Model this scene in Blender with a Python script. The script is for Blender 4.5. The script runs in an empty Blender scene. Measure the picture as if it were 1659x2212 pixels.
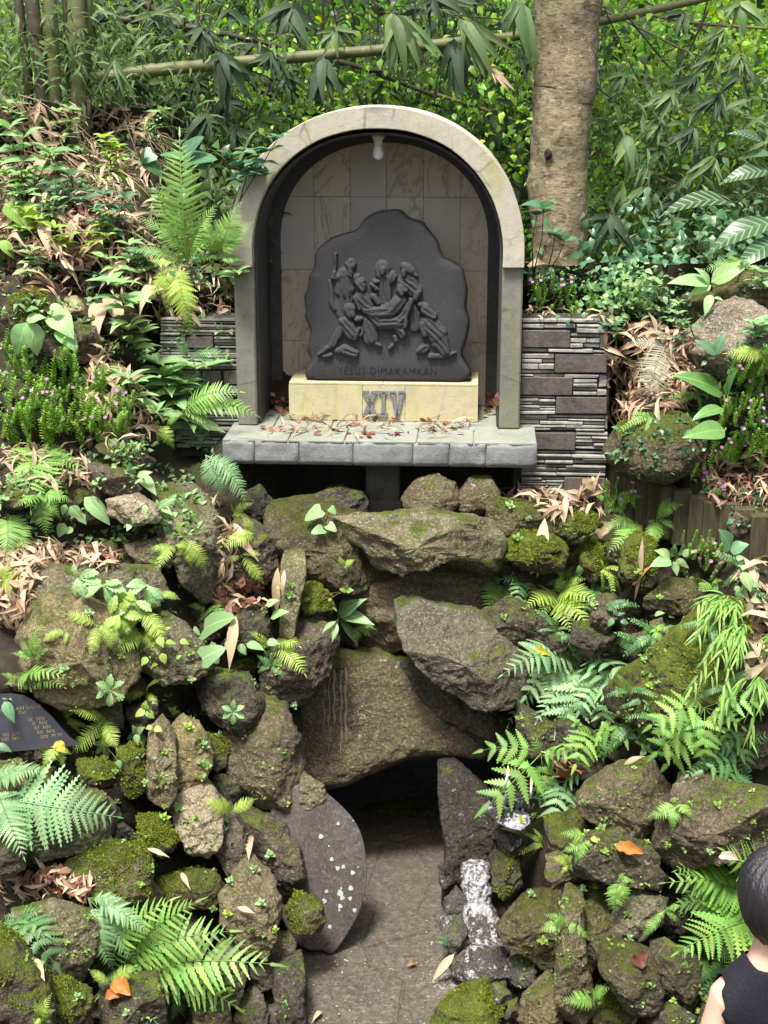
import bpy, math, random
import numpy as np
from mathutils import Vector, Matrix

# ------------------------------------------------------------------ camera, sky, sun, exposure
SC = bpy.context.scene
COL = SC.collection
PITCH = math.radians(16.4)          # camera looks down from the path above the grotto
FPX = 3322.0                        # focal length in pixels of a 1659 x 2212 print of the photograph
CAM = np.array((0.0, 0.0, 4.2))
cd = bpy.data.cameras.new('camera')
cam = bpy.data.objects.new('camera', cd); COL.objects.link(cam)
cam.location = CAM; cam.rotation_euler = (math.pi/2 - PITCH, 0, 0)
cd.sensor_fit = 'HORIZONTAL'; cd.sensor_width = 36.0; cd.lens = 36.0*FPX/1659.0
cd.clip_start = 0.05; cd.clip_end = 400
SC.camera = cam
W = bpy.data.worlds.new('World'); SC.world = W; W.use_nodes = True
SUN_EL, SUN_AZ = math.radians(68), math.radians(205)   # azimuth measured from +Y clockwise: behind the camera, a little right
nt = W.node_tree; nt.nodes.clear()
sky = nt.nodes.new('ShaderNodeTexSky'); sky.sky_type = 'NISHITA'; sky.sun_disc = False
sky.sun_elevation = SUN_EL; sky.sun_rotation = SUN_AZ
sky.air_density = 0.9; sky.dust_density = 6.0; sky.ozone_density = 0.4
bg = nt.nodes.new('ShaderNodeBackground'); bg.inputs['Strength'].default_value = 0.085
ow = nt.nodes.new('ShaderNodeOutputWorld')
nt.links.new(sky.outputs[0], bg.inputs['Color']); nt.links.new(bg.outputs[0], ow.inputs['Surface'])
ld = bpy.data.lights.new('sun', 'SUN'); ld.energy = 2.5; ld.angle = math.radians(12); ld.color = (1.0, 0.98, 0.94)
sun = bpy.data.objects.new('sun', ld); COL.objects.link(sun)
sdir = Vector((math.sin(SUN_AZ)*math.cos(SUN_EL), math.cos(SUN_AZ)*math.cos(SUN_EL), math.sin(SUN_EL)))
sun.rotation_euler = sdir.to_track_quat('Z', 'Y').to_euler()
SC.view_settings.view_transform = 'Standard'; SC.view_settings.look = 'None'
SC.view_settings.exposure = 1.6; SC.view_settings.gamma = 1.0; SC.view_settings.use_curve_mapping = False
SC.cycles.max_bounces = 8; SC.cycles.transparent_max_bounces = 8
SC.cycles.use_denoising = True

rng = np.random.default_rng(7)
random.seed(7)

# ------------------------------------------------------------------ pixels to places
CT, ST = math.cos(PITCH), math.sin(PITCH)
def ray(px, py):
    xc = (px-829.5)/FPX; yc = (1106.0-py)/FPX
    return np.array((xc, CT + yc*ST, -ST + yc*CT))
def P(px, py, Y):                   # the point seen at a pixel, at distance Y into the scene
    d = ray(px, py)
    return CAM + d*(Y/d[1])
def PZ(px, py, z):                  # the point seen at a pixel, on level ground of height z
    d = ray(px, py)
    return CAM + d*((z-CAM[2])/d[2])
def mpp(p):                         # metres per print pixel at a place
    v = np.asarray(p)-CAM
    return (v[1]*CT - v[2]*ST)/FPX
ZONES = {'A': (0, 1042.3, .3968), 'B': (493.7, 976.5, .4299), 'C': (1042.3, 1042.3, .3717), 'D': (0, 1590.9, .3968),
         'E': (548.6, 1590.9, .3638), 'F': (1042.3, 1590.9, .3717), 'G': (1106, 553, .3333), 'H': (1152, 823, .3055),
         'L': (0, 553, .3333), 'S': (647.4, 449.9, .2282), 'I': (976.5, 1590.9, .1389), 'X': (0, 0, 1.0),
         'T': (0, 0, .5), 'U': (829.5, 0, .5)}
def Z(zone, x, y):
    a, b, s = ZONES[zone]
    return a+x*s, b+y*s
# distance of the bank's surface, from the places that touch the ground, the wall or the cave floor
CTRL = np.array([
 (-100,300,9.2),(60,320,9.4),(250,250,10.2),(430,430,9.6),(520,600,9.0),(0,500,8.8),(200,560,8.7),(400,650,8.5),(60,700,8.1),(250,760,8.0),
 (60,900,7.6),(300,950,7.7),(480,1000,7.95),(60,1080,7.25),(300,1100,7.45),(470,1150,7.6),(60,1300,6.95),(300,1300,7.1),(520,1300,7.4),
 (60,1500,6.7),(300,1500,6.9),(540,1500,7.15),(60,1700,6.4),(300,1700,6.6),(560,1700,6.9),(60,1900,6.05),(300,1900,6.25),(560,1900,6.6),
 (60,2212,5.6),(300,2212,5.75),(560,2100,6.3),(640,2212,6.05),(-200,1000,7.2),(-200,1600,6.4),(-200,2212,5.4),
 (700,1050,8.3),(360,720,8.75),(430,700,8.8),(480,760,8.85),(400,820,8.75),(460,880,8.8),(430,950,8.5),(1140,720,8.9),(1200,740,8.9),(1260,760,8.9),(1300,740,8.85),(1150,850,8.9),(1220,850,8.9),(1290,850,8.8),(1150,960,8.9),(1220,960,8.85),(1290,960,8.75),(1180,1040,8.7),(1260,1040,8.6),(1300,1040,8.4),(820,1130,7.85),(1000,1100,7.9),(1150,1110,7.9),(820,1250,7.9),(1000,1400,7.5),(820,1500,7.65),(700,1600,7.5),(1050,1620,7.35),
 (1180,620,8.6),(1300,620,8.7),(1500,620,8.5),(1650,600,8.3),(1370,760,8.25),(1650,720,7.9),(1400,900,7.85),(1640,900,7.5),(1380,1030,7.8),(1500,1080,7.5),(1650,1150,7.2),
 (1250,1150,7.7),(1400,1200,7.4),(1640,1300,6.95),(1200,1300,7.5),(1300,1350,7.3),(1450,1400,6.95),(1150,1500,7.2),(1300,1550,7.0),(1500,1550,6.7),(1650,1550,6.5),
 (1120,1700,6.95),(1250,1700,6.8),(1400,1700,6.6),(1620,1720,6.35),(1100,1850,6.75),(1200,1900,6.55),(1400,1900,6.35),(1620,1900,6.1),
 (1050,2000,6.65),(1080,2212,6.1),(1250,2100,6.2),(1400,2100,6.05),(1640,2150,5.8),(1400,2300,5.7),(1850,1000,7.2),(1850,1600,6.2),(1850,2200,5.6),(1850,600,8.2)], float)
def tY(px, py):
    d2 = (CTRL[:, 0]-px)**2 + (CTRL[:, 1]-py)**2 + 250.0
    w = d2**-1.6
    return float((w*CTRL[:, 2]).sum()/w.sum())
def B(zone, x, y, off=0.0):         # a place on the bank's surface (off = towards the camera)
    px, py = Z(zone, x, y)
    return P(px, py, tY(px, py)-off)

# ------------------------------------------------------------------ noise
def _hash(ix, iy, iz, seed):
    h = (ix.astype(np.int64)*374761393 + iy.astype(np.int64)*668265263 + iz.astype(np.int64)*2147483647 + seed*974634777) & 0xffffffff
    h = ((h ^ (h >> 13))*1274126177) & 0xffffffff
    h = ((h ^ (h >> 16))*2246822519) & 0xffffffff
    return ((h ^ (h >> 15)) & 0xffffff)/float(0xffffff)*2-1
def vnoise(p, seed=0):
    p = np.asarray(p, float); i = np.floor(p); f = p-i; f = f*f*f*(f*(f*6-15)+10); i = i.astype(np.int64)
    r = 0
    for dx in (0, 1):
        for dy in (0, 1):
            for dz in (0, 1):
                w = (f[:, 0] if dx else 1-f[:, 0])*(f[:, 1] if dy else 1-f[:, 1])*(f[:, 2] if dz else 1-f[:, 2])
                r = r + w*_hash(i[:, 0]+dx, i[:, 1]+dy, i[:, 2]+dz, seed)
    return r
def fbm(p, seed=0, octaves=4, gain=.5):
    p = np.asarray(p, float); a, s, r = 1.0, 1.0, 0
    for o in range(octaves):
        r = r + a*vnoise(p*s + 17.3*o, seed+o); a *= gain; s *= 2.03
    return r

# ------------------------------------------------------------------ meshes and objects
def mesh(name, V, quads=None, tris=None, smooth=True):
    me = bpy.data.meshes.new(name)
    V = np.asarray(V, np.float32).reshape(-1, 3)
    q = np.asarray(quads if quads is not None else [], np.int32).reshape(-1, 4)
    t = np.asarray(tris if tris is not None else [], np.int32).reshape(-1, 3)
    me.vertices.add(len(V)); me.vertices.foreach_set('co', V.ravel())
    nl = q.size + t.size
    me.loops.add(nl); me.loops.foreach_set('vertex_index', np.concatenate((q.ravel(), t.ravel())))
    me.polygons.add(len(q)+len(t))
    st = np.concatenate((np.arange(len(q))*4, q.size + np.arange(len(t))*3)).astype(np.int32)
    me.polygons.foreach_set('loop_start', st)
    me.polygons.foreach_set('use_smooth', np.full(len(q)+len(t), smooth))
    me.update(calc_edges=True)
    return me
def link(name, me, mat=None, parent=None, loc=None, M=None):
    o = bpy.data.objects.new(name, me); COL.objects.link(o)
    if mat is not None and me is not None and len(me.materials) == 0: me.materials.append(mat)
    if parent is not None: o.parent = parent
    if M is not None: o.matrix_basis = M
    elif loc is not None: o.location = loc
    return o
def tag(o, label, cat, group=None):
    o['label'] = label; o['category'] = cat
    if group: o['group'] = group
    return o
def empty(name, loc, label, cat, group=None):
    e = bpy.data.objects.new(name, None); COL.objects.link(e); e.location = Vector(loc); e.empty_display_size = .05
    return tag(e, label, cat, group)
def structure(o): o['kind'] = 'structure'; return o
def stuff(o, label=None, cat=None):
    o['kind'] = 'stuff'
    if label: o['label'] = label; o['category'] = cat
    return o
class MB:                           # collects shapes for one mesh
    def __init__(s): s.V = []; s.Q = []; s.T = []; s.n = 0
    def add(s, V, Q=None, T=None):
        V = np.asarray(V, float).reshape(-1, 3)
        s.V.append(V)
        if Q is not None and len(Q): s.Q.append(np.asarray(Q).reshape(-1, 4)+s.n)
        if T is not None and len(T): s.T.append(np.asarray(T).reshape(-1, 3)+s.n)
        s.n += len(V); return s
    def mesh(s, name, smooth=True):
        V = np.concatenate(s.V)
        return mesh(name, V, np.concatenate(s.Q) if s.Q else None, np.concatenate(s.T) if s.T else None, smooth)
def box_vq(x0, x1, y0, y1, z0, z1, c=.004, jit=0.0, r=None):   # a box with chamfered edges: 24 corners
    lo = np.array((x0, y0, z0)); hi = np.array((x1, y1, z1))
    V = []; idx = {}
    for sx in (0, 1):
        for sy in (0, 1):
            for sz in (0, 1):
                s = (sx, sy, sz); p = np.array([hi[i] if s[i] else lo[i] for i in range(3)])
                if jit and r is not None: p = p + r.uniform(-jit, jit, 3)
                for ax in range(3):
                    q = p.copy()
                    for i in range(3):
                        if i != ax: q[i] += -c if s[i] else c
                    idx[(s, ax)] = len(V); V.append(q)
    Q, T = [], []
    for ax in range(3):
        b, d = (ax+1) % 3, (ax+2) % 3
        for sv in (0, 1):
            f = []
            for u, v in ((0, 0), (1, 0), (1, 1), (0, 1)):
                s = [0, 0, 0]; s[ax] = sv; s[b] = u; s[d] = v; f.append(idx[(tuple(s), ax)])
            Q.append(f if sv else f[::-1])
        for u in (0, 1):
            for v in (0, 1):
                s0 = [0, 0, 0]; s0[b] = u; s0[d] = v; s1 = list(s0); s1[ax] = 1
                s0, s1 = tuple(s0), tuple(s1)
                f = [idx[(s0, b)], idx[(s1, b)], idx[(s1, d)], idx[(s0, d)]]
                Q.append(f if (u ^ v) else f[::-1])
    for sx in (0, 1):
        for sy in (0, 1):
            for sz in (0, 1):
                s = (sx, sy, sz); f = [idx[(s, 0)], idx[(s, 1)], idx[(s, 2)]]
                T.append(f if (sx+sy+sz) % 2 else f[::-1])
    return np.array(V), Q, T
def tube_vq(pts, radii, n=10, cap=True):
    pts = np.asarray(pts, float); m = len(pts); radii = np.broadcast_to(np.asarray(radii, float), (m,))
    tg = np.gradient(pts, axis=0); tg /= np.linalg.norm(tg, axis=1)[:, None]+1e-12
    ref = np.array((0, 0, 1.0)) if abs(tg[0][2]) < .9 else np.array((0, 1.0, 0))
    V = []; a = np.linspace(0, 2*np.pi, n, endpoint=False)
    u = np.cross(ref, tg[0]); u /= np.linalg.norm(u)
    for i in range(m):
        u = u - tg[i]*np.dot(u, tg[i]); u /= np.linalg.norm(u)+1e-12
        v = np.cross(tg[i], u)
        V.append(pts[i] + radii[i]*(np.cos(a)[:, None]*u + np.sin(a)[:, None]*v))
    V = np.concatenate(V); Q = []
    k = np.arange(n); k2 = (k+1) % n
    for i in range(m-1):
        Q.append(np.stack((i*n+k, i*n+k2, (i+1)*n+k2, (i+1)*n+k), 1))
    Q = np.concatenate(Q); T = []
    if cap:
        V = np.concatenate((V, pts[:1], pts[-1:])); c0, c1 = m*n, m*n+1
        T = [(c0, (j+1) % n, j) for j in range(n)] + [(c1, (m-1)*n+j, (m-1)*n+(j+1) % n) for j in range(n)]
    return V, Q, T
def prism_vq(poly, t0, t1, axis_map):  # a polygon (list of 2D) given depth; axis_map(u, v, w) -> xyz ; fan from the centroid
    n = len(poly); c = np.mean(poly, axis=0)
    V = [axis_map(u, v, t0) for u, v in poly] + [axis_map(u, v, t1) for u, v in poly] + [axis_map(c[0], c[1], t0), axis_map(c[0], c[1], t1)]
    Q = [(i, (i+1) % n, n+(i+1) % n, n+i) for i in range(n)]
    T = [(2*n, (i+1) % n, i) for i in range(n)] + [(2*n+1, n+i, n+(i+1) % n) for i in range(n)]
    return np.array(V), Q, T
def basis(origin, x, zhint, sx=1, sy=1, sz=1):   # matrix with +X along x and +Z near zhint
    x = np.asarray(x, float); x = x/(np.linalg.norm(x)+1e-12)
    z = np.asarray(zhint, float); z = z - x*np.dot(z, x)
    if np.linalg.norm(z) < 1e-4: z = np.array((.1, -.9, .3)); z = z-x*np.dot(z, x)
    z /= np.linalg.norm(z); y = np.cross(z, x)
    M = Matrix.Identity(4)
    for i in range(3):
        M[i][0] = x[i]*sx; M[i][1] = y[i]*sy; M[i][2] = z[i]*sz; M[i][3] = origin[i]
    return M
def child_matrix(M, base):
    M = M.copy()
    for i in range(3): M[i][3] -= base[i]
    return M
def smooth_by_angle(me, deg=35):
    return me

# ------------------------------------------------------------------ materials
class NT:
    def __init__(s, name):
        s.m = bpy.data.materials.new(name); s.m.use_nodes = True; s.t = s.m.node_tree; s.t.nodes.clear()
        s.out = s.t.nodes.new('ShaderNodeOutputMaterial'); s.cache = {}
    def n(s, t, **kw):
        x = s.t.nodes.new(t)
        for k, v in kw.items(): setattr(x, k, v)
        return x
    def l(s, a, b): s.t.links.new(a, b)
    def put(s, sock, v):
        if hasattr(v, 'links') or isinstance(v, bpy.types.NodeSocket): s.l(v, sock)
        else: sock.default_value = (v[0], v[1], v[2], 1) if isinstance(v, tuple) and len(v) == 3 and sock.type == 'RGBA' else v
    def pos(s):
        if 'pos' not in s.cache: s.cache['pos'] = s.n('ShaderNodeNewGeometry').outputs['Position']
        return s.cache['pos']
    def obj(s):
        if 'obj' not in s.cache: s.cache['obj'] = s.n('ShaderNodeTexCoord').outputs['Object']
        return s.cache['obj']
    def geo(s, o):
        return s.n('ShaderNodeNewGeometry').outputs[o]
    def noise(s, scale, detail=4, rough=.6, vec=None, dist=0):
        x = s.n('ShaderNodeTexNoise'); s.l(vec if vec is not None else s.pos(), x.inputs['Vector'])
        x.inputs['Scale'].default_value = scale; x.inputs['Detail'].default_value = detail
        x.inputs['Roughness'].default_value = rough; x.inputs['Distortion'].default_value = dist
        return x.outputs['Fac']
    def vor(s, scale, vec=None, feature='F1', out='Distance'):
        x = s.n('ShaderNodeTexVoronoi'); x.feature = feature; s.l(vec if vec is not None else s.pos(), x.inputs['Vector'])
        x.inputs['Scale'].default_value = scale; return x.outputs[out]
    def scale(s, v, sc):
        x = s.n('ShaderNodeMapping'); s.l(v, x.inputs['Vector']); x.inputs['Scale'].default_value = sc; return x.outputs[0]
    def ramp(s, f, a, b, lo=0.0, hi=1.0):
        x = s.n('ShaderNodeMapRange'); x.clamp = True; s.put(x.inputs[0], f)
        for i, v in zip((1, 2, 3, 4), (a, b, lo, hi)): x.inputs[i].default_value = v
        return x.outputs[0]
    def math(s, op, a, b=0.0, c=None):
        x = s.n('ShaderNodeMath', operation=op); s.put(x.inputs[0], a); s.put(x.inputs[1], b)
        if c is not None: s.put(x.inputs[2], c)
        return x.outputs[0]
    def mix(s, f, a, b, mode='MIX'):
        x = s.n('ShaderNodeMix', data_type='RGBA', blend_type=mode); s.put(x.inputs[0], f)
        s.put(x.inputs[6], a); s.put(x.inputs[7], b); return x.outputs[2]
    def sep(s, v):
        x = s.n('ShaderNodeSeparateXYZ'); s.l(v, x.inputs[0]); return x.outputs
    def bump(s, h, strength=.5, dist=.02, normal=None):
        x = s.n('ShaderNodeBump'); s.put(x.inputs['Height'], h); x.inputs['Strength'].default_value = strength
        x.inputs['Distance'].default_value = dist
        if normal is not None: s.l(normal, x.inputs['Normal'])
        return x.outputs[0]
    def hsv(s, c, h=.5, sat=1.0, v=1.0):
        x = s.n('ShaderNodeHueSaturation'); s.put(x.inputs['Color'], c)
        s.put(x.inputs['Hue'], h); s.put(x.inputs['Saturation'], sat); s.put(x.inputs['Value'], v); return x.outputs[0]
    def bsdf(s, col, rough=.8, normal=None, spec=.3, **kw):
        x = s.n('ShaderNodeBsdfPrincipled'); s.put(x.inputs['Base Color'], col); s.put(x.inputs['Roughness'], rough)
        s.put(x.inputs['Specular IOR Level'], spec)
        if normal is not None: s.l(normal, x.inputs['Normal'])
        for k, v in kw.items(): s.put(x.inputs[k], v)
        return x.outputs[0]
    def done(s, shader): s.l(shader, s.out.inputs['Surface']); return s.m

def rock_mat(name, c1, c2, c3, moss=0.0, mosscol=(.11, .15, .018), rough=.9, dark=.35, wax=0.0, spec=.25, soil=.5):
    n = NT(name)
    rnd = n.n('ShaderNodeObjectInfo').outputs['Random']
    big = n.noise(3.2, 5, .62, dist=.6); mid = n.noise(14, 6, .68); fine = n.noise(70, 4, .7); grit = n.noise(190, 2, .6)
    col = n.mix(n.ramp(big, .35, .65), c1, c2)
    col = n.mix(n.ramp(n.noise(2.1, 4, .6, dist=.8), .52, .70, 0, .7), col, tuple(c*.42 for c in c2))
    col = n.mix(n.ramp(mid, .45, .75, 0, .8), col, c3)
    str_ = n.noise(9, 5, .7, n.scale(n.pos(), (.35, .35, 2.6)), 1.0)
    col = n.mix(n.ramp(str_, .30, .52, dark, 0), col, (.018, .015, .012))           # dark stains along the strata
    col = n.mix(n.ramp(fine, .50, .68, 0, .6), col, tuple(min(1, c*2.0+.02) for c in c3))   # pale mineral grain
    col = n.mix(n.math('MULTIPLY', n.ramp(grit, .34, .47, .6, 0), n.ramp(n.noise(6, 3), .42, .6)), col, (.02, .017, .013))
    col = n.mix(n.math('MULTIPLY', n.ramp(n.noise(34, 5, .75), .36, .48, .75, 0), n.ramp(n.noise(4.5, 4, .6), .42, .58)), col, (.022, .019, .014))
    lich = n.math('MULTIPLY', n.ramp(n.noise(24, 3, .6), .63, .68), n.ramp(n.noise(5, 2), .52, .62))
    col = n.mix(n.math('MULTIPLY', lich, .65), col, (.33, .34, .27))
    col = n.hsv(col, n.ramp(rnd, 0, 1, .488, .512), n.ramp(rnd, 0, 1, .8, 1.15), n.ramp(rnd, 0, 1, .8, 1.2))
    nz = n.sep(n.geo('Normal'))[2]
    up = n.math('ADD', n.math('MULTIPLY', nz, .55), n.math('MULTIPLY', n.noise(6.5, 6, .72), 1.1))
    a = 1.20 - moss*.62
    mk = n.ramp(up, a, a+.14)
    mfine = n.noise(120, 3, .7)
    mc = n.mix(n.ramp(n.noise(11, 4), .35, .65), mosscol, (mosscol[0]*.35, mosscol[1]*.36, mosscol[2]*.6))
    mc = n.mix(n.ramp(mfine, .45, .7, 0, .8), mc, (mosscol[0]*1.7, mosscol[1]*1.6, mosscol[2]*1.3))
    if moss > 0: col = n.mix(mk, col, mc)
    rg = rough
    if wax > 0:                                                                    # candle wax run over the stone
        w = n.math('ADD', n.noise(7, 5, .7, n.scale(n.pos(), (1, 1, .55))), n.math('MULTIPLY', n.noise(60, 3, .7), .5))
        wk = n.ramp(w, .98-wax*.35, 1.04-wax*.35)
        col = n.mix(wk, col, n.mix(n.ramp(n.noise(50, 4, .7), .4, .65), (.55, .55, .58), (.22, .22, .23))); rg = n.ramp(wk, 0, 1, rough, .3)
    h = n.math('ADD', n.math('MULTIPLY', mid, 1.0), n.math('MULTIPLY', fine, .5))
    h = n.math('ADD', h, n.math('MULTIPLY', grit, .18))
    h = n.math('ADD', h, n.math('MULTIPLY', n.ramp(n.vor(5.5, n.scale(n.pos(), (1, 1, 1.6)), 'DISTANCE_TO_EDGE'), 0, .03), .09))
    b = n.bump(h, .9, .04)
    if moss > 0: b = n.bump(n.math('MULTIPLY', mfine, mk), .9, .02, b)
    return n.done(n.bsdf(col, rg, b, spec))

def leaf_mat(name, c1, c2, tr=.38, rough=.42, spec=.4, vein=False, hue=.02, val=.5, coat=0, stripe=None, dapple=True):
    n = NT(name)
    isl = n.geo('Random Per Island'); ob = n.n('ShaderNodeObjectInfo').outputs['Random']
    r = n.math('FRACT', n.math('ADD', isl, n.math('MULTIPLY', ob, 7.31)))
    r2 = n.math('FRACT', n.math('MULTIPLY', r, 13.7))
    col = n.mix(r, c1, c2)
    col = n.hsv(col, n.ramp(r2, 0, 1, .5-hue, .5+hue), 1.0, n.ramp(n.math('FRACT', n.math('MULTIPLY', r, 5.3)), 0, 1, 1-val*.55, 1+val*.55))
    if dapple: col = n.mix(n.ramp(n.noise(45, 3), .5, .75, 0, .35), col, tuple(c*.5 for c in c1))
    bumpn = None
    if stripe or vein:
        uv = n.n('ShaderNodeTexCoord').outputs['Object']
        s3 = n.sep(uv)
        yy = n.math('ABSOLUTE', s3[1])
        ph = n.math('SUBTRACT', n.math('MULTIPLY', s3[0], 60), n.math('MULTIPLY', yy, 60))
        wv = n.math('SINE', ph)
        if stripe: col = n.mix(n.ramp(wv, .55, .9), col, stripe)
        rib = n.ramp(yy, 0, .018, 1, 0)
        col = n.mix(n.math('MULTIPLY', rib, .5), col, tuple(min(1, c*1.9+.05) for c in c2))
        bumpn = n.bump(wv, .12, .003)
    p = n.bsdf(col, rough, bumpn, spec, **({'Coat Weight': coat, 'Coat Roughness': .2} if coat else {}))
    t = n.n('ShaderNodeBsdfTranslucent'); n.put(t.inputs[0], n.hsv(col, .485, 1.15, 1.35))
    mx = n.n('ShaderNodeMixShader'); mx.inputs[0].default_value = tr
    n.l(p, mx.inputs[1]); n.l(t.outputs[0], mx.inputs[2])
    return n.done(mx.outputs[0])

def plain(name, c1, c2, scale=20, rough=.8, bump=.3, bd=.01, spec=.3, c3=None, sc3=4, emit=None):
    n = NT(name)
    a = n.noise(scale, 5, .65)
    col = n.mix(n.ramp(a, .35, .68), c1, c2)
    if c3: col = n.mix(n.ramp(n.noise(sc3, 4, .6, dist=.5), .48, .68), col, c3)
    b = n.bump(n.math('ADD', a, n.math('MULTIPLY', n.noise(scale*6, 3), .4)), bump, bd)
    return n.done(n.bsdf(col, rough, b, spec))
# ------------------------------------------------------------------ the shrine on its ledge
SA = math.radians(3.5)
SX = np.array((math.cos(SA), -math.sin(SA), 0)); SY = np.array((math.sin(SA), math.cos(SA), 0)); SZ = np.array((0, 0, 1.0))
SO = P(820, 953, 8.0)               # middle of the ledge's front edge, top
def SL(px, py, ly):                 # local (x, z) of the point seen at a pixel, on the shrine's plane y = ly
    d = ray(px, py); t = (ly - np.dot(CAM-SO, SY))/np.dot(d, SY); p = CAM + d*t - SO
    return float(np.dot(p, SX)), float(p[2])
def shrine_thing(name, label, cat, group=None):
    e = empty(name, SO, label, cat, group); e.rotation_euler = (0, 0, -SA); return e

def stone_plaster(name, c1, c2, streak, moss=(.20, .22, .05), mossk=.5, rough=.85, crack=.5, bump=.35):
    n = NT(name); p = n.pos()
    a = n.noise(4.5, 5, .62, dist=.5); b = n.noise(26, 5, .65); f = n.noise(130, 3)
    col = n.mix(n.ramp(a, .35, .68), c1, c2)
    col = n.mix(n.ramp(b, .5, .75, 0, .5), col, streak)
    col = n.mix(n.ramp(n.noise(6, 5, .7, n.scale(p, (1.6, 1.6, .35)), .4), .52, .70, 0, mossk), col, moss)
    cr = n.math('MULTIPLY', n.ramp(n.vor(3.4, n.scale(p, (1, 1, .8)), 'DISTANCE_TO_EDGE'), 0, .022, crack, 0), n.ramp(n.noise(3.0, 2), .48, .6))
    col = n.mix(cr, col, (.05, .048, .042))
    col = n.mix(n.ramp(f, .62, .75, 0, .3), col, tuple(c*.45 for c in c1))
    return n.done(n.bsdf(col, rough, n.bump(n.math('ADD', b, n.math('MULTIPLY', f, .5)), bump, .008), .25))
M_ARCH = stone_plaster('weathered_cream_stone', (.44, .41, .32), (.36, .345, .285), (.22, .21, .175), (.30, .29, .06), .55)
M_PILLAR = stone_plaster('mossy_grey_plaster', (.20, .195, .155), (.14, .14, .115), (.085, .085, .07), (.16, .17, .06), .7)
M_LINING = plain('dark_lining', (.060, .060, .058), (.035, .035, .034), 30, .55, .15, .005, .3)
M_LEDGE = stone_plaster('grey_andesite', (.20, .21, .205), (.145, .15, .15), (.31, .31, .31), (.19, .20, .10), .35, .9, 0, .6)
M_LEDGETOP = stone_plaster('mossy_ledge_stone', (.235, .25, .21), (.175, .19, .155), (.33, .33, .30), (.20, .22, .08), .5)
M_GROUT = plain('pale_grout', (.36, .35, .30), (.25, .25, .20), 40, .9, .3, .004)
M_PED = stone_plaster('cream_sandstone', (.46, .42, .25), (.40, .35, .24), (.33, .22, .13), (.34, .34, .07), .75, .85, .15)
M_RELIEF = plain('dark_basalt', (.030, .030, .033), (.062, .062, .065), 150, .85, .7, .004, .3, (.036, .036, .039), 3)
M_CUTSHADE = plain('engraving_shade', (.012, .012, .012), (.018, .018, .018), 40, .9, .1)  # near-black for raised letters, standing in for shade inside engraved cuts
M_LETTER = plain('grey_pitted_stone', (.20, .21, .21), (.12, .125, .125), 90, .9, .5, .006)
M_POST = plain('worn_concrete', (.085, .082, .068), (.05, .05, .04), 12, .9, .5, .01, .2, (.12, .115, .09), 5)
M_BULB = NT('frosted_bulb'); M_BULB = M_BULB.done(M_BULB.bsdf((.8, .8, .74), .3, None, .5))
M_SOCK = plain('ivory_plastic', (.62, .60, .48), (.55, .52, .40), 30, .4, .05)
M_RUST = plain('rusted_tin', (.25, .10, .04), (.16, .07, .03), 40, .8, .3)
M_BASE = plain('mortar_core', (.05, .05, .045), (.035, .034, .03), 20, .95, .4)
def tile_mat():
    n = NT('marbled_sandstone_tile'); ob = n.n('ShaderNodeObjectInfo').outputs['Random']; p = n.pos()
    wob = n.n('ShaderNodeVectorMath', operation='ADD'); n.l(p, wob.inputs[0])
    off = n.n('ShaderNodeCombineXYZ'); n.put(off.inputs[0], n.math('MULTIPLY', ob, 9)); n.put(off.inputs[2], n.math('MULTIPLY', ob, 5)); n.l(off.outputs[0], wob.inputs[1])
    v = wob.outputs[0]
    col = n.mix(n.ramp(n.noise(3, 4, .6, v), .35, .65), (.52, .47, .36), (.45, .415, .325))
    ve = n.noise(2.2, 5, .65, n.scale(v, (1.4, 1, .8)), 2.2)
    vein = n.ramp(n.math('ABSOLUTE', n.math('SUBTRACT', ve, .5)), 0, .035, 1, 0)
    col = n.mix(n.math('MULTIPLY', vein, n.ramp(ob, .3, .8, .05, .55)), col, (.20, .11, .055))
    col = n.mix(n.ramp(n.noise(1.8, 4, .6, v), .55, .75, 0, .5), col, (.42, .33, .23))
    col = n.hsv(col, .5, n.ramp(ob, 0, 1, .8, 1.15), n.ramp(ob, 0, 1, .93, 1.05))
    return n.done(n.bsdf(col, .55, n.bump(n.noise(60, 4), .12, .003), .4))
M_TILE = tile_mat()
M_STRIP = plain('thin_slate_strip', (.33, .325, .285), (.22, .215, .19), 26, .9, .6, .008, .2, (.15, .15, .125), 9)
M_BLOCK = plain('brown_andesite_block', (.085, .073, .064), (.13, .113, .10), 55, .9, .6, .006, .25, (.05, .046, .042), 8)

def add_part(name, mb, mat, parent, smooth=False):
    return link(name, mb.mesh(name, smooth), mat, parent)
def noisy_box(name, x0, x1, y0, y1, z0, z1, mat, parent, c=.004, amp=.0, step=.03, seed=0):
    # box subdivided on its front and top so that it can be rough-hewn
    V, Q, T = box_vq(x0, x1, y0, y1, z0, z1, c)
    return link(name, mesh(name, V, Q, T, False), mat, parent)

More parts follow.
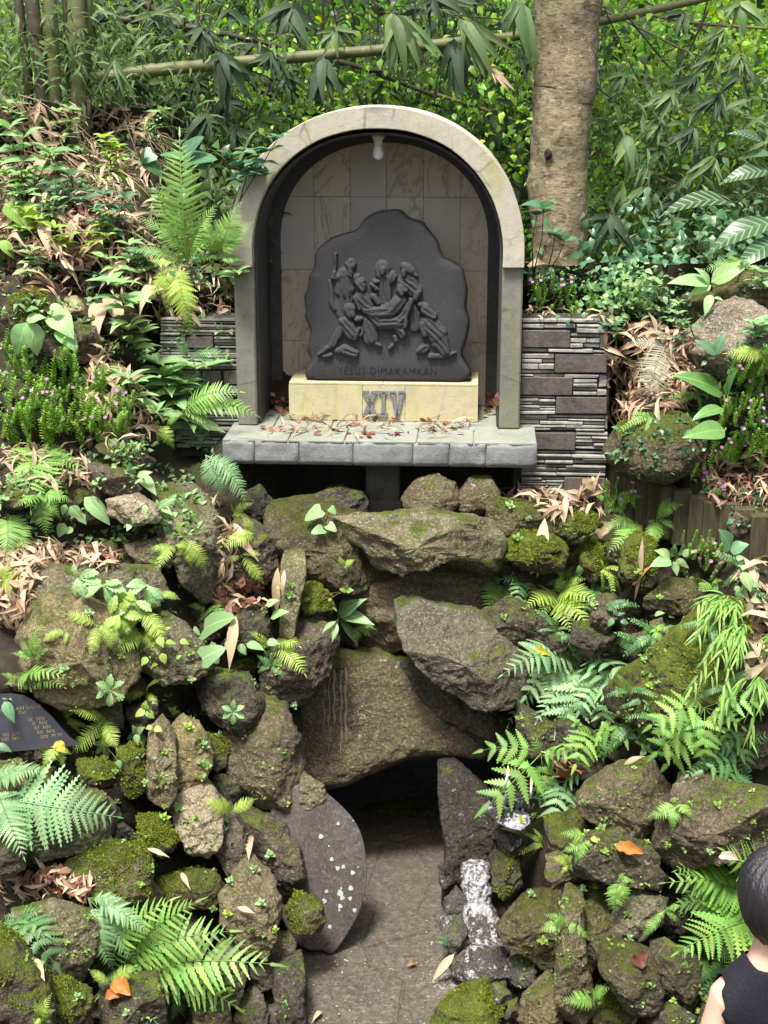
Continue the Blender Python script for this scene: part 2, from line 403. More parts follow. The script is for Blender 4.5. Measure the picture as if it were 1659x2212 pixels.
# ---- ledge
L0, _ = SL(480, 953, 0); L1, _ = SL(1161, 953, 0); _, LZ = SL(820, 1006, 0)
ledge = shrine_thing('stone_ledge', 'grey stone slab ledge carrying the arched niche, tiled along its front', 'ledge')
m = MB(); m.add(*box_vq(L0+.012, L1-.012, .012, 1.0, LZ+.004, -.014, .003)); add_part('core', m, M_GROUT, ledge)
cuts = [480, 550, 646, 763, 892, 971, 1050, 1161]
for a, b in zip(cuts, cuts[1:]):
    x0, x1 = SL(a, 980, 0)[0], SL(b, 980, 0)[0]
    m = MB(); nx, nz = 10, 6
    # rough-hewn face: grid with relief, then sides
    gx = np.linspace(x0+.0035, x1-.0035, nx); gz = np.linspace(LZ, -.006, nz)
    X, ZZ = np.meshgrid(gx, gz); Yv = -.002 + .006*fbm(np.stack((X.ravel()*18, X.ravel()*0, ZZ.ravel()*18), 1), int(a), 3).reshape(X.shape)
    Yv[0, :] += .004; Yv[-1, :] += .004
    F = np.stack((X, Yv, ZZ), -1).reshape(-1, 3); G = F.copy(); G[:, 1] = .03
    q = [(j*nx+i, j*nx+i+1, (j+1)*nx+i+1, (j+1)*nx+i) for j in range(nz-1) for i in range(nx-1)]
    ring = [i for i in range(nx)] + [j*nx+nx-1 for j in range(1, nz)] + [(nz-1)*nx+i for i in range(nx-2, -1, -1)] + [j*nx for j in range(nz-2, 0, -1)]
    nn = nx*nz; Vr = np.concatenate((F, G[ring])); q += [(ring[k], nn+k, nn+(k+1) % len(ring), ring[(k+1) % len(ring)]) for k in range(len(ring))]
    m.add(Vr, q); add_part('front_tile', m, M_LEDGE, ledge, True)
# top tiles: irregular flags
tops = [(0, .30, [0, .21, .39, .62, .80, 1.0]), (.30, .62, [0, .14, .33, .52, .71, .88, 1.0]), (.62, 1.0, [0, .25, .5, .75, 1.0])]
for y0, y1, fr in tops:
    for a, b in zip(fr, fr[1:]):
        x0, x1 = L0+(L1-L0)*a, L0+(L1-L0)*b
        j = rng.uniform(-.02, .02, 4)
        m = MB(); V, Q, T = box_vq(x0+.003, x1-.003, y0+(.0 if y0 == 0 else .003), y1-.003, -.014, .0, .003)
        V[:, 2] += np.where(V[:, 2] > -.007, .0015*np.sin(V[:, 0]*40+V[:, 1]*31), 0)
        m.add(V, Q, T); add_part('top_tile', m, M_LEDGETOP, ledge)
# the short post under the ledge
p0, p1 = SL(785, 1040, .22)[0], SL(868, 1040, .22)[0]; pb = SL(820, 1092, .22)[1]
m = MB(); V, Q, T = box_vq(p0+.012, p1-.012, .22, .44, pb-.10, LZ-.05, .008); m.add(V, Q, T)
post = add_part('support_post', m, M_POST, ledge)
m = MB(); m.add(*box_vq(p0-.006, p1+.006, .205, .46, LZ-.055, LZ+.002, .008)); add_part('post_cap', m, M_POST, post)
m = MB(); m.add(*box_vq(p0-.0, p1+.004, .20, .47, pb-.14, pb+.03, .012)); add_part('post_foot', m, M_POST, post)

# ---- niche
niche = shrine_thing('arched_niche', 'weathered cream stone arched niche sheltering a dark carved relief', 'shrine')
YP = .32
o0, o1 = SL(505, 600, YP)[0], SL(1130, 600, YP)[0]; i0, i1 = SL(551, 720, YP)[0], SL(1082, 720, YP)[0]
zr = SL(815, 577, .29)[1]; zs = SL(815, 552, .29)[1]
r0, r1 = SL(494, 570, .29)[0], SL(1133, 570, .29)[0]; q0, q1 = SL(545, 570, .29)[0], SL(1086, 570, .29)[0]
zc = SL(815, 230, .29)[1]; zi = SL(815, 278, .29)[1]
YB = .93
def arch_curve(xa, xb, zbot, zsp, ztop, n=40):
    cx, rx, rz = (xa+xb)/2, (xb-xa)/2, ztop-zsp
    t = np.linspace(math.pi, 0, n)
    ex = 0.94                                   # slightly fuller than a half ellipse, as in the photo
    x = cx + rx*np.sign(np.cos(t))*np.abs(np.cos(t))**ex; z = zsp + rz*np.sin(t)**ex
    pts = [(xa, zbot)] + list(zip(x, z)) + [(xb, zbot)]
    return np.array(pts)
def band(mb, outer, inner, y0, y1, i0=0, i1=None, gap=0.0):
    i1 = len(outer)-1 if i1 is None else i1
    idx = range(i0, i1+1); V = []
    for k in idx:
        for (c, y) in ((outer, y0), (inner, y0), (inner, y1), (outer, y1)):
            V.append((c[k][0], y, c[k][1]))
    V = np.array(V); n = len(V)//4; Q = []
    for k in range(n-1):
        a, b = 4*k, 4*(k+1)
        for s in range(4): Q.append((a+s, a+(s+1) % 4, b+(s+1) % 4, b+s))
    Q.append((0, 3, 2, 1)); e = 4*(n-1); Q.append((e, e+1, e+2, e+3))
    mb.add(V, Q)
outer = arch_curve(r0, r1, zr, zs, zc, 49); inner = arch_curve(q0, q1, zr, zs, zi, 49)
marks = [0, 5, 9, 13, 17, 21, 25, 29, 33, 37, 41, 45, 50]
for a, b in ((0, 50),):
    m = MB(); band(m, outer, inner, .29, .62, a, b)
    V = m.V[0]; V += .0018*np.stack((vnoise(V*9+a, 3), vnoise(V*9+a, 4), vnoise(V*9+a, 5)), 1)
    o = add_part('arch_ring', m, M_ARCH, niche, False)
    bv = o.modifiers.new('edge', 'BEVEL'); bv.width = .005; bv.segments = 2; bv.limit_method = 'ANGLE'; bv.angle_limit = math.radians(50)
# shell: pillars and vault behind the ring
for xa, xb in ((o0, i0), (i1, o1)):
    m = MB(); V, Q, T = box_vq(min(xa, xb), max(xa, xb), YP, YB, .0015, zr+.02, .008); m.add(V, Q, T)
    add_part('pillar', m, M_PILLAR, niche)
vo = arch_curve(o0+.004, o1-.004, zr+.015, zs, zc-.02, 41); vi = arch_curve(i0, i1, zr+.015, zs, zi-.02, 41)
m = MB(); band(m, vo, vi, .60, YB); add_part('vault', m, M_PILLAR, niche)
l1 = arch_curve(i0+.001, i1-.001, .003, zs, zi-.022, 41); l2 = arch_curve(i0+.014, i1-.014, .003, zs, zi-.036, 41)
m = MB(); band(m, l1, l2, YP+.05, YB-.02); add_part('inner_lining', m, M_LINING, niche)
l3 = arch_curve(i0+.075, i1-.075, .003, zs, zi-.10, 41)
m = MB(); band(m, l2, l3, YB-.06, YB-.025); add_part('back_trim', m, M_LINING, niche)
m = MB(); m.add(*prism_vq([tuple(p) for p in vo] + [(o1-.02, 0.002), (o0+.02, .002)], YB, YB+.06, lambda u, v, w: (u, w, v))); add_part('back_panel', m, M_PILLAR, niche)
# back wall tiles, each cut to the arch
def clip(poly, conv):
    out = [tuple(p) for p in poly]; n = len(conv)
    for k in range(n):
        a, b = conv[k], conv[(k+1) % n]; inp, out = out, []
        f = lambda p: (b[0]-a[0])*(p[1]-a[1])-(b[1]-a[1])*(p[0]-a[0])
        for j in range(len(inp)):
            p, q = inp[j], inp[(j+1) % len(inp)]; fp, fq = f(p), f(q)
            if fp >= 0: out.append(p)
            if (fp >= 0) != (fq >= 0):
                t = fp/(fp-fq); out.append((p[0]+t*(q[0]-p[0]), p[1]+t*(q[1]-p[1])))
        if not out: return []
    return out
conv = [tuple(p) for p in arch_curve(i0+.02, i1-.02, .003, zs, zi-.04, 31)][::-1]
YT = YB-.012
z4 = lambda x, y: SL(466.3+x*.4464, 192+y*.4464, YT)
xs = [z4(v, 800)[0] for v in (302, 478, 652, 826, 1003, 1180, 1360)]
zsn = [z4(800, v)[1] for v in (180, 523, 878, 1222, 1560)]
for a, b in zip(xs, xs[1:]):
    for t, u in zip(zsn, zsn[1:]):
        pg = clip([(a+.0012, u+.0012), (b-.0012, u+.0012), (b-.0012, t-.0012), (a+.0012, t-.0012)], conv)
        if len(pg) < 3: continue
        m = MB(); m.add(*prism_vq(pg, YT, YB-.001, lambda u_, v_, w: (u_, w+float(0), v_))); add_part('wall_tile', m, M_TILE, niche)

# ---- bulb
bx, bz = SL(817, 290, .55)[0], zi-.034
m_ = shrine_thing('light_bulb', 'white light bulb hanging in its socket from the top of the niche', 'light bulb')
def lathe(prof, n=20, c=(0, 0, 0)):
    a = np.linspace(0, 2*np.pi, n, endpoint=False); V = np.concatenate([np.stack((r*np.cos(a), r*np.sin(a), np.full(n, z)), 1) for r, z in prof])+np.array(c)
    k = np.arange(n); Q = np.concatenate([np.stack((i*n+k, i*n+(k+1) % n, (i+1)*n+(k+1) % n, (i+1)*n+k), 1) for i in range(len(prof)-1)])
    return V, Q
m = MB(); m.add(*lathe([(.001, .003), (.052, .002), (.055, -.004), (.045, -.008), (.001, -.008)], 20, (bx, .55, bz))); add_part('ceiling_plate', m, M_RUST, m_)
m = MB(); m.add(*lathe([(.001, -.006), (.034, -.008), (.034, -.02), (.025, -.04), (.023, -.07), (.001, -.07)], 20, (bx, .55, bz))); sock = add_part('socket', m, M_SOCK, m_, True)
m = MB(); m.add(*lathe([(.020, -.068), (.024, -.078), (.030, -.095), (.031, -.112), (.026, -.128), (.014, -.139), (.001, -.142)], 20, (bx, .55, bz))); add_part('bulb', m, M_BULB, sock, True)

# ---- pedestal with its number
YQ = .474
pa, pz = SL(624, 825, YQ); pb_, _ = SL(1033, 826, YQ)
ped = shrine_thing('stone_pedestal', 'cream sandstone pedestal stained green, bearing a Roman numeral', 'pedestal')
m = MB(); m.add(*box_vq(pa+.012, pb_-.012, YQ+.012, YQ+.36, .002, pz-.012, .003)); add_part('core', m, M_GROUT, ped)
sm = [624, 664, 783, 875, 1033]
sm = [SL(v, 870, YQ)[0] for v in sm]; sm = [sm[0], sm[2], sm[3], sm[4]]
for a, b in zip(sm, sm[1:]):
    m = MB(); m.add(*box_vq(a+.0008, b-.0008, YQ, YQ+.03, .002, pz-.0135, .002)); fpan = add_part('front_panel', m, M_PED, ped)
    if a == sm[1]: numpan = fpan
for a, b in ((pa, (pa+pb_)/2), ((pa+pb_)/2, pb_)):
    m = MB(); m.add(*box_vq(a+.0008, b-.0008, YQ-.001, YQ+.37, pz-.013, pz, .002)); add_part('top_panel', m, M_PED, ped)
for a, b in ((pa-.001, pa+.013), (pb_-.013, pb_+.001)):
    m = MB(); m.add(*box_vq(a, b, YQ+.031, YQ+.37, .002, pz-.0135, .002)); add_part('side_panel', m, M_PED, ped)
def glyph(name, polys, x0, x1, zt, zb, depth, parent, mat, y):
    m = MB()
    for pg in polys:
        pp = [(x0+(x1-x0)*u, zb+(zt-zb)*v) for u, v in pg]
        m.add(*prism_vq(pp, y-depth, y+.002, lambda u, v, w: (u, w, v)))
    return add_part(name, m, mat, parent)
zt, zb = SL(825, 843, YQ)[1], SL(825, 899, YQ)[1]
gx = lambda v: SL(v, 870, YQ)[0]
serif = lambda cx, v0, w=.30, h=.13: [(cx-w, v0), (cx+w, v0), (cx+w*.95, v0+h), (cx-w*.95, v0+h)]
X_ = [[(0.02, .93), (.36, .93), (.98, .08), (.64, .08)], [(.64, .925), (.98, .925), (.36, .075), (.02, .075)], serif(.2, .86, .24), serif(.8, .862, .24), serif(.2, -.002, .24), serif(.8, 0, .24)]
I_ = [[(.3, .06), (.7, .06), (.7, .94), (.3, .94)], serif(.5, .86, .5), serif(.5, 0, .5)]
V_ = [[(.03, .93), (.36, .93), (.62, .03), (.38, .03)], [(.66, .925), (.97, .925), (.63, .025), (.40, .025)], serif(.2, .86, .24), serif(.8, .862, .24)]
glyph('numeral_letter', X_, gx(784), gx(815), zt, zb, .014, numpan, M_LETTER, YQ)
glyph('numeral_letter', I_, gx(818), gx(838), zt, zb, .014, numpan, M_LETTER, YQ)
glyph('numeral_letter', V_, gx(842), gx(874), zt, zb, .014, numpan, M_LETTER, YQ)

# ---- carved stone
YR = YQ+.035
rel = shrine_thing('relief_stone', 'dark carved stone with figures in relief standing on the cream pedestal', 'relief')
SP = lambda x, y, ly=YR: SL(*Z('S', x, y), ly)
OUT = [(160,1640),(110,1450),(75,1330),(100,1180),(50,1040),(55,960),(40,850),(70,760),(90,640),(130,590),(140,470),(170,400),(290,300),(400,260),(530,220),(620,110),(730,50),(900,28),(970,50),(1040,110),(1160,150),(1230,240),(1300,330),(1350,470),(1440,520),(1530,580),(1560,680),(1580,800),(1570,960),(1600,1080),(1580,1230),(1530,1400),(1520,1650)]
def densify(poly, k=4):
    n = len(poly); out = []
    p = np.array(poly, float)
    for i in range(n):
        p0, p1, p2, p3 = p[i-1], p[i], p[(i+1) % n], p[(i+2) % n]
        for t in np.arange(k)/k:
            out.append(.5*((2*p1)+(-p0+p2)*t+(2*p0-5*p1+4*p2-p3)*t*t+(-p0+3*p1-3*p2+p3)*t**3))
    return out
pp = np.array([SP(*q) for q in densify(OUT[:-0] if False else OUT)])
pp[:, 1] = np.maximum(pp[:, 1], pz+.0015)
c = pp.mean(axis=0); m = MB(); n = len(pp)
rings = [(1.0, .13), (1.012, .09), (1.005, .03), (.985, .006), (.962, 0.0), (.80, -.001), (.5, .0005), (.2, -.0005)]
V = []
for s, dy in rings:
    q = c+(pp-c)*s; q[:, 1] = np.maximum(q[:, 1], pz+.0015)
    w = .003*fbm(np.stack((q[:, 0]*22, q[:, 1]*22, np.full(n, dy*10)), 1), 5, 3)
    V += [(q[i, 0], YR+dy+(w[i] if s > .99 else w[i]*.2), q[i, 1]) for i in range(n)]
V += [(c[0], YR, c[1]), (c[0], YR+.13, c[1])]
Q = [(r*n+i, r*n+(i+1) % n, (r+1)*n+(i+1) % n, (r+1)*n+i) for r in range(len(rings)-1) for i in range(n)]
e = len(rings)*n
T = [((len(rings)-1)*n+i, (len(rings)-1)*n+(i+1) % n, e) for i in range(n)] + [((i+1) % n, i, e+1) for i in range(n)]
m.add(V, Q, T); rslab = add_part('slab', m, M_RELIEF, rel, True)
FIG = {   # capsules x1 y1 r1 x2 y2 r2 height ; folds
 'man with staff': [(430,650,95,425,770,100,40),(430,800,85,415,1000,75,26),(485,545,44,487,600,36,62),(487,520,48,470,530,42,52),(480,625,28,484,640,20,58),(380,640,36,325,660,28,48),(330,640,26,338,600,22,52),(340,620,11,345,520,13,44),(345,500,22,350,430,18,44),(290,700,22,300,860,30,26),(300,880,36,330,950,34,26),(540,650,42,570,730,36,46)],
 'bearer at the feet': [(575,715,50,600,760,40,74),(565,700,46,585,690,40,64),(590,860,80,640,920,70,60),(700,830,36,745,890,26,66),(530,850,30,570,950,30,54),(640,1090,46,660,1240,60,44),(690,1110,40,700,1240,50,40),(735,1285,26,765,1300,16,40),(620,1060,34,580,1200,22,44)],
 'veiled woman standing': [(785,560,78,785,620,66,46),(790,570,36,790,610,26,72),(795,690,72,805,890,80,36),(715,690,26,745,690,20,56),(690,720,22,730,760,26,52),(880,640,46,850,720,30,40),(840,650,22,850,880,20,50)],
 'bearer with headcloth': [(985,585,36,985,625,26,70),(990,545,44,1050,590,36,60),(1060,600,32,1105,635,14,48),(1020,700,100,1080,760,80,46),(1120,790,40,1100,840,32,58),(1090,1000,56,1090,1120,56,30),(1050,860,26,1080,960,40,34)],
 'figure carried in a cloth': [(955,770,46,965,800,38,84),(960,745,42,1000,770,30,72),(950,880,72,850,960,80,72),(840,970,76,700,980,58,72),(700,985,54,620,960,36,66),(640,970,34,760,1080,60,60),(770,1080,66,930,1080,66,62),(940,1070,60,1040,930,44,60),(1060,870,30,1020,1000,24,84),(1020,1000,23,1000,1110,22,80),(940,1130,54,980,1190,44,52),(900,1215,26,920,1250,22,46),(880,1300,26,850,1325,18,36)],
 'kneeling woman with clasped hands': [(470,955,66,480,1000,54,66),(500,985,34,510,1010,28,74),(430,1080,66,490,1170,84,62),(410,1110,50,310,1290,36,46),(310,1290,34,180,1385,18,34),(440,1345,58,520,1375,44,46),(360,1350,40,440,1330,44,44),(290,1390,24,220,1405,16,36),(540,1050,32,580,1040,26,70),(570,1130,26,520,1230,34,56)],
 'bowed woman in a shawl': [(1190,950,56,1260,1010,40,66),(1130,900,24,1200,940,44,54),(1260,1020,24,1280,1020,16,72),(1220,1080,84,1300,1180,100,60),(1330,1250,92,1380,1340,58,52),(1420,1370,30,1485,1352,8,36),(1190,1320,48,1120,1350,20,42),(1240,1395,32,1370,1385,28,38),(1160,1090,34,1180,1190,30,62)],
}
for fi, (fn, caps) in enumerate(FIG.items()):
    A = np.array(caps, float)
    x0 = min((A[:, 0]-A[:, 2]).min(), (A[:, 3]-A[:, 5]).min())-12; x1 = max((A[:, 0]+A[:, 2]).max(), (A[:, 3]+A[:, 5]).max())+12
    y0 = min((A[:, 1]-A[:, 2]).min(), (A[:, 4]-A[:, 5]).min())-12; y1 = max((A[:, 1]+A[:, 2]).max(), (A[:, 4]+A[:, 5]).max())+12
    st = 6.5; gx_ = np.arange(x0, x1, st); gy_ = np.arange(y0, y1, st); X, Y_ = np.meshgrid(gx_, gy_)
    wx = X+7*vnoise(np.stack((X.ravel()/45, Y_.ravel()/45, X.ravel()*0+fi), 1), 3).reshape(X.shape); wy = Y_+7*vnoise(np.stack((X.ravel()/45, Y_.ravel()/45, X.ravel()*0+fi+9), 1), 4).reshape(X.shape)
    H = np.full(X.shape, -8.0)
    for ci, (ax, ay, ar, bx_, by_, br, h) in enumerate(caps):
        dx, dy = bx_-ax, by_-ay; L2 = dx*dx+dy*dy+1e-6
        t = np.clip(((wx-ax)*dx+(wy-ay)*dy)/L2, 0, 1); r = ar+(br-ar)*t
        d = np.hypot(wx-ax-t*dx, wy-ay-t*dy)/r
        hh = np.where(d < 1, h*np.clip(1-d**3, 0, 1)**.5, -8)
        if max(ar, br) > 45:                                  # folds of cloth run along the limb
            side = ((wx-ax)*(-dy)+(wy-ay)*dx)/math.sqrt(L2)
            hh = hh + np.where(d < .97, 5.5*np.sin(side/8.5+wy/40.0+ci*1.7)*np.sin(np.clip(1-d, 0, 1)*1.8), 0)
        H = np.maximum(H, hh)
    keep = H > -7.5; ny, nx = X.shape
    sx_ = np.array([SP(x, 900)[0] for x in gx_]); sz_ = np.array([SP(800, y)[1] for y in gy_])
    k_mm = .00062
    V = np.stack((np.broadcast_to(sx_[None], X.shape), YR+.001-H*k_mm, np.broadcast_to(sz_[:, None], X.shape)), -1).reshape(-1, 3)
    Q = []
    for j in range(ny-1):
        for i in range(nx-1):
            if keep[j, i] or keep[j+1, i] or keep[j, i+1] or keep[j+1, i+1]:
                Q.append((j*nx+i, (j+1)*nx+i, (j+1)*nx+i+1, j*nx+i+1))
    Q = np.array(Q); used = np.unique(Q); mp = np.full(len(V), -1); mp[used] = np.arange(len(used))
    link('carved_figure', mesh('carved_figure', V[used], mp[Q], None, True), M_RELIEF, rel)
def text_mesh(body, size, extrude=.001, spacing=1.0, offset=0.0):
    cu = bpy.data.curves.new('t', 'FONT'); cu.body = body; cu.size = size; cu.extrude = extrude; cu.space_character = spacing
    cu.align_x = 'CENTER'; cu.align_y = 'CENTER'; cu.resolution_u = 3; cu.offset = offset
    o = bpy.data.objects.new('t', cu); COL.objects.link(o); bpy.context.view_layer.update()
    me = bpy.data.meshes.new_from_object(o.evaluated_get(bpy.context.evaluated_depsgraph_get()))
    bpy.data.objects.remove(o); bpy.data.curves.remove(cu)
    return me
tx0, tz = SP(365, 1540); tx1, _ = SP(1300, 1540)
me = text_mesh('YESUS DIMAKAMKAN', .062, .0012, 1.12, -.0012)
wd = max(v.co.x for v in me.vertices)-min(v.co.x for v in me.vertices)
o = link('inscription', me, M_CUTSHADE, rslab)
o.matrix_basis = Matrix.Translation((((tx0+tx1)/2), YR-.0015, tz)) @ Matrix.Rotation(math.pi/2, 4, 'X') @ Matrix.Diagonal(((tx1-tx0)/wd, 1, 1, 1))

# ---- stacked stone walls
def stone_wall(name, label, regions, blocks, zf, yl, x_all, base_z, seed):
    r = np.random.default_rng(seed); t = shrine_thing(name, label, 'wall', 'stacked stone walls beside the niche')
    xa, xb, zt_, zb_ = x_all
    m = MB(); m.add(*box_vq(xa+.01, xb-.01, yl+.035, yl+.30, zb_-.05, zt_-.02, .005)); add_part('core', m, M_BASE, t)
    for (a, b, c_, d) in blocks:
        x0, z1 = zf(a, c_); x1, z0 = zf(b, d)
        m = MB(); m.add(*box_vq(x0+.003, x1-.003, yl+r.uniform(-.012, -.002), yl+.06, z0+.003, z1-.003, .003, .0015, r)); add_part('stone_block', m, M_BLOCK, t)
    for (a, b, c_, d, nl) in regions:
        x0, z1 = zf(a, c_); x1, z0 = zf(b, d)
        ed = np.sort(r.uniform(.25, .75, max(0, nl-1))); ed = (np.arange(1, nl)+r.uniform(-.22, .22, nl-1))/nl if nl > 1 else np.array([])
        ed = [0]+list(ed)+[1]
        for k in range(nl):
            za, zb2 = z1+(z0-z1)*ed[k], z1+(z0-z1)*ed[k+1]
            L = x1-x0; ns = 1 if L < .16 else (2 if L < .42 else 3); ns = max(1, ns-(r.random() < .35))
            cu = [0]+sorted(((np.arange(1, ns)+r.uniform(-.3, .3, ns-1))/ns).tolist())+[1]
            for s in range(ns):
                u0, u1 = x0+L*cu[s], x0+L*cu[s+1]; h = za-zb2; ins = r.uniform(.0008, .0028)
                V, Q, T = box_vq(u0+.0012, u1-.0012, yl+r.uniform(-.014, .016), yl+.05, zb2+ins, za-ins*.5, min(.0035, h*.18), .0012, r)
                sl = r.uniform(-.018, .018); V[:, 2] += (V[:, 0]-(u0+u1)/2)*sl
                lft = V[:, 0] < (u0+u1)/2; V[lft, 2] = (za+zb2)/2 + (V[lft, 2]-(za+zb2)/2)*r.uniform(.6, 1.0)
                V[~lft, 2] = (za+zb2)/2 + (V[~lft, 2]-(za+zb2)/2)*r.uniform(.72, 1.0)
                m = MB(); m.add(V, Q, T); add_part('stone_strip', m, M_STRIP, t)
    return t
YW = .40
zfR = lambda x, y: SL(1106+x/3, 553+y/3, YW)
RB = [(62,378,478,597),(275,615,630,760),(52,392,780,905),(283,615,908,1025),(150,412,1138,1258),(335,600,1430,1550)]
RR = [(65,610,405,440,1),(65,412,440,475,1),(420,610,440,500,2),(380,570,502,597,3),(574,610,502,612,1),(62,525,598,628,1),(527,608,612,628,1),(62,272,630,765,4),(20,140,765,780,1),(140,562,763,795,1),
      (20,60,780,905,3),(398,550,797,905,4),(565,612,765,862,1),(552,612,865,905,1),(20,280,905,1025,6),(20,600,1027,1138,5),(602,618,1027,1140,1),(414,618,1138,1258,5),(20,148,1138,1258,5),(20,618,1260,1350,4),(60,606,1350,1430,4),(60,333,1432,1556,7)]
xa, zt_ = zfR(20, 400); xb, zb_ = zfR(616, 1560)
stone_wall('stacked_stone_wall', 'slate wall of thin stacked strips and brown blocks beside the tree, right of the niche', RR, RB, zfR, YW, (xa, xb, zt_, zb_), 0, 3)
zfL = lambda x, y: SL(512-x/3, 553+y/3, YW)
LB = [(-20,90,740,835),(100,230,740,835),(150,330,520,600),(20,150,905,1000)]
LR = [(-20,500,402,440,2),(-20,500,440,520,4),(-20,148,522,600,4),(332,500,522,600,3),(-20,500,600,740,7),(232,500,740,835,5),(-20,500,835,905,4),(152,500,905,1000,5),(-20,500,1000,1100,4),(-20,500,1100,1250,6)]
def flip(rs): return [(b, a)+tuple(q) for a, b, *q in rs]
xa, zt_ = zfL(500, 396); xb, zb_ = zfL(-20, 1260)
stone_wall('stacked_stone_wall', 'slate wall of thin stacked strips half hidden by leafy plants, left of the niche', flip(LR), flip(LB), zfL, YW, (xa, xb, zt_, zb_), 0, 5)
# ------------------------------------------------------------------ ground, banks, cave
M_SOIL = plain('dark_leafy_soil', (.020, .016, .011), (.038, .030, .020), 16, .95, .8, .02, .2, (.035, .045, .014), 5)
M_HILL = plain('shaded_forest_floor', (.030, .036, .014), (.05, .045, .024), 6, .95, .8, .04, .2, (.06, .07, .02), 2)
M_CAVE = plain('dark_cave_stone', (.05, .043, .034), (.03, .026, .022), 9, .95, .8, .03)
def sheet(name, pxs, pys, yfun, mat, amp=.07):
    V = []
    for py in pys:
        for px in pxs: V.append(P(px, py, yfun(px, py)))
    V = np.array(V); V[:, 1] += amp*fbm(V*5.0, 11, 4); V[:, 2] += amp*.5*fbm(V*4.0+7, 12, 3)
    nx, ny = len(pxs), len(pys)
    Q = [(j*nx+i, (j+1)*nx+i, (j+1)*nx+i+1, j*nx+i+1) for j in range(ny-1) for i in range(nx-1)]
    return structure(link(name, mesh(name, V, Q), mat))
sheet('bank_left', np.arange(-420, 640, 15), np.arange(225, 2460, 15), lambda x, y: tY(x, y)+.14+max(0, x-500)*.002+max(0, x-330)*max(0, 600-y)*.00006, M_SOIL)
sheet('bank_right', np.arange(1070, 2080, 15), np.arange(570, 2460, 15), lambda x, y: tY(x, y)+.14+max(0, 1160-x)*.004, M_SOIL)
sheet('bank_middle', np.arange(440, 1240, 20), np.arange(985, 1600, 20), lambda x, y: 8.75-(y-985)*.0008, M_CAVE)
# level ground behind the walls and the wooded hillside beyond
xs_, ys_ = np.arange(-3.2, 5.0, .12), np.arange(8.62, 11.6, .12)
X, Y_ = np.meshgrid(xs_, ys_); V = np.stack((X.ravel(), Y_.ravel(), 2.80+.06*fbm(np.stack((X.ravel()*2, Y_.ravel()*2, X.ravel()*0), 1), 3)+np.clip(-.9-X.ravel(), 0, 9)*.35), 1)
nx = len(xs_)
structure(link('terrace_ground', mesh('terrace_ground', V, [(j*nx+i, j*nx+i+1, (j+1)*nx+i+1, (j+1)*nx+i) for j in range(len(ys_)-1) for i in range(nx-1) if not (abs(xs_[i]+.06) < .9 and ys_[j] < 9.06)]), M_SOIL))
xs_, ys_ = np.arange(-14, 14, .35), np.arange(11.0, 30, .35)
X, Y_ = np.meshgrid(xs_, ys_); hz = 2.2+.36*(Y_-11)+.25*fbm(np.stack((X.ravel()*.6, Y_.ravel()*.6, X.ravel()*0), 1), 8).reshape(X.shape)
nx = len(xs_)
structure(link('hillside', mesh('hillside', np.stack((X, Y_, hz), -1).reshape(-1, 3), [(j*nx+i, j*nx+i+1, (j+1)*nx+i+1, (j+1)*nx+i) for j in range(len(ys_)-1) for i in range(nx-1)]), M_HILL))
def hill_z(y): return 2.2+.36*(y-11)
# ground sheet from the cave floor up the path to the camera
xs_, ys_ = np.arange(-9, 9.1, .3), np.arange(-4, 9.6, .3)
X, Y_ = np.meshgrid(xs_, ys_); gz = np.where(Y_ > 5.9, -.003, np.interp(Y_, [-4, 0, 3.4, 5.9], [2.75, 2.6, .72, -.003])); gz = gz+np.where(Y_ < 5.6, .03*fbm(np.stack((X.ravel(), Y_.ravel(), X.ravel()*0), 1), 2).reshape(X.shape), 0)
nx = len(xs_)
def floor_mat(name, c1, c2, c3, bump=.6):   # noise-mottled stone
    n = NT(name); p = n.pos()
    a = n.noise(5, 6, .7, dist=.6); b = n.noise(26, 6, .75); f = n.noise(140, 3, .7)
    col = n.mix(n.ramp(a, .38, .62), c1, c2); col = n.mix(n.ramp(b, .48, .64, 0, .85), col, c3); col = n.mix(n.ramp(n.noise(60, 5, .75), .36, .48, .8, 0), col, tuple(c*.4 for c in c2)); col = n.mix(n.ramp(n.noise(9, 4, .65), .56, .66, 0, .5), col, (.075, .08, .045))
    # white wax spilt below the candles, as drops and splashes
    d = n.n('ShaderNodeVectorMath', operation='DISTANCE'); n.l(p, d.inputs[0]); d.inputs[1].default_value = tuple(PZ(1000, 2110, 0))
    near = n.ramp(d.outputs['Value'], .08, .42, 1, 0)
    drops = n.math('ADD', n.noise(75, 3, .65), n.math('MULTIPLY', n.noise(14, 3), .35))
    wk = n.ramp(n.math('ADD', drops, n.math('MULTIPLY', near, .30)), .97, 1.06, 0, .8)
    col = n.mix(wk, col, (.50, .48, .47))
    return n.done(n.bsdf(col, n.ramp(wk, 0, 1, .75, .45), n.bump(n.math('ADD', n.math('ADD', b, n.math('MULTIPLY', a, .8)), n.math('MULTIPLY', f, .5)), bump, .03), .35))
M_FLAG = floor_mat('worn_flagstone', (.155, .132, .096), (.105, .09, .067), (.24, .21, .16), 1.0)
M_MORTAR = floor_mat('trodden_mortar', (.12, .10, .074), (.085, .072, .053), (.19, .165, .125), 1.0)
structure(link('cave_floor', mesh('cave_floor', np.stack((X, Y_, gz), -1).reshape(-1, 3), [(j*nx+i, j*nx+i+1, (j+1)*nx+i+1, (j+1)*nx+i) for j in range(len(ys_)-1) for i in range(nx-1)]), M_MORTAR))
floor = bpy.data.objects['cave_floor']
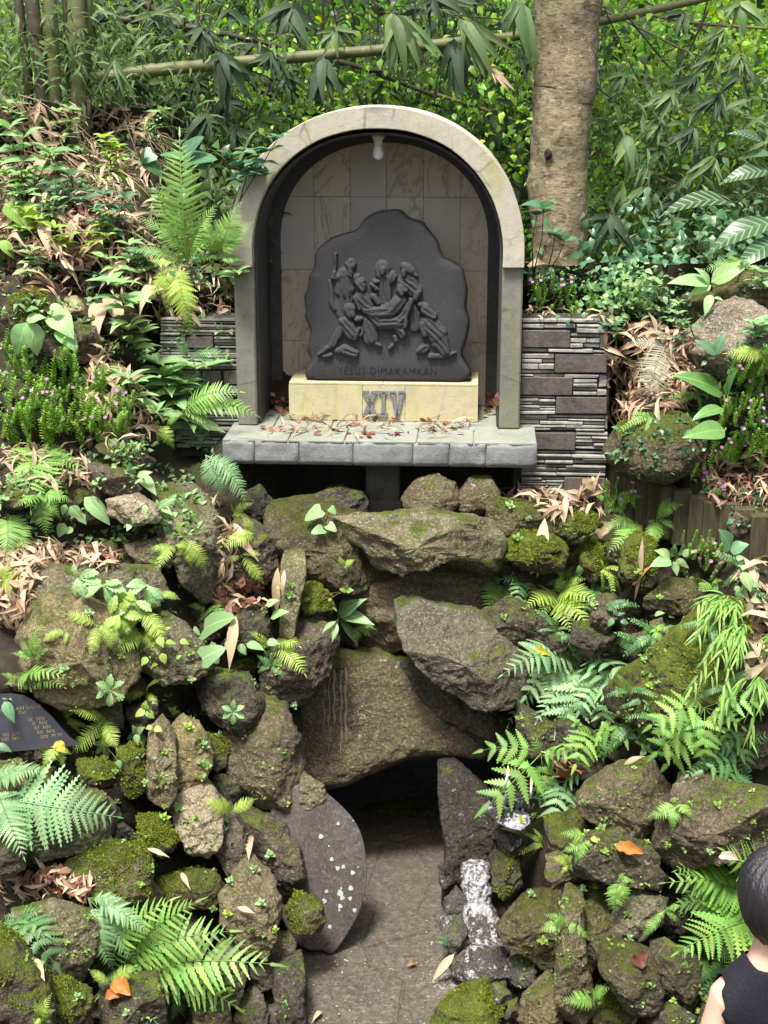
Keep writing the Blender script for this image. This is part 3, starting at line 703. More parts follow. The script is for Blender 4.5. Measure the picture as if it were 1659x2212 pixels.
# flagstones: cells of a scattered pattern, with open joints
r = np.random.default_rng(21); seeds = []
for gx_ in np.arange(-.66, .8, .36):
    for gy_ in np.arange(5.6, 8.3, .33): seeds.append((gx_+r.uniform(-.17, .17), gy_+r.uniform(-.15, .15)))
seeds = np.array(seeds)
for k, s in enumerate(seeds):
    pg = [(s[0]-.5, s[1]-.5), (s[0]+.5, s[1]-.5), (s[0]+.5, s[1]+.5), (s[0]-.5, s[1]+.5)]
    for j, q in enumerate(seeds):
        if j == k or np.hypot(*(q-s)) > .8: continue
        mid, nrm = (s+q)/2, (q-s)/np.hypot(*(q-s)); mid = mid-nrm*.005
        out = []
        for i in range(len(pg)):
            a, b = np.array(pg[i]), np.array(pg[(i+1) % len(pg)]); fa, fb = np.dot(a-mid, nrm), np.dot(b-mid, nrm)
            if fa <= 0: out.append(tuple(a))
            if (fa <= 0) != (fb <= 0): out.append(tuple(a+(b-a)*fa/(fa-fb)))
        pg = out
        if len(pg) < 3: break
    if len(pg) < 3 or max(abs(np.array(pg)[:, 0])) > 1.1: continue
    cpt = np.mean(pg, axis=0); n = len(pg); h = r.uniform(.001, .007); tl = r.uniform(-.02, .02, 2); V = []
    for sc, zz in ((1.0, -.03), (1.0, h-.006), (.965, h)):
        V += [(cpt[0]+(u-cpt[0])*sc, cpt[1]+(v-cpt[1])*sc, zz+(tl[0]*(u-cpt[0])+tl[1]*(v-cpt[1]) if zz > 0 else 0)) for u, v in pg]
    V += [(cpt[0], cpt[1], h+.001)]
    Q = [(a*n+i, a*n+(i+1) % n, (a+1)*n+(i+1) % n, (a+1)*n+i) for a in (0, 1) for i in range(n)]
    link('flagstone', mesh('flagstone', V, Q, [(2*n+i, 2*n+(i+1) % n, 3*n) for i in range(n)], False), M_FLAG, floor)
# loose grit and crumbs of wax on the floor
m = MB(); rg = np.random.default_rng(8)
for k in range(520):
    gp_ = PZ(rg.uniform(660, 1080), rg.uniform(1930, 2230), .004) if k % 3 else PZ(rg.normal(985, 45), rg.normal(2110, 55), .004); s_ = rg.uniform(.002, .0065)
    V = np.array([(1, 0, 0), (0, 1, 0), (-1, 0, 0), (0, -1, 0), (0, 0, .8)])*s_*rg.uniform(.6, 1.3, (5, 3)); a_ = rg.uniform(0, 6.28); V = np.stack((V[:, 0]*math.cos(a_)-V[:, 1]*math.sin(a_), V[:, 0]*math.sin(a_)+V[:, 1]*math.cos(a_), V[:, 2]), 1)
    m.add(V+gp_, None, [(0, 1, 4), (1, 2, 4), (2, 3, 4), (3, 0, 4)])
M_GRIT = plain('pale_grit', (.30, .27, .22), (.16, .14, .11), 200, .8, .1, .003, .3, (.5, .49, .47), 12)
_o = link('grit', m.mesh('grit', False), M_GRIT); stuff(_o, 'pale grit and crumbs of wax scattered on the cave floor', 'grit')
# cave interior: side walls, roof and back as one rough shell
V, Q = [], []
prof = [(-1.0, -.1), (-.95, .5), (-.8, .9), (-.2, 1.05), (.5, 1.02), (.95, .8), (1.05, .4), (1.05, -.1)]
ysc = np.linspace(7.5, 9.5, 12)
pr = np.array(densify(prof, 3)[:-3])
for y in ysc: V += [(u, y, v) for u, v in pr]
nx = len(pr); Q = [(j*nx+i, j*nx+i+1, (j+1)*nx+i+1, (j+1)*nx+i) for j in range(len(ysc)-1) for i in range(nx-1)]
b0 = (len(ysc)-1)*nx; V.append((0, 9.5, .3)); V = np.array(V, float); V += .05*np.stack((fbm(V*4, 1), fbm(V*4, 2)*.3, fbm(V*4, 3)), 1)
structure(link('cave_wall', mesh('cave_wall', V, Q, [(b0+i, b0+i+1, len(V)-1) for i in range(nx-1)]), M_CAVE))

# ------------------------------------------------------------------ rocks
RM = {
 'tan': rock_mat('tan_rock', (0.182, 0.148, 0.079), (0.134, 0.108, 0.059), (0.222, 0.184, 0.102), .25, dark=.35),
 'brown': rock_mat('brown_rock', (0.122, 0.096, 0.058), (0.079, 0.064, 0.038), (0.158, 0.130, 0.077), .35, dark=.5),
 'grey': rock_mat('grey_rock', (0.146, 0.130, 0.077), (0.106, 0.093, 0.057), (0.192, 0.177, 0.109), .30, dark=.4),
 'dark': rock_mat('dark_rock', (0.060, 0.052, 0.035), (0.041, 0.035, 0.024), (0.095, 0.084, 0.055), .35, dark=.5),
 'mossy': rock_mat('mossy_rock', (0.095, 0.077, 0.040), (0.059, 0.049, 0.027), (0.144, 0.121, 0.067), .62, (.10, .125, .018), dark=.4),
 'moss': rock_mat('moss_covered_rock', (0.065, 0.054, 0.028), (0.043, 0.038, 0.021), (0.113, 0.094, 0.045), .90, (.12, .155, .018), dark=.3),
 'olive': rock_mat('olive_stained_rock', (0.101, 0.091, 0.040), (0.067, 0.060, 0.029), (0.143, 0.125, 0.063), .52, (.085, .092, .02), dark=.45),
 'pale': rock_mat('pale_granite', (0.293, 0.247, 0.158), (0.229, 0.184, 0.116), (0.390, 0.339, 0.225), .12, dark=.2),
 'jamb': rock_mat('sooty_shade_rock', (.040, .033, .026), (.026, .022, .018), (.062, .053, .042), .12, dark=.5),  # sooty jamb rock, its shade also put into the darker colour
 'wax': rock_mat('wax_splashed_rock', (.07, .062, .055), (.05, .045, .04), (.12, .11, .1), 0, rough=.42, dark=.4, wax=.66, spec=.6),
 'wax2': rock_mat('wet_dark_rock', (.065, .058, .048), (.045, .04, .035), (.10, .09, .075), .3, rough=.5, dark=.4, wax=.42, spec=.5),
 'soot': rock_mat('sooty_waxed_stone', (.018, .018, .019), (.010, .010, .011), (.05, .05, .055), 0, rough=.3, dark=.2, wax=.55, spec=.7),
}
def poly_radius(pts, n):
    pts = np.asarray(pts, float); th = np.linspace(0, 2*np.pi, n, endpoint=False); R = np.zeros(n)
    for k, t in enumerate(th):
        d = np.array((math.cos(t), math.sin(t))); best = 0
        for i in range(len(pts)):
            a, b = pts[i], pts[(i+1) % len(pts)]; e = b-a; den = d[0]*e[1]-d[1]*e[0]
            if abs(den) < 1e-12: continue
            s = (a[0]*e[1]-a[1]*e[0])/den; u = (a[0]*d[1]-a[1]*d[0])/den
            if s > 0 and -1e-9 <= u <= 1+1e-9: best = max(best, s)
        R[k] = best if best else R[k-1]
    return R
ROCKS = []
MOSSY = []
def rock(zone, poly, mat='brown', label=None, Y=None, off=0.0, thick=.6, boxy=.5, cuts=10, rough=1.0, res=None, seed=None, tilt=.25, strata=0.0, name='rock', group=None, cat='rock', moss=None):
    seed = len(ROCKS)*13+5 if seed is None else seed; r = np.random.default_rng(seed)
    pp = np.array([Z(zone, *q) for q in poly]); 
    area = 0; cx = cy = 0
    for i in range(len(pp)):
        a, b = pp[i], pp[(i+1) % len(pp)]; w = a[0]*b[1]-b[0]*a[1]; area += w; cx += (a[0]+b[0])*w; cy += (a[1]+b[1])*w
    cpx = np.array((cx, cy))/(3*area)
    if Y is None: Y = tY(*cpx)-off
    C = P(cpx[0], cpx[1], Y); s = mpp(C)
    f = (CAM-C)/np.linalg.norm(CAM-C); e1 = np.cross((0, 0, 1.0), f); e1 /= np.linalg.norm(e1); e2 = np.cross(f, e1)
    uv = np.stack(((pp[:, 0]-cpx[0])*s, -(pp[:, 1]-cpx[1])*s), 1)*1.07
    size = math.sqrt(abs(area)/2)*s; 
    nt_ = res or int(np.clip(size*2*math.pi/.012, 44, 150)); np_ = max(18, int(nt_*.42))
    R = poly_radius(uv, nt_)
    th = np.linspace(0, 2*np.pi, nt_, endpoint=False); ph = np.linspace(-math.pi/2, math.pi/2, np_)
    T = size*thick*1.15
    cp = np.abs(np.cos(ph))**boxy; sp = np.sign(ph)*np.abs(np.sin(ph))**(boxy*.9)
    U = (R*np.cos(th))[None]*cp[:, None]; V2 = (R*np.sin(th))[None]*cp[:, None]; Wd = np.broadcast_to((sp*T)[:, None], U.shape)
    pts = np.stack((U, V2 - tilt*np.maximum(Wd, 0)*np.clip(1-np.abs(V2)/(size*2), 0, 1), Wd), -1).reshape(-1, 3)
    for k in range(cuts):                                       # hewn faces
        a = r.uniform(0, 2*np.pi); fr = r.uniform(.3, .95); n_ = np.array((math.cos(a)*math.sqrt(1-fr*fr), math.sin(a)*math.sqrt(1-fr*fr), fr))
        if k == 0: n_ = np.array((r.uniform(-.25, .25), .62, .70))   # a face that looks up
        n_ /= np.linalg.norm(n_)
        d = pts@n_; lim = d.max()*(r.uniform(.68, .9) if fr > .55 or k == 0 else r.uniform(.84, .95)); ex = np.maximum(0, d-lim); pts = pts-n_[None]*(ex*.97)[:, None]
    wp = C+pts[:, :1]*e1+pts[:, 1:2]*e2+pts[:, 2:]*f
    nrm = pts/(np.linalg.norm(pts, axis=1)[:, None]+1e-9)
    am = size*rough
    q = wp/size
    dsp = .030*am*fbm(q*1.6+seed, seed, 3) + .034*am*(.45-np.abs(fbm(q*3.1+seed, seed+9, 3))) + .007*np.minimum(1, rough)*fbm(wp*22, seed+2, 3) + .012*min(1, rough)*(.4-np.abs(fbm(wp*np.array((11, 11, 17)), seed+6, 3))) + .004*fbm(wp*75, seed+4, 2)
    if strata:
        ang = r.uniform(-.35, .35); sv = (wp[:, 2]+ang*wp[:, 0]+.02*fbm(wp*6, seed))*strata
        dsp += .012*(np.abs((sv % 1)-.5)*2)**.5-.006
    nw = nrm[:, :1]*e1+nrm[:, 1:2]*e2+nrm[:, 2:]*f
    wp = wp+nw*dsp[:, None]
    V = wp-C
    k = np.arange(nt_); k2 = (k+1) % nt_
    Q = np.concatenate([np.stack((i*nt_+k, i*nt_+k2, (i+1)*nt_+k2, (i+1)*nt_+k), 1) for i in range(np_-1)])
    o = link(name, mesh(name, V, Q), RM[mat], None, C)
    side = 'left' if cpx[0] < 700 else ('right' if cpx[0] > 1040 else 'middle')
    if label is None:
        what = {'tan': 'tan', 'brown': 'brown', 'grey': 'grey', 'dark': 'dark', 'mossy': 'patchily mossy', 'moss': 'moss covered', 'olive': 'olive stained', 'pale': 'pale', 'wax': 'wax splashed', 'wax2': 'dark wet'}[mat]
        if side == 'left': where = 'in the fern bank left of the cave mouth' if cpx[1] > 1400 else 'on the leafy slope left of the niche'
        elif side == 'right': where = 'piled right of the cave mouth' if cpx[1] > 1560 else 'in the fern bank below the slate wall beside the tree'
        else: where = 'packed below the ledge above the cave mouth'
        lab = '%s stone %s' % (what, where)
        tag(o, lab, 'rock', lab.replace(' stone ', ' stones '))
    else: tag(o, label, cat, group)
    ROCKS.append((o, wp, Q, nw, mat, np_, nt_))
    return o
# --- middle, above the cave
rock('B', [(180,400),(230,260),(420,230),(560,290),(700,330),(700,480),(780,580),(770,660),(640,685),(500,660),(390,600),(370,480),(240,470)], 'olive', 'brown green boulder with trailing heart leaves under the ledge', Y=7.72, thick=.45, cuts=11, rough=.9)
rock('B', [(560,420),(560,340),(690,315),(870,300),(1040,305),(1220,320),(1310,350),(1380,480),(1340,530),(1180,500),(1100,500),(1020,540),(880,600),(780,590),(720,540),(690,480)], 'grey', 'long grey overhanging ledge of rock just below the stone post', Y=7.55, thick=.42, cuts=10, rough=1.1, strata=9)
rock('B', [(560,640),(800,560),(1000,500),(1200,490),(1400,520),(1420,700),(1250,840),(1000,900),(760,1020),(600,900)], 'brown', 'shadowed rock face between the overhang and the cave lintel', Y=7.8, thick=.35, cuts=10, strata=8)
rock('B', [(855,760),(960,740),(1060,770),(1230,800),(1350,860),(1500,1000),(1500,1180),(1400,1245),(1220,1235),(1130,1170),(950,1020),(880,940)], 'grey', 'large slanting grey green rock right of the cave lintel', Y=7.35, thick=.42, cuts=11, tilt=.4, strata=7)
rock('B', [(370,1180),(430,1080),(560,1000),(780,1000),(900,1060),(1080,1180),(1280,1330),(1320,1480),(1245,1530),(1000,1515),(880,1530),(740,1580),(600,1650),(460,1675),(350,1620),(345,1380)], 'brown', 'flat streaked stone lintel over the cave mouth', Y=7.62, thick=.26, boxy=.4, cuts=0, rough=.8, tilt=.0, seed=77)
LINTEL = ROCKS[-1][0]
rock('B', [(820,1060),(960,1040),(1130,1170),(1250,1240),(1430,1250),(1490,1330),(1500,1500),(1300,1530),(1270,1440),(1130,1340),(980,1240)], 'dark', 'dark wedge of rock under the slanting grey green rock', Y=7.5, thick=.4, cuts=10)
rock('B', [(330,880),(440,800),(490,860),(545,960),(505,1120),(430,1200),(400,1240),(300,1260),(180,1180),(150,1010),(240,950)], 'brown', 'cracked brown rock below the upright grey slab', Y=7.3, thick=.5, cuts=12, rough=1.2)
rock('D', [(1250,20),(1230,120),(1270,290),(1380,350),(1560,395),(1650,340),(1650,160),(1600,-20),(1560,-150),(1420,-230),(1280,-180),(1230,-60)], 'brown', 'big square brown block left of the lintel', Y=6.98, thick=.6, cuts=12, boxy=.45)
rock('B', [(285,505),(330,495),(385,510),(388,620),(345,820),(322,925),(255,920),(265,700),(268,560)], 'grey', 'upright thin grey slab among the dry leaves', Y=7.28, thick=.3, boxy=.3, cuts=3, rough=.35, tilt=0)
rock('B', [(365,680),(430,648),(500,720),(520,790),(430,820),(375,800)], 'moss', Y=7.4)
rock('B', [(-20,400),(90,325),(165,380),(235,430),(245,600),(150,665),(10,630)], 'brown', Y=7.6, cuts=11)
rock('B', [(880,230),(940,150),(1050,115),(1130,150),(1165,240),(1110,310),(900,295)], 'brown', 'rounded brown boulder beside the stone post under the ledge', Y=7.98, thick=.6, cuts=2, rough=.6, boxy=.8)
rock('B', [(1150,220),(1220,120),(1310,125),(1358,200),(1335,280),(1260,315),(1150,305)], 'brown', 'smaller rounded boulder under the ledge by the slate wall', Y=8.0, thick=.6, cuts=3, rough=.6, boxy=.8)
rock('B', [(1300,270),(1350,228),(1560,255),(1605,300),(1560,390),(1400,408),(1310,360)], 'mossy', 'flat moss topped stone at the foot of the slate wall', Y=7.72, thick=.55, cuts=3)
rock('B', [(1380,440),(1480,400),(1660,415),(1700,480),(1680,580),(1560,605),(1450,565),(1390,510)], 'moss', Y=7.55, thick=.5)
rock('B', [(60,210),(160,170),(215,240),(190,350),(90,350)], 'dark', Y=8.0, cuts=2, boxy=.85)
rock('B', [(330,240),(540,170),(690,200),(700,320),(560,330)], 'dark', Y=8.1)
rock('B', [(1280,800),(1400,730),(1500,750),(1610,830),(1580,940),(1490,970),(1380,900)], 'dark', Y=7.45)
rock('B', [(1380,560),(1500,590),(1600,700),(1560,800),(1400,760)], 'dark', Y=7.7)
rock('B', [(480,700),(600,680),(780,760),(760,980),(640,1000),(520,900)], 'dark', Y=7.85)
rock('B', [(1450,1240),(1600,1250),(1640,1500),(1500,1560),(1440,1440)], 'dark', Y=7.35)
# --- left
rock('A', [(120,830),(190,650),(300,600),(480,610),(660,690),(750,860),(730,1060),(600,1180),(330,1205),(210,1130),(170,980)], 'tan', 'big cracked tan boulder above the black plaque', off=.16, thick=.5, cuts=12, rough=1.2)
rock('A', [(740,840),(830,650),(1000,780),(1115,920),(1105,1035),(1000,1075),(860,1060),(740,1000)], 'grey', 'lichen spotted boulder between big tan boulder and heart leaf plant', off=.1, thick=.5, cuts=11)
rock('A', [(850,60),(960,0),(1060,10),(1140,110),(1235,300),(1245,480),(1185,640),(1080,630),(980,500),(900,320),(845,200)], 'grey', 'long leaning grey slab left below the ledge', off=.08, thick=.45, cuts=11, strata=6, boxy=.5)
rock('A', [(590,90),(760,65),(855,130),(855,205),(700,225),(600,175)], 'pale', off=.08)
rock('A', [(690,330),(860,300),(970,300),(995,390),(900,445),(750,425)], 'brown', off=.08)
rock('A', [(110,490),(200,450),(420,440),(860,470),(900,640),(760,720),(480,680),(230,640)], 'grey', 'broad grey rock under a mat of toothed rosettes', off=.1, thick=.4)
rock('D', [(825,-30),(900,-115),(955,0),(950,300),(900,378),(810,315),(795,150)], 'tan', 'tall brown stone left of the rust brown stone', off=.1, thick=.7, boxy=.7)
rock('D', [(945,-60),(1010,-110),(1090,-70),(1155,40),(1150,130),(1100,230),(1040,290),(960,305),(935,100)], 'tan', 'rust brown bulging stone', off=.14, thick=.7)
rock('A', [(1060,1060),(1200,1015),(1345,1040),(1425,1160),(1425,1290),(1300,1340),(1180,1285),(1100,1180)], 'dark', off=.08, thick=.6)
rock('A', [(1240,690),(1440,670),(1475,840),(1370,910),(1260,870)], 'dark', off=.06)
rock('A', [(490,1210),(665,1185),(670,1340),(550,1350)], 'brown', off=.05)
rock('A', [(690,1225),(855,1185),(855,1300),(720,1340)], 'dark', off=.05)
rock('D', [(930,360),(1000,310),(1130,250),(1195,330),(1218,440),(1192,570),(1130,645),(1020,625),(970,500)], 'pale', 'sunlit pale tan stone with pitted face', off=.2, thick=.6, cuts=11)
rock('D', [(1190,430),(1260,375),(1325,480),(1365,640),(1335,745),(1230,745),(1175,600)], 'brown', off=.14, thick=.6)
rock('D', [(1290,365),(1420,400),(1560,480),(1625,620),(1655,780),(1540,970),(1490,860),(1380,640),(1325,480)], 'brown', 'large dark brown rock beside the round door stone', Y=6.72, thick=.6, cuts=11)
rock('D', [(1380,635),(1480,740),(1530,920),(1495,1090),(1435,1205),(1330,1155),(1215,1000),(1210,850),(1290,740)], 'tan', 'big flat leaf shaped tan slab standing on edge', Y=6.28, thick=.4, cuts=10, boxy=.5)
rock('D', [(140,560),(400,285),(560,315),(655,440),(580,565),(360,625),(190,640)], 'grey', 'flat topped grey slab under the broad fern frond', off=.1, thick=.5)
rock('D', [(320,690),(560,585),(760,595),(815,700),(805,850),(700,885),(560,875),(390,810)], 'mossy', 'broad boulder with yellow moss dots below the flat slab', off=.14, thick=.55)
rock('D', [(90,920),(300,895),(480,955),(535,1000),(505,1140),(415,1345),(250,1240),(175,1160),(105,1050)], 'grey', 'smooth dark grey wedge shaped rock', off=.18, thick=.55, cuts=9, rough=.6)
rock('D', [(-160,1040),(-20,1020),(70,1080),(160,1200),(245,1340),(265,1460),(240,1640),(-160,1640)], 'mossy', 'big yellow mossy boulder beside the grey wedge shaped rock', off=.2, thick=.6, cuts=3)
rock('D', [(265,1350),(380,1325),(495,1400),(485,1490),(360,1610),(255,1510)], 'moss', off=.15)
rock('D', [(820,770),(1060,730),(1165,740),(1215,830),(1150,935),(1000,925),(890,885)], 'mossy', off=.1)
rock('D', [(700,890),(820,790),(895,860),(860,965),(750,1000)], 'brown', off=.1)
rock('D', [(1120,1210),(1220,1115),(1305,1140),(1345,1280),(1285,1455),(1180,1410),(1125,1300)], 'grey', off=.16)
rock('D', [(1050,1330),(1150,1290),(1240,1480),(1255,1640),(1070,1640)], 'tan', off=.18)
rock('D', [(1285,1440),(1400,1335),(1455,1500),(1445,1660),(1280,1660)], 'grey', off=.1)
rock('D', [(1445,1185),(1475,1080),(1590,1062),(1608,1130),(1545,1245)], 'brown', 'small reddish brown stone wedged by the leaf shaped slab', Y=6.3)
rock('D', [(1500,1250),(1640,1175),(1665,1330),(1655,1640),(1510,1640)], 'dark', Y=6.12)
rock('D', [(1310,1185),(1490,1230),(1510,1360),(1400,1370),(1335,1280)], 'dark', off=.08)
rock('E', [(190,1000),(250,930),(340,950),(400,990),(412,1080),(395,1160),(250,1150)], 'mossy', 'squarish mossy stone at the foot of the round door stone', Y=6.42)
rock('D', [(860,970),(1000,925),(1110,1050),(1090,1190),(940,1160)], 'brown', off=.1)
rock('D', [(430,130),(570,125),(645,200),(600,285),(440,265)], 'moss', off=.1)
rock('D', [(560,440),(680,470),(765,560),(650,590)], 'dark', off=.06)
rock('D', [(760,420),(900,440),(970,580),(880,660),(770,600)], 'moss', off=.1)
rock('D', [(1110,-20),(1240,20),(1250,130),(1170,180),(1120,100)], 'mossy', off=.06)
rock('D', [(1170,190),(1290,230),(1300,330),(1200,400),(1150,300)], 'dark', off=.06)
rock('D', [(640,60),(790,40),(800,300),(700,330),(640,220)], 'moss', off=.04)
rock('D', [(-60,150),(120,140),(160,330),(60,430),(-60,420)], 'tan', off=.04)
rock('D', [(-60,560),(130,590),(120,720),(-60,740)], 'dark', off=.04)
rock('D', [(560,1340),(860,1300),(900,1600),(560,1640)], 'dark', off=.0)
rock('E', [(275,200),(340,240),(405,290),(435,375),(390,415),(280,415),(262,300)], 'grey', 'thin slab leaning over the round door stone', Y=6.85, thick=.3)
rock('L', [(10,410),(80,270),(190,205),(300,250),(352,300),(280,370),(150,445),(40,440)], 'mossy', 'yellowish rock at the foot of the dry bamboo leaves', off=.1, cuts=3)
rock('L', [(400,335),(430,270),(500,268),(538,330),(512,392),(430,390)], 'pale', 'small pale grey stone beside the yellowish rock', off=.1, cuts=11)
rock('L', [(255,475),(480,445),(600,465),(660,560),(622,665),(500,695),(330,625),(262,560)], 'brown', 'dark hollowed rock behind the big soft leaves', off=.1)
rock('L', [(465,435),(560,392),(645,420),(600,480)], 'olive', off=.06)
rock('L', [(490,750),(640,705),(800,735),(905,880),(865,1085),(700,1130),(550,1010)], 'moss', 'moss covered boulder behind the pink flowered shrub', off=.1)
rock('L', [(635,1225),(760,1195),(880,1225),(990,1330),(965,1375),(850,1390),(730,1310)], 'olive', 'flat greenish slab below the leafy slope', off=.12, thick=.35, boxy=.4)
rock('L', [(585,1340),(830,1360),(900,1500),(800,1570),(630,1510)], 'brown', off=.08)
rock('L', [(680,400),(860,375),(965,430),(900,505),(695,485)], 'olive', off=.0)
# --- cave interior and right jamb
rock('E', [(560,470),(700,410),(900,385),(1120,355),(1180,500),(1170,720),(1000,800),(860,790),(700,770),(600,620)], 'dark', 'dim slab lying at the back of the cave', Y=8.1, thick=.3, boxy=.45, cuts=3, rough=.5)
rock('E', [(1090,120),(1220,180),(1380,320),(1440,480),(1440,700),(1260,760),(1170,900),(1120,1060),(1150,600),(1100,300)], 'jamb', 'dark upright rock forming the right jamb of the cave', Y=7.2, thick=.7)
rock('E', [(1235,760),(1290,735),(1385,755),(1415,860),(1395,1000),(1290,985),(1235,880)], 'wax', 'white wax coated stone below the candle stone', Y=6.78, thick=.6)
rock('E', [(1260,1030),(1290,1000),(1400,1005),(1485,1140),(1505,1260),(1400,1320),(1290,1260),(1255,1120)], 'wax', 'wax run rock stepping down to the cave floor', Y=6.62, thick=.6)
rock('E', [(1135,965),(1200,898),(1272,955),(1288,1035),(1210,1068),(1145,1035)], 'wax2', Y=6.72)
rock('E', [(1115,1085),(1210,1065),(1258,1140),(1245,1245),(1200,1295),(1110,1205)], 'wax2', Y=6.5)
rock('E', [(1395,710),(1450,685),(1565,735),(1580,900),(1510,975),(1425,885)], 'mossy', Y=6.72)
rock('E', [(1445,560),(1560,585),(1610,650),(1570,750),(1455,690)], 'dark', Y=6.8)
rock('E', [(1050,1720),(1110,1590),(1240,1480),(1380,1440),(1450,1550),(1460,1760),(1040,1780)], 'moss', 'low mossy boulder on the cave floor by the wax splashes', Y=6.03, cuts=3)
rock('E', [(1175,1340),(1290,1250),(1480,1250),(1510,1400),(1340,1465),(1185,1425)], 'wax2', Y=6.35)
rock('E', [(1100,780),(1180,700),(1250,780),(1230,900),(1130,960)], 'dark', Y=6.95)
# --- right
rock('F', [(565,345),(640,260),(720,200),(800,155),(960,125),(1085,300),(1065,410),(950,570),(880,570),(700,490),(590,445)], 'brown', 'big rock with a pale mossy top edge under toothed ferns', off=.2, thick=.6, cuts=11)
rock('F', [(1130,240),(1200,210),(1400,250),(1720,290),(1720,640),(1400,660),(1190,790),(1015,700),(995,640),(1045,460),(1095,330)], 'brown', 'largest brown block of the right hand pile', off=.24, thick=.5, cuts=12)
rock('F', [(555,650),(640,575),(820,565),(1000,605),(1015,740),(1078,800),(1000,860),(800,845),(555,830),(545,720)], 'dark', 'flat dark charred rock with fallen leaves on top', off=.26, thick=.6, cuts=9, tilt=.0)
rock('F', [(370,480),(560,410),(610,540),(550,690),(395,670)], 'mossy', off=.1)
rock('F', [(95,1110),(180,1000),(260,915),(455,880),(468,1000),(435,1310),(380,1350),(250,1240),(125,1180)], 'olive', 'smooth yellowish rock jutting toward the cave mouth', off=.26, thick=.65, cuts=9, rough=.8)
rock('F', [(465,890),(590,895),(572,1020),(605,1280),(668,1560),(600,1630),(500,1610),(428,1480),(435,1200),(448,1000)], 'brown', 'tall narrow upright dark stone', off=.24, thick=.7)
rock('F', [(590,915),(745,915),(755,1200),(695,1240),(640,1390),(598,1240),(568,1060)], 'mossy', 'upright stone with yellow moss wedged beside tall narrow stone', off=.2, thick=.7)
rock('F', [(770,1000),(900,885),(1060,935),(1035,1045),(930,1165),(770,1210),(742,1120)], 'grey', 'slanting grey stone under the small bright fern', off=.24, thick=.6, cuts=10)
rock('F', [(690,1240),(780,1205),(960,1235),(1038,1440),(1035,1570),(890,1595),(800,1490),(685,1350)], 'olive', 'yellow green tinged boulder with purple fallen leaves', off=.26, thick=.6)
rock('F', [(975,1225),(1060,1190),(1240,1275),(1268,1440),(1195,1530),(1060,1490),(965,1340)], 'dark', off=.18)
rock('F', [(660,1470),(800,1490),(890,1600),(860,1740),(640,1740)], 'mossy', off=.2)
rock('F', [(235,1510),(370,1380),(435,1440),(455,1600),(445,1750),(210,1750)], 'brown', off=.2)
rock('F', [(970,1580),(1120,1550),(1230,1620),(1210,1750),(950,1750)], 'dark', off=.2)
rock('F', [(120,1310),(240,1240),(330,1340),(295,1440),(165,1430)], 'wax2', off=.14)
rock('F', [(50,1450),(130,1415),(178,1550),(75,1590)], 'wax2', off=.1)
rock('F', [(135,1540),(200,1515),(215,1610),(140,1630)], 'dark', off=.12)
rock('F', [(1250,1540),(1400,1570),(1400,1740),(1250,1740)], 'dark', off=.12)
rock('F', [(500,140),(640,125),(730,155),(705,215),(575,240)], 'dark', off=.08)
rock('F', [(370,700),(440,672),(545,735),(548,880),(415,890),(372,800)], 'brown', off=.14)
rock('F', [(1080,860),(1200,900),(1200,1100),(1080,1180),(1040,1020)], 'dark', off=.02)
rock('C', [(745,1225),(840,1115),(980,1005),(1180,785),(1300,695),(1450,695),(1530,900),(1490,1150),(1410,1300),(1060,1340),(900,1380),(775,1340)], 'moss', 'huge slanting boulder with bright green moss on its edge', off=.26, thick=.5, cuts=9, tilt=.35)
rock('C', [(755,1240),(900,1360),(1070,1390),(1010,1570),(900,1520),(785,1340)], 'dark', off=.14)
rock('C', [(960,650),(1050,555),(1200,555),(1262,640),(1190,745),(1060,762),(955,725)], 'olive', off=.12)
rock('C', [(805,400),(880,300),(985,335),(1008,480),(985,625),(890,670),(805,520)], 'moss', 'rounded mossy stone with a dry leaf leaning on it', off=.12)
rock('C', [(555,400),(620,345),(695,380),(698,545),(620,570),(565,480)], 'moss', off=.1)
rock('C', [(415,165),(500,138),(595,180),(650,262),(520,318),(425,275)], 'moss', 'bright green mossy cushion stone below the slate wall', off=.12, cuts=1)
rock('C', [(580,200),(650,185),(690,240),(620,290)], 'moss', off=.1)
rock('C', [(715,370),(790,292),(835,340),(815,490),(735,470)], 'mossy', off=.1)
rock('C', [(660,660),(760,640),(798,780),(720,870),(630,825)], 'brown', off=.06)
rock('C', [(860,900),(960,845),(1008,950),(900,1020)], 'brown', off=.08)
rock('C', [(975,800),(1040,782),(1068,860),(985,905)], 'brown', off=.08)
rock('C', [(330,830),(430,845),(530,900),(480,970),(360,970)], 'dark', off=.1)
rock('C', [(530,815),(700,810),(770,880),(700,975),(510,930)], 'dark', off=.06)
rock('C', [(1470,980),(1700,1000),(1700,1300),(1560,1320),(1490,1200)], 'dark', off=.1)
rock('C', [(195,1260),(300,1340),(430,1400),(440,1580),(230,1580),(205,1400)], 'dark', off=.06)
rock('C', [(430,1390),(560,1410),(720,1500),(710,1670),(440,1620)], 'dark', off=.06)
rock('C', [(1180,1330),(1400,1310),(1660,1340),(1700,1560),(1500,1640),(1200,1600)], 'dark', off=.0)
rock('G', [(628,1250),(700,1115),(880,1045),(980,1005),(1100,1025),(1215,1115),(1228,1225),(1160,1355),(1020,1435),(860,1425),(715,1375),(645,1315)], 'mossy', 'big round brown boulder edged with bright moss beside the slate wall', Y=7.62, thick=.6, cuts=2, rough=.6, boxy=.8)
rock('G', [(1090,530),(1200,460),(1320,335),(1430,285),(1530,305),(1720,400),(1760,560),(1690,720),(1400,775),(1240,710),(1120,630)], 'pale', 'large pale granite boulder on the upper right slope', off=.1, thick=.5, cuts=3, rough=.7, boxy=.75)
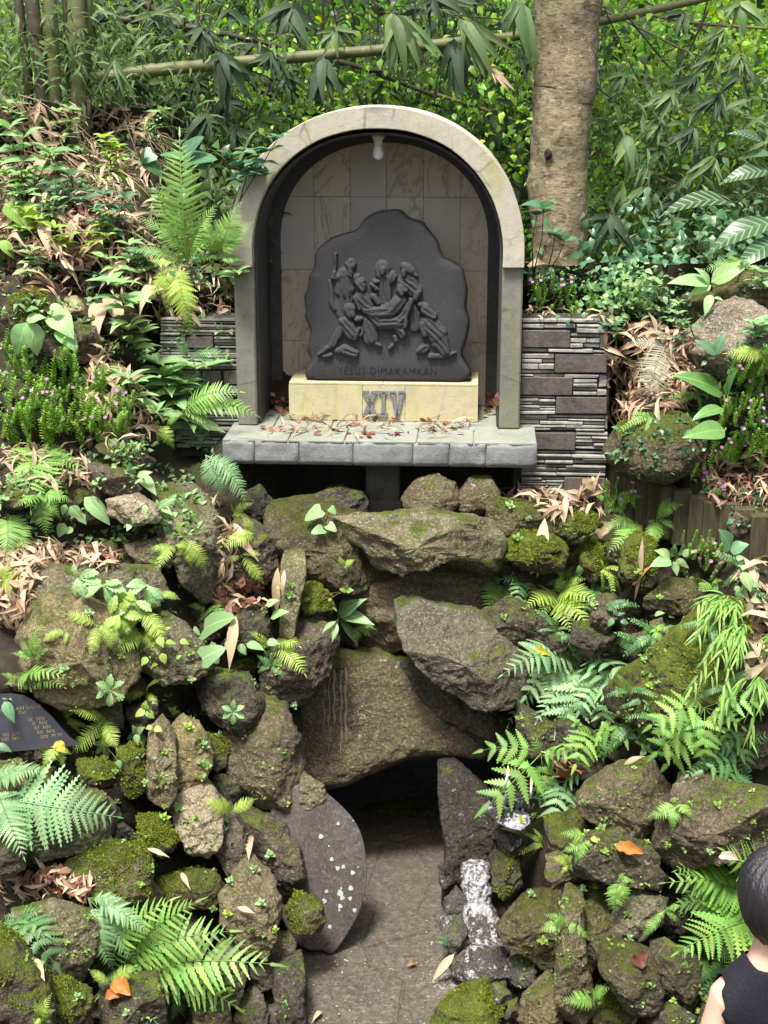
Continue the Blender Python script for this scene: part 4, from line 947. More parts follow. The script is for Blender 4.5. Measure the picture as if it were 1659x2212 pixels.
rock('G', [(1100,290),(1330,180),(1500,95),(1760,60),(1760,300),(1560,310),(1380,320),(1180,450),(1100,410)], 'olive', 'brown overhanging mossy rock above the pale boulder', off=-.05, thick=.5)
rock('G', [(1165,395),(1240,365),(1248,425),(1165,478)], 'mossy', off=.1)
# small stones that fill the gaps between the big ones
bpy.context.view_layer.update(); _dg = bpy.context.evaluated_depsgraph_get(); rf = np.random.default_rng(12); nf = 0
for k in range(900):
    x, y = (rf.uniform(0, 640), rf.uniform(1060, 2200)) if k % 2 else (rf.uniform(1080, 1655), rf.uniform(1100, 2200))
    d_ = Vector(ray(x, y)).normalized(); ok, loc, nor, ix, ob_, mt_ = SC.ray_cast(_dg, Vector(CAM)+d_*.5, d_)
    if not ok or not ob_.name.startswith('bank'): continue
    nf += 1
    if nf > 110: break
    a0 = rf.uniform(0, 6.28); R0 = rf.uniform(17, 36); el = rf.uniform(.65, 1.0)
    pg = [(x+math.cos(a0+t)*R0*rf.uniform(.75, 1.15), y+math.sin(a0+t)*R0*el*rf.uniform(.75, 1.15)) for t in np.arange(7)*2*math.pi/7]
    sd = 'left' if x < 800 else 'right'; mk = ('dark', 'brown', 'mossy', 'dark')[nf % 4]
    lb = 'small %s stone wedged between the larger stones of the %s bank' % ({'dark': 'dark', 'brown': 'brown', 'mossy': 'mossy'}[mk], sd)
    rock('X', pg, mk, lb, Y=float(loc[1])-rf.uniform(-.02, .03), thick=.8, cuts=9, res=36, seed=3000+k, group=lb.replace('small', 'small wedged').replace(' wedged between', ' between'))
# the lintel's pale drip marks are mineral deposit on its face
M_DRIP = plain('pale_mineral_deposit', (.19, .172, .125), (.14, .125, .09), 30, .9, .5, .006)
def surface_hit(o, px, py):
    dg = bpy.context.evaluated_depsgraph_get()
    d = ray(px, py); d = d/np.linalg.norm(d); org = CAM-np.array(o.location)
    ok, loc, nor, _ = o.ray_cast(Vector(org), Vector(d))
    return (np.array(loc)+np.array(o.location), np.array(nor)) if ok else (None, None)
def toward_cam(p): f = CAM-p; return p+f/np.linalg.norm(f)*.004
bpy.context.view_layer.update()
for (x0, y0, y1, w) in ((700,1452,1585,5),(711,1456,1628,3),(722,1446,1570,7),(737,1448,1636,5),(747,1442,1605,7)):
    L_, R_ = [], []
    for k in range(22):
        u = k/21; py = y0+(y1-y0)*u; xx = x0+1.5*math.sin(k*.8+x0); hw = w*(.55+.45*(1-u))*(.75+.3*math.sin(k*1.7+x0*.3))*(1 if u < .9 else (1-u)*10)*.5+.25
        a_, na = surface_hit(LINTEL, xx-hw, py); b_, nb_ = surface_hit(LINTEL, xx+hw, py)
        if a_ is None or b_ is None: continue
        L_.append(toward_cam(a_)-np.array(LINTEL.location)); R_.append(toward_cam(b_)-np.array(LINTEL.location))
    if len(L_) < 3: continue
    n = len(L_); me = mesh('drip_mark', np.array(L_+R_), [(i, i+1, n+i+1, n+i) for i in range(n-1)]); link('drip_mark', me, M_DRIP, LINTEL)

# ------------------------------------------------------------------ round door stone
def disc_mat():
    n = NT('purple_grey_disc_stone'); a = n.noise(8, 5, .65); b = n.noise(60, 4, .7)
    col = n.mix(n.ramp(a, .35, .68), (.088, .074, .068), (.052, .045, .041)); col = n.mix(n.ramp(b, .5, .66, 0, .7), col, (.15, .13, .12)); col = n.mix(n.ramp(n.noise(130, 3), .36, .46, .7, 0), col, (.02, .018, .016))
    col = n.mix(n.ramp(n.noise(5, 3, .6), .55, .7, 0, .5), col, (.06, .06, .035))
    return n.done(n.bsdf(col, .85, n.bump(b, .5, .006), .25))
M_DISC = disc_mat()
M_LICH = plain('pale_lichen', (.36, .40, .36), (.28, .32, .28), 60, .95, .3)
dl = [(110,420),(180,330),(270,290),(350,305),(425,335),(500,395),(570,465),(620,540),(650,620),(668,720),(672,800),(668,880),(650,970),(625,1050),(560,1170),(470,1290),(400,1270),(330,1270),(230,1200),(140,1000),(95,760),(90,560)]
Yd = 6.72; cpx = np.mean([Z('E', *q) for q in dl], axis=0); Cd = P(*cpx, Yd); s = mpp(Cd)
fd = np.array((.16, -1, .34)); fd /= np.linalg.norm(fd); ed1 = np.cross((0, 0, 1.0), fd); ed1 /= np.linalg.norm(ed1); ed2 = np.cross(fd, ed1)
def on_disc(px, py, w=0.0):
    d = ray(px, py); t = np.dot(Cd-CAM, fd)/np.dot(d, fd); p = CAM+d*t-Cd
    return p+fd*w
door = empty('round_door_stone', Cd, 'round flat grey door stone with pale lichen spots beside the cave mouth', 'stone')
pp = densify(dl, 4); n = len(pp); base = np.array([on_disc(*Z('E', *q)) for q in pp]); cen = base.mean(axis=0); V = []
for sc, w in ((1.0, -.07), (1.003, -.012), (.992, -.002), (.97, 0), (.6, .001), (.25, 0)):
    q = cen+(base-cen)*sc; V.append(q+fd*w+np.outer(.0025*fbm(q*30, 3, 3), fd))
V = np.concatenate(V+[cen[None], (cen-fd*.07)[None]])
Q = [(r_*n+i, (r_+1)*n+i, (r_+1)*n+(i+1) % n, r_*n+(i+1) % n) for r_ in range(5) for i in range(n)]
T = [(5*n+i, 6*n, 5*n+(i+1) % n) for i in range(n)]+[((i+1) % n, 6*n+1, i) for i in range(n)]
disc = link('disc', mesh('disc', V, Q, T), M_DISC, door)
for (x, y, r_) in ((500,518,11),(398,594,16),(462,730,13),(497,783,14),(531,774,13),(586,810,15),(575,902,16),(431,920,12),(512,930,20),(524,958,16),(571,962,13),(417,978,16),(511,1008,15),(506,1032,8),(597,1032,13),(450,1130,13),(518,902,7),(589,500,5),(444,651,6),(618,775,5)):
    px, py = Z('E', x, y); m = MB(); rr = r_*.3638*s; k = 9; a = np.arange(k)*2*np.pi/k
    ctr = on_disc(px, py, .0035); rad = rr*(1+.16*np.sin(a*3+x))
    V = np.concatenate((ctr+np.outer(np.cos(a)*rad, ed1)+np.outer(np.sin(a)*rad, ed2)-fd*.006, ctr+np.outer(np.cos(a)*rad*.9, ed1)+np.outer(np.sin(a)*rad*.9, ed2), ctr[None]+fd*.001))
    m.add(V, [(i, (i+1) % k, k+(i+1) % k, k+i) for i in range(k)], [(k+i, k+(i+1) % k, 2*k) for i in range(k)]); add_part('lichen_spot', m, M_LICH, disc)

# ------------------------------------------------------------------ candle stone
rock('I', [(548,1085),(610,1020),(800,1060),(1000,1110),(1205,1180),(1215,1290),(1100,1425),(850,1385),(640,1285),(565,1180)], 'soot', 'soot black bowl shaped candle stone glazed with wax', Y=6.72, thick=.8, cuts=2, rough=.5, boxy=.75, cat='stone')
CST = ROCKS[-1][0]
rock('I', [(685,1480),(770,1462),(870,1520),(1075,1585),(1060,1690),(900,1760),(780,1640),(700,1560)], 'wax', 'white wax capped stone under the candle stone', Y=6.74, thick=.5)
rock('I', [(820,760),(900,740),(1050,760),(1180,820),(1200,1050),(1000,1100),(820,1040)], 'soot', 'charred stone behind the candle stubs', Y=6.9, thick=.4, cat='stone')
M_STUB = plain('charred_candle_stub', (.02, .02, .021), (.05, .05, .052), 60, .35, .3, .004, .6)
M_WAXW = NT('candle_wax'); M_WAXW = M_WAXW.done(M_WAXW.bsdf((.78, .76, .78), .4, None, .4))
em = NT('candle_flame'); e_ = em.n('ShaderNodeEmission'); e_.inputs[0].default_value = (1, .50, .14, 1); e_.inputs[1].default_value = 1.6; M_FLAME = em.done(e_.outputs[0])
for (x, y, h) in ((625,900,90),(690,880,110),(760,960,80),(870,900,70),(900,870,60),(860,990,60),(960,1010,90),(1040,1000,120),(1090,1000,130),(1150,980,150),(700,990,70),(1010,1090,60),(1100,1120,50),(1190,1080,90)):
    t = P(*Z('I', x, y), 6.70); b_ = P(*Z('I', x, y+h+40), 6.68); hh = np.linalg.norm(t-b_)
    m = MB(); V, Q = lathe([(.0005, -hh), (.0095, -hh), (.0085, -hh*.5), (.0078, -.003), (.0055, .0), (.003, -.004), (.0005, -.004)], 8, (0, 0, 0)); m.add(V, Q)
    o = add_part('candle_stub', m, M_STUB, None, True); o.location = t; o.rotation_euler = (rng.uniform(-.1, .1), rng.uniform(-.1, .1), 0)
    tag(o, 'short burnt black candle stub standing on the candle stone', 'candle', 'burnt candle stubs')
for (x0, y0, x1, y1, lb) in ((870,562,815,830,'tall thin white burning candle behind the toothed fern'),(1232,765,1222,960,'short burning candle beside the mossy stone')):
    t = P(*Z('I', x0, y0), 6.60); b_ = P(*Z('I', x1, y1), 6.62)
    c_ = empty('burning_candle', b_, lb, 'candle')
    m = MB(); m.add(*tube_vq(np.array([b_-b_, (t-b_)*.5, t-b_]), [.0058, .0055, .005], 10)); add_part('wax_stick', m, M_WAXW, c_, True)
    m = MB(); m.add(*lathe([(.0003, 0), (.0045, .004), (.0065, .012), (.004, .024), (.0003, .038)], 10, tuple(t-b_))); add_part('flame', m, M_FLAME, c_, True)

# ------------------------------------------------------------------ black plaque
M_PLAQ = plain('polished_black_granite', (.016, .017, .020), (.022, .023, .027), 40, .28, .06, .002, .5, (.03, .03, .033), 4)
M_GOLD = plain('worn_gold_paint', (.21, .155, .07), (.14, .105, .055), 80, .6, .2, .002)
pq = [(-90,1165),(-20,1150),(60,1148),(130,1158),(180,1185),(230,1225),(280,1270),(330,1330),(380,1385),(437,1425),(415,1432),(300,1445),(100,1462),(-90,1478)]
cpx = np.mean([Z('A', *q) for q in pq], axis=0); Cp = P(*cpx, 6.62); fp = np.array((.10, -1, .42)); fp /= np.linalg.norm(fp); ep1 = np.cross((0, 0, 1.0), fp); ep1 /= np.linalg.norm(ep1); ep2 = np.cross(fp, ep1)
def on_plaque(zx, zy):
    d = ray(*Z('A', zx, zy)); t = np.dot(Cp-CAM, fp)/np.dot(d, fp); p = CAM+d*t-Cp; return float(p@ep1), float(p@ep2)
plaque = empty('memorial_plaque', Cp, 'broken black stone plaque with faded gold lettering leaning in the bank', 'plaque')
m = MB(); m.add(*prism_vq([on_plaque(*q) for q in pq], 0, -.025, lambda u, v, w: u*ep1+v*ep2+w*fp)); pslab = add_part('slab', m, M_PLAQ, plaque)
for body, x, y, hgt in (('IAN  JALAN SALIB', 92, 1232, 21), ('r  Dan', 108, 1254, 17), ('IX  NN', 197, 1288, 19), ('X  NN', 216, 1310, 19), ('XI  NN', 231, 1334, 19), ('XII  NN', 248, 1357, 19), ('XIII  M M', 277, 1380, 19), ('VII  DM', 63, 1372, 19), ('VIII  NN', 59, 1396, 19)):
    u, v = on_plaque(x, y); sz = hgt*.3968*mpp(Cp)*1.45
    me = text_mesh(body, sz, .0004, 1.08, .0)
    M = Matrix.Identity(4)
    rot = -.07
    a1 = ep1*math.cos(rot)-ep2*math.sin(rot)*-1*-1; a1 = ep1*math.cos(.07)+ep2*math.sin(.07); a2 = np.cross(fp, a1)
    o_ = u*ep1+v*ep2+fp*.0012
    for i in range(3): M[i][0] = a1[i]; M[i][1] = a2[i]; M[i][2] = fp[i]; M[i][3] = o_[i]
    link('lettering', me, M_GOLD, pslab, M=M)

# ------------------------------------------------------------------ retaining boards on the right
M_BOARD = NT('streaked_old_timber'); _n = M_BOARD
_a = _n.noise(9, 6, .7, _n.scale(_n.pos(), (5, 5, .5)), .3); _c = _n.mix(_n.ramp(_a, .35, .65), (.045, .04, .02), (.10, .085, .048))
_c = _n.mix(_n.ramp(_n.noise(7, 4, .6, _n.scale(_n.pos(), (3, 3, .6))), .5, .68), _c, (.045, .04, .02)); _c = _n.mix(_n.ramp(_n.noise(20, 3), .6, .75, 0, .6), _c, (.10, .12, .03))
M_BOARD = _n.done(_n.bsdf(_c, .9, _n.bump(_a, .8, .02), .2))
tb = empty('timber_edging', P(*Z('H', 1100, 900), 7.45), 'row of old streaked upright timber boards holding the right bank', 'edging')
bs = np.array(tb.location); ex = [560, 640, 735, 820, 905, 1000, 1110, 1215, 1330, 1440, 1550, 1660, 1780]
for i, (a, b) in enumerate(zip(ex, ex[1:])):
    yt = np.interp((a+b)/2, [560, 1010, 1660, 1780], [640, 770, 965, 1000]); yb = np.interp((a+b)/2, [560, 1000, 1660, 1780], [860, 1080, 1330, 1380])
    Yf = np.interp((a+b)/2, [560, 1780], [7.72, 7.2]); p0, p1 = P(*Z('H', a, yt), Yf), P(*Z('H', b, yb), Yf)
    m = MB(); V, Q, T = box_vq(p0[0]-.001, p1[0]+.001, Yf+rng.uniform(-.004, .004), Yf+.05, p1[2]-.05, p0[2]+rng.uniform(-.012, .012), .006, .003, rng); m.add(V-bs, Q, T); add_part('board', m, M_BOARD, tb)
# ------------------------------------------------------------------ leaf and frond shapes
LM = {
 'fern': leaf_mat('fern_green', (0.163, 0.325, 0.069), (0.263, 0.450, 0.100), .40, .5),
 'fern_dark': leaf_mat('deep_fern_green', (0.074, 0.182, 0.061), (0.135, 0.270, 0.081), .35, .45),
 'fern_lime': leaf_mat('lime_fern_green', (0.276, 0.414, 0.069), (0.380, 0.506, 0.103), .42, .5),
 'fern_pale': leaf_mat('pale_fern_green', (.19, .35, .15), (.29, .46, .22), .38, .5),
 'herb': leaf_mat('light_herb_green', (.20, .37, .14), (.31, .47, .20), .38, .45, vein=True),
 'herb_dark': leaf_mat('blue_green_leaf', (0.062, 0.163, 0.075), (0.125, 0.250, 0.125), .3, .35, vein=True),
 'herb_lime': leaf_mat('lime_leaf', (.26, .42, .07), (.34, .50, .10), .42, .45, vein=True),
 'glossy': leaf_mat('glossy_green_leaf', (.09, .23, .06), (.15, .30, .08), .3, .25, .6, vein=True),
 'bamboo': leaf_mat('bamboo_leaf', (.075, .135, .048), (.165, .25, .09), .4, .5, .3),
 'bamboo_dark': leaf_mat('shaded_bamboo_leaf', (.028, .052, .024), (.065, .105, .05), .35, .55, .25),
 'shrub': leaf_mat('small_shrub_leaf', (0.150, 0.330, 0.053), (0.300, 0.495, 0.075), .4, .4),
 'calathea': leaf_mat('striped_leaf', (.03, .085, .035), (.05, .11, .045), .3, .35, stripe=(.22, .30, .16)),
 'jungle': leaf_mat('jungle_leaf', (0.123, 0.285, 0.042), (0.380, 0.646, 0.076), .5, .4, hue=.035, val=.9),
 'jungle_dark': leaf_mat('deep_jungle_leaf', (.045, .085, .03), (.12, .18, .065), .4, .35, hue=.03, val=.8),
 'dry': leaf_mat('dry_bamboo_leaf', (.33, .235, .145), (.55, .43, .29), .22, .6, hue=.015, val=.5),
 'dry_red': leaf_mat('dry_red_brown_leaf', (.16, .065, .045), (.27, .13, .085), .2, .55, hue=.02, val=.5),
 'dry_orange': leaf_mat('dry_orange_leaf', (.40, .13, .025), (.50, .20, .05), .25, .5),
 'yellow': leaf_mat('yellow_leaf', (.55, .42, .05), (.60, .50, .08), .3, .5),
 'withered': leaf_mat('withered_frond', (.30, .31, .22), (.42, .40, .28), .3, .6, hue=.02),
 'moss': leaf_mat('moss_tuft_green', (.11, .15, .018), (.22, .27, .03), .35, .8, .1, hue=.02, val=.7, dapple=False),
 'creeper': leaf_mat('tiny_creeper_green', (.13, .25, .05), (.23, .36, .08), .4, .5),
}
M_STEM = plain('green_brown_stem', (.10, .10, .035), (.06, .045, .025), 40, .7, .2)
M_STEMD = plain('dark_twig', (.030, .024, .018), (.05, .042, .03), 40, .8, .3)
M_STEMG = plain('green_stalk', (.16, .24, .05), (.11, .17, .04), 40, .6, .1)
M_PINK = leaf_mat('pink_petal', (.55, .16, .48), (.62, .28, .58), .3, .5, dapple=False)
PROF = {
 'lance': lambda t: np.sin(np.pi*np.clip(t, 0, 1)**.75)**1.15,
 'ovate': lambda t: np.sin(np.pi*np.clip(t, 0, 1)**.62)**.9,
 'heart': lambda t: np.clip(1-t, 0, 1)**.55*np.clip(.72+t*3.2, 0, 1),
 'blade': lambda t: np.clip(t*9, 0, 1)**.7*np.clip((1-t)*1.6, 0, 1)**.75,
 'obovate': lambda t: np.sin(np.pi*np.clip(t, 0, 1)**1.5)**.9*.9+.12*(1-t),
}
def leaf_arrays(shape='lance', w=.16, rows=9, fold=.18, curl=.14, teeth=0, tooth=.0, twist=0.0, wave=0.0, seed=0):
    t = np.linspace(0, 1, rows); hw = w*PROF[shape](t)
    if teeth: hw = hw*(1-tooth*(np.arange(rows) % 2 == 0))
    z = curl*4*t*(1-t) if curl else 0*t
    V = []
    for i in range(rows):
        wv = wave*math.sin(i*1.9+seed)
        for s in (-1, -.5, 0, .5, 1):
            y = s*hw[i]; zz = z[i]+fold*abs(y)-(.06*s*s*hw[i]) + wv*s*hw[i]
            if shape == 'heart' and i == 0 and abs(s) > .4: V.append((-.10*abs(s), y, zz))
            else: V.append((t[i], y*math.cos(twist*t[i]), zz+y*math.sin(twist*t[i])))
    Q = [(r*5+c, (r+1)*5+c, (r+1)*5+c+1, r*5+c+1) for r in range(rows-1) for c in range(4)]
    return np.array(V), np.array(Q)
_L = {}
def leaf_proto(shape, matk, variant=0):
    k = (shape, matk, variant)
    if k not in _L:
        r = np.random.default_rng(sum(map(ord, shape)) % 97+variant)
        args = {'lance': dict(shape='lance', w=.15, curl=.10+.06*variant), 'wide': dict(shape='ovate', w=.26, curl=.10+.05*variant), 'ovate': dict(shape='ovate', w=.34, curl=.08+.05*variant, wave=.08),
                'heart': dict(shape='heart', w=.44, rows=11, curl=.06, fold=.1), 'blade': dict(shape='blade', w=.062, curl=.10+.08*variant, twist=.5*variant), 'bamboo': dict(shape='blade', w=.085, curl=.06+.06*variant, fold=.3, twist=.3*variant),
                'toothed': dict(shape='obovate', w=.27, rows=15, teeth=1, tooth=.28, curl=.12, wave=.1), 'striped': dict(shape='lance', w=.17, rows=16, curl=.14, fold=.25),
                'dry': dict(shape='lance', w=.075, curl=.10+.10*variant, fold=.5-.6*variant, twist=.9*variant, wave=.3), 'dryoval': dict(shape='ovate', w=.24, curl=.22-.2*variant, fold=.7, wave=.4, twist=.4)}[shape]
        V, Q = leaf_arrays(seed=variant, **args)
        me = mesh(shape+'_leaf', V, Q); me.materials.append(LM[matk]); _L[k] = me
    return _L[k]
def pinna(m, p0, d, nrm, L, w, lobes, depth, droop):
    # toothed or lobed leaflet along d, lying in the plane whose normal is nrm
    n = 2*lobes+1; t = np.linspace(0, 1, n); side = np.cross(nrm, d)
    prof = np.clip(t*8+.35, 0, 1)*np.clip(1-t, 0, 1)**.62
    hw = L*w*prof; tooth = np.where(np.arange(n) % 2 == 1, 1.0, depth)
    mid = p0[None]+np.outer(t*L, d)-np.outer(droop*L*t*t, nrm)
    fw = np.outer(np.where(np.arange(n) % 2 == 1, .45, 0)*hw, d)
    Lf = mid+np.outer(hw*tooth, side)+fw-np.outer(hw*.18, nrm); Rt = mid-np.outer(hw*tooth, side)+fw-np.outer(hw*.18, nrm)
    V = np.concatenate((Lf, mid, Rt)); k = np.arange(n-1)
    Q = np.concatenate((np.stack((k, k+1, n+k+1, n+k), 1), np.stack((n+k, n+k+1, 2*n+k+1, 2*n+k), 1)))
    m.add(V, Q)
FK = {  # pairs, pinna length, width, lobes, tooth depth, profile, bare stalk
 'ladder': dict(pairs=16, pl=.23, w=.125, lobes=6, depth=.72, prof='lance', stalk=.14),
 'lacy': dict(pairs=15, pl=.34, w=.19, lobes=9, depth=.22, prof='tri', stalk=.22),
 'pteris': dict(pairs=4, pl=.46, w=.25, lobes=8, depth=.40, prof='flat', stalk=.28),
 'comb': dict(pairs=22, pl=.20, w=.095, lobes=3, depth=.9, prof='lance', stalk=.10),
 'button': dict(pairs=11, pl=.17, w=.33, lobes=3, depth=.8, prof='flat', stalk=.12),
 'pinnule': dict(pairs=13, pl=.30, w=.19, lobes=7, depth=.5, prof='tri', stalk=.15),
}
_F = {}
def frond_proto(kind, matk, variant):
    key = (kind, matk, variant)
    if key in _F: return _F[key]
    r = np.random.default_rng(sum(map(ord, kind)) % 89+variant*7); k = FK[kind]; m = MB()
    arch = .10+.05*variant; bend = r.uniform(-.05, .05)
    curve = lambda t: np.array((t, bend*math.sin(math.pi*t), 4*arch*t*(1-t)))
    ts = np.linspace(0, 1, 14); pts = np.array([curve(t) for t in ts])
    m.add(*tube_vq(pts, np.linspace(.0085, .002, 14), 4, False)[:2])
    n = k['pairs']
    for i in range(n+1):
        u = i/n; t = k['stalk']+(1-k['stalk'])*u*.985
        if k['prof'] == 'lance': pl = math.sin(math.pi*(.18+.80*u))**.8
        elif k['prof'] == 'tri': pl = (1-u)**.75*(.75+.25*min(1, u*5))+.05
        else: pl = .95-.35*u
        pl *= k['pl']*r.uniform(.9, 1.08); p0 = curve(t); dt = curve(min(1, t+.01))-curve(t-.01); dt /= np.linalg.norm(dt)
        nr = np.array((-dt[2], 0, dt[0])); nr /= np.linalg.norm(nr)
        if i == n:
            pinna(m, p0, dt, nr, max(.10, k['pl']*.5) if k['prof'] != 'tri' else .06, k['w'], k['lobes'], k['depth'], .2); continue
        for s in (-1, 1):
            a = math.radians(r.uniform(62, 74)-18*u); d = dt*math.cos(a)+s*np.cross(nr, dt)*math.sin(a)+nr*r.uniform(-.12, .16); d /= np.linalg.norm(d)
            nn = nr-d*np.dot(nr, d); nn /= np.linalg.norm(nn)
            pinna(m, p0+dt*(.004*s), d, nn, pl, k['w'], k['lobes'], k['depth'], r.uniform(.12, .38))
    me = m.mesh('frond'); me.materials.append(LM[matk]); _F[key] = me
    return me

# ------------------------------------------------------------------ finding the surface under a pixel
bpy.context.view_layer.update()
DG = bpy.context.evaluated_depsgraph_get()
def hit(px, py):
    d = Vector(ray(px, py)).normalized()
    ok, loc, nor, idx, ob, mt = SC.ray_cast(DG, Vector(CAM)+d*.5, d)
    if ok: return np.array(loc), np.array(nor), ob.name
    return P(px, py, tY(px, py)), np.array((0, -.7, .7)), ''
def S(zone, x, y, off=.01):
    px, py = Z(zone, x, y); h, n, _ = hit(px, py)
    f = CAM-h; f /= np.linalg.norm(f)
    return h+f*off
def toward(p, k):
    f = CAM-p; f /= np.linalg.norm(f); return p+f*k
def at(zone, x, y, ref):           # the place under a pixel at the same distance as ref, or in front of whatever stands nearer
    px, py = Z(zone, x, y); h, n, nm = hit(px, py)
    return P(px, py, min(ref[1], h[1]-.015) if nm else ref[1])
CAMUP = np.array((0, -.62, .78))

# ------------------------------------------------------------------ builders
_v = [0]
def fern(zone, base, tips, kind, matk, label, width=1.0, reach=.10, group=None, cat='fern', off=.03, baseY=None, up=None):
    b = S(zone, *base, off) if baseY is None else P(*Z(zone, *base), baseY)
    e = empty('fern', b, label, cat, group)
    for (x, y) in tips:
        _v[0] += 1
        t = at(zone, x, y, b); Lp = math.hypot(x-base[0], y-base[1])*ZONES[zone][2]*mpp(b); t = P(*Z(zone, x, y), max(t[1], b[1]-.9*Lp)); L = np.linalg.norm(t-b); t = toward(t, reach*(.5+.9*((_v[0]*37) % 10)/10)*min(1, L/.3)); d = t-b; L = np.linalg.norm(d)
        r_ = np.random.default_rng(_v[0]); nh = (CAMUP if up is None else np.array(up))+r_.uniform(-.22, .22, 3)
        me = frond_proto(kind, matk, _v[0] % 3)
        link('frond', me, None, e, M=child_matrix(basis(b, d, nh, L, L*width*r_.uniform(.92, 1.08), L*.9), b))
    return e
def leaf_to(e, b, root, tip, shape, matk, width=1.0, nh=None, name='leaf'):
    _v[0] += 1; r_ = np.random.default_rng(_v[0]); d = tip-root; L = np.linalg.norm(d)
    nh = (CAMUP if nh is None else nh)+r_.uniform(-.3, .3, 3)
    return link(name, leaf_proto(shape, matk, _v[0] % 2), None, e, M=child_matrix(basis(root, d, nh, L, L*width, L), b))
def stem(e, b, pts, r0, r1, mat=None, name='stem', n=6):
    pts = np.array(pts); m = MB(); m.add(*tube_vq(pts-b, np.linspace(r0, r1, len(pts)), n)); return link(name, m.mesh(name), mat or M_STEM, e)
def herb(zone, base, tops, leaf_px, shape, matk, label, per=5, width=1.0, nodes=2, off=.02, baseY=None, group=None, cat='plant', lift=.25, sr=.0035, mat=None, name='plant', nodegap=.06):
    b = S(zone, *base, off) if baseY is None else P(*Z(zone, *base), baseY); e = empty(name, b, label, cat, group); r_ = np.random.default_rng(int(base[0]*7+base[1]))
    for (x, y) in tops:
        t = toward(at(zone, x, y, b), .05*r_.random()+.02)
        mid = (b+t)/2+np.array((r_.uniform(-.02, .02), 0, .01))
        stem(e, b, [b-(t-b)*.05, mid, t], sr, sr*.6, mat)
        L0_ = leaf_px*ZONES[zone][2]*mpp(b); ax = (t-mid)/np.linalg.norm(t-mid)
        for nd in range(nodes):
            p = t-ax*nodegap*nd*(L0_/.08); a0 = r_.uniform(0, 6.28)
            for k in range(per):
                a = a0+k*2*math.pi/per+r_.uniform(-.25, .25); L = L0_*r_.uniform(.75, 1.15)*(1 if nd else .9)
                d = np.array((math.cos(a), math.sin(a)*.9, lift+r_.uniform(-.25, .2)-.15*nd)); d /= np.linalg.norm(d)
                if d[1] > .3: d = d*np.array((1, .7, 1))
                leaf_to(e, b, p, p+d*L, shape, matk, width, np.array((d[0]*-.3, -.35-d[1]*.3, .95)))
    return e
def leaves(zone, base, lst, shape, matk, label, width=1.0, off=.03, baseY=None, cat='plant', group=None, stalk=True, name='plant', mat=None, sr=.003, reach=.04):
    # lst: (root x, root y, tip x, tip y)
    b = S(zone, *base, off) if baseY is None else P(*Z(zone, *base), baseY); e = empty(name, b, label, cat, group)
    for (x0, y0, x1, y1) in lst:
        _v[0] += 1
        r0 = at(zone, x0, y0, b); t0 = at(zone, x1, y1, b); Ll = math.hypot(x1-x0, y1-y0)*ZONES[zone][2]*mpp(r0)
        Yr = min(r0[1], t0[1]+.35*Ll); Yt = min(max(t0[1], Yr-.35*Ll), Yr+.2*Ll)
        r0 = toward(P(*Z(zone, x0, y0), Yr), reach*.6); t0 = toward(P(*Z(zone, x1, y1), Yt), reach*.6+.1*Ll*(1+.8*((_v[0]*29) % 7)/7))
        if stalk and np.linalg.norm(r0-b) > .015: stem(e, b, [b, (b+r0)/2+np.array((0, 0, .008)), r0], sr, sr*.6, mat, 'stalk')
        leaf_to(e, b, r0, t0, shape, matk, width)
    return e
# ------------------------------------------------------------------ ferns
fern('X', (405,570), [(388,292),(300,470),(330,400),(470,440),(500,500),(290,540),(480,560),(350,600)], 'comb', 'fern', 'tall upright ladder fern left of the arch', 1.0, .05, baseY=8.35, off=.05)
fern('X', (470,560), [(520,440),(545,480),(440,470),(530,560)], 'lacy', 'fern', 'lacy fern touching the left edge of the arch', 1.0, .05, baseY=8.3)
fern('L', (1130,60), [(1080,380),(1240,260),(960,300),(1010,140),(1240,520),(960,30)], 'lacy', 'fern_lime', 'yellow green feathery fern drooping over the left wall', .8, .06, baseY=8.15)
fern('L', (1180,1010), [(1659,1030),(1560,880),(1380,1090),(1500,960),(1080,1100)], 'ladder', 'fern', 'fern reaching over the left end of the ledge', 1.1, .08, baseY=7.75)
fern('L', (1010,1080), [(960,1270),(1130,1250),(880,1180),(1060,1200)], 'lacy', 'fern_lime', 'small brownish lacy fern under the herb clump', 1.0, .06)
fern('L', (1330,1290), [(1590,1600),(1450,1560),(1560,1420),(1330,1500)], 'ladder', 'fern_pale', 'pale drooping fern under the left corner of the ledge', 1.2, .06, baseY=7.75)
fern('L', (1220,660), [(1480,650),(1180,520),(1140,560),(1380,690)], 'ladder', 'fern_dark', 'dark green fern growing against the left slate wall', .9, .04, baseY=8.05)
fern('L', (230,1260), [(60,1560),(200,1659),(400,1640),(330,1480),(540,1400),(90,1420),(440,1300)], 'pinnule', 'fern', 'broad green fern below the pink flowered shrub', 1.25, .12)
fern('A', (40,170), [(40,420),(170,300),(150,380),(-20,330),(110,250)], 'lacy', 'fern', 'fern with long combed fronds below the broad green fern', 1.0, .10)
fern('A', (230,60), [(80,130),(260,300),(400,110),(170,180),(330,200)], 'pinnule', 'fern', 'drooping fern with bright fronds above the big tan boulder', 1.1, .10)
fern('A', (0,560), [(120,480),(150,560),(100,660),(60,720),(80,430)], 'pinnule', 'fern_lime', 'lime fern among the pale dry leaves beside the big tan boulder', 1.1, .06)
fern('A', (180,960), [(230,760),(280,900),(120,860),(60,930)], 'pinnule', 'fern', 'small upright fern on the face of the big tan boulder', 1.0, .04)
fern('A', (100,1080), [(380,1060),(350,1115),(0,1040),(20,1110),(240,1020)], 'pinnule', 'fern', 'low spreading fern just above the black plaque', .9, .06)
fern('A', (1130,690), [(1010,670),(1250,720),(1080,760),(1190,670)], 'pinnule', 'fern', 'small fern beside the heart leaf plant', 1.0, .04)
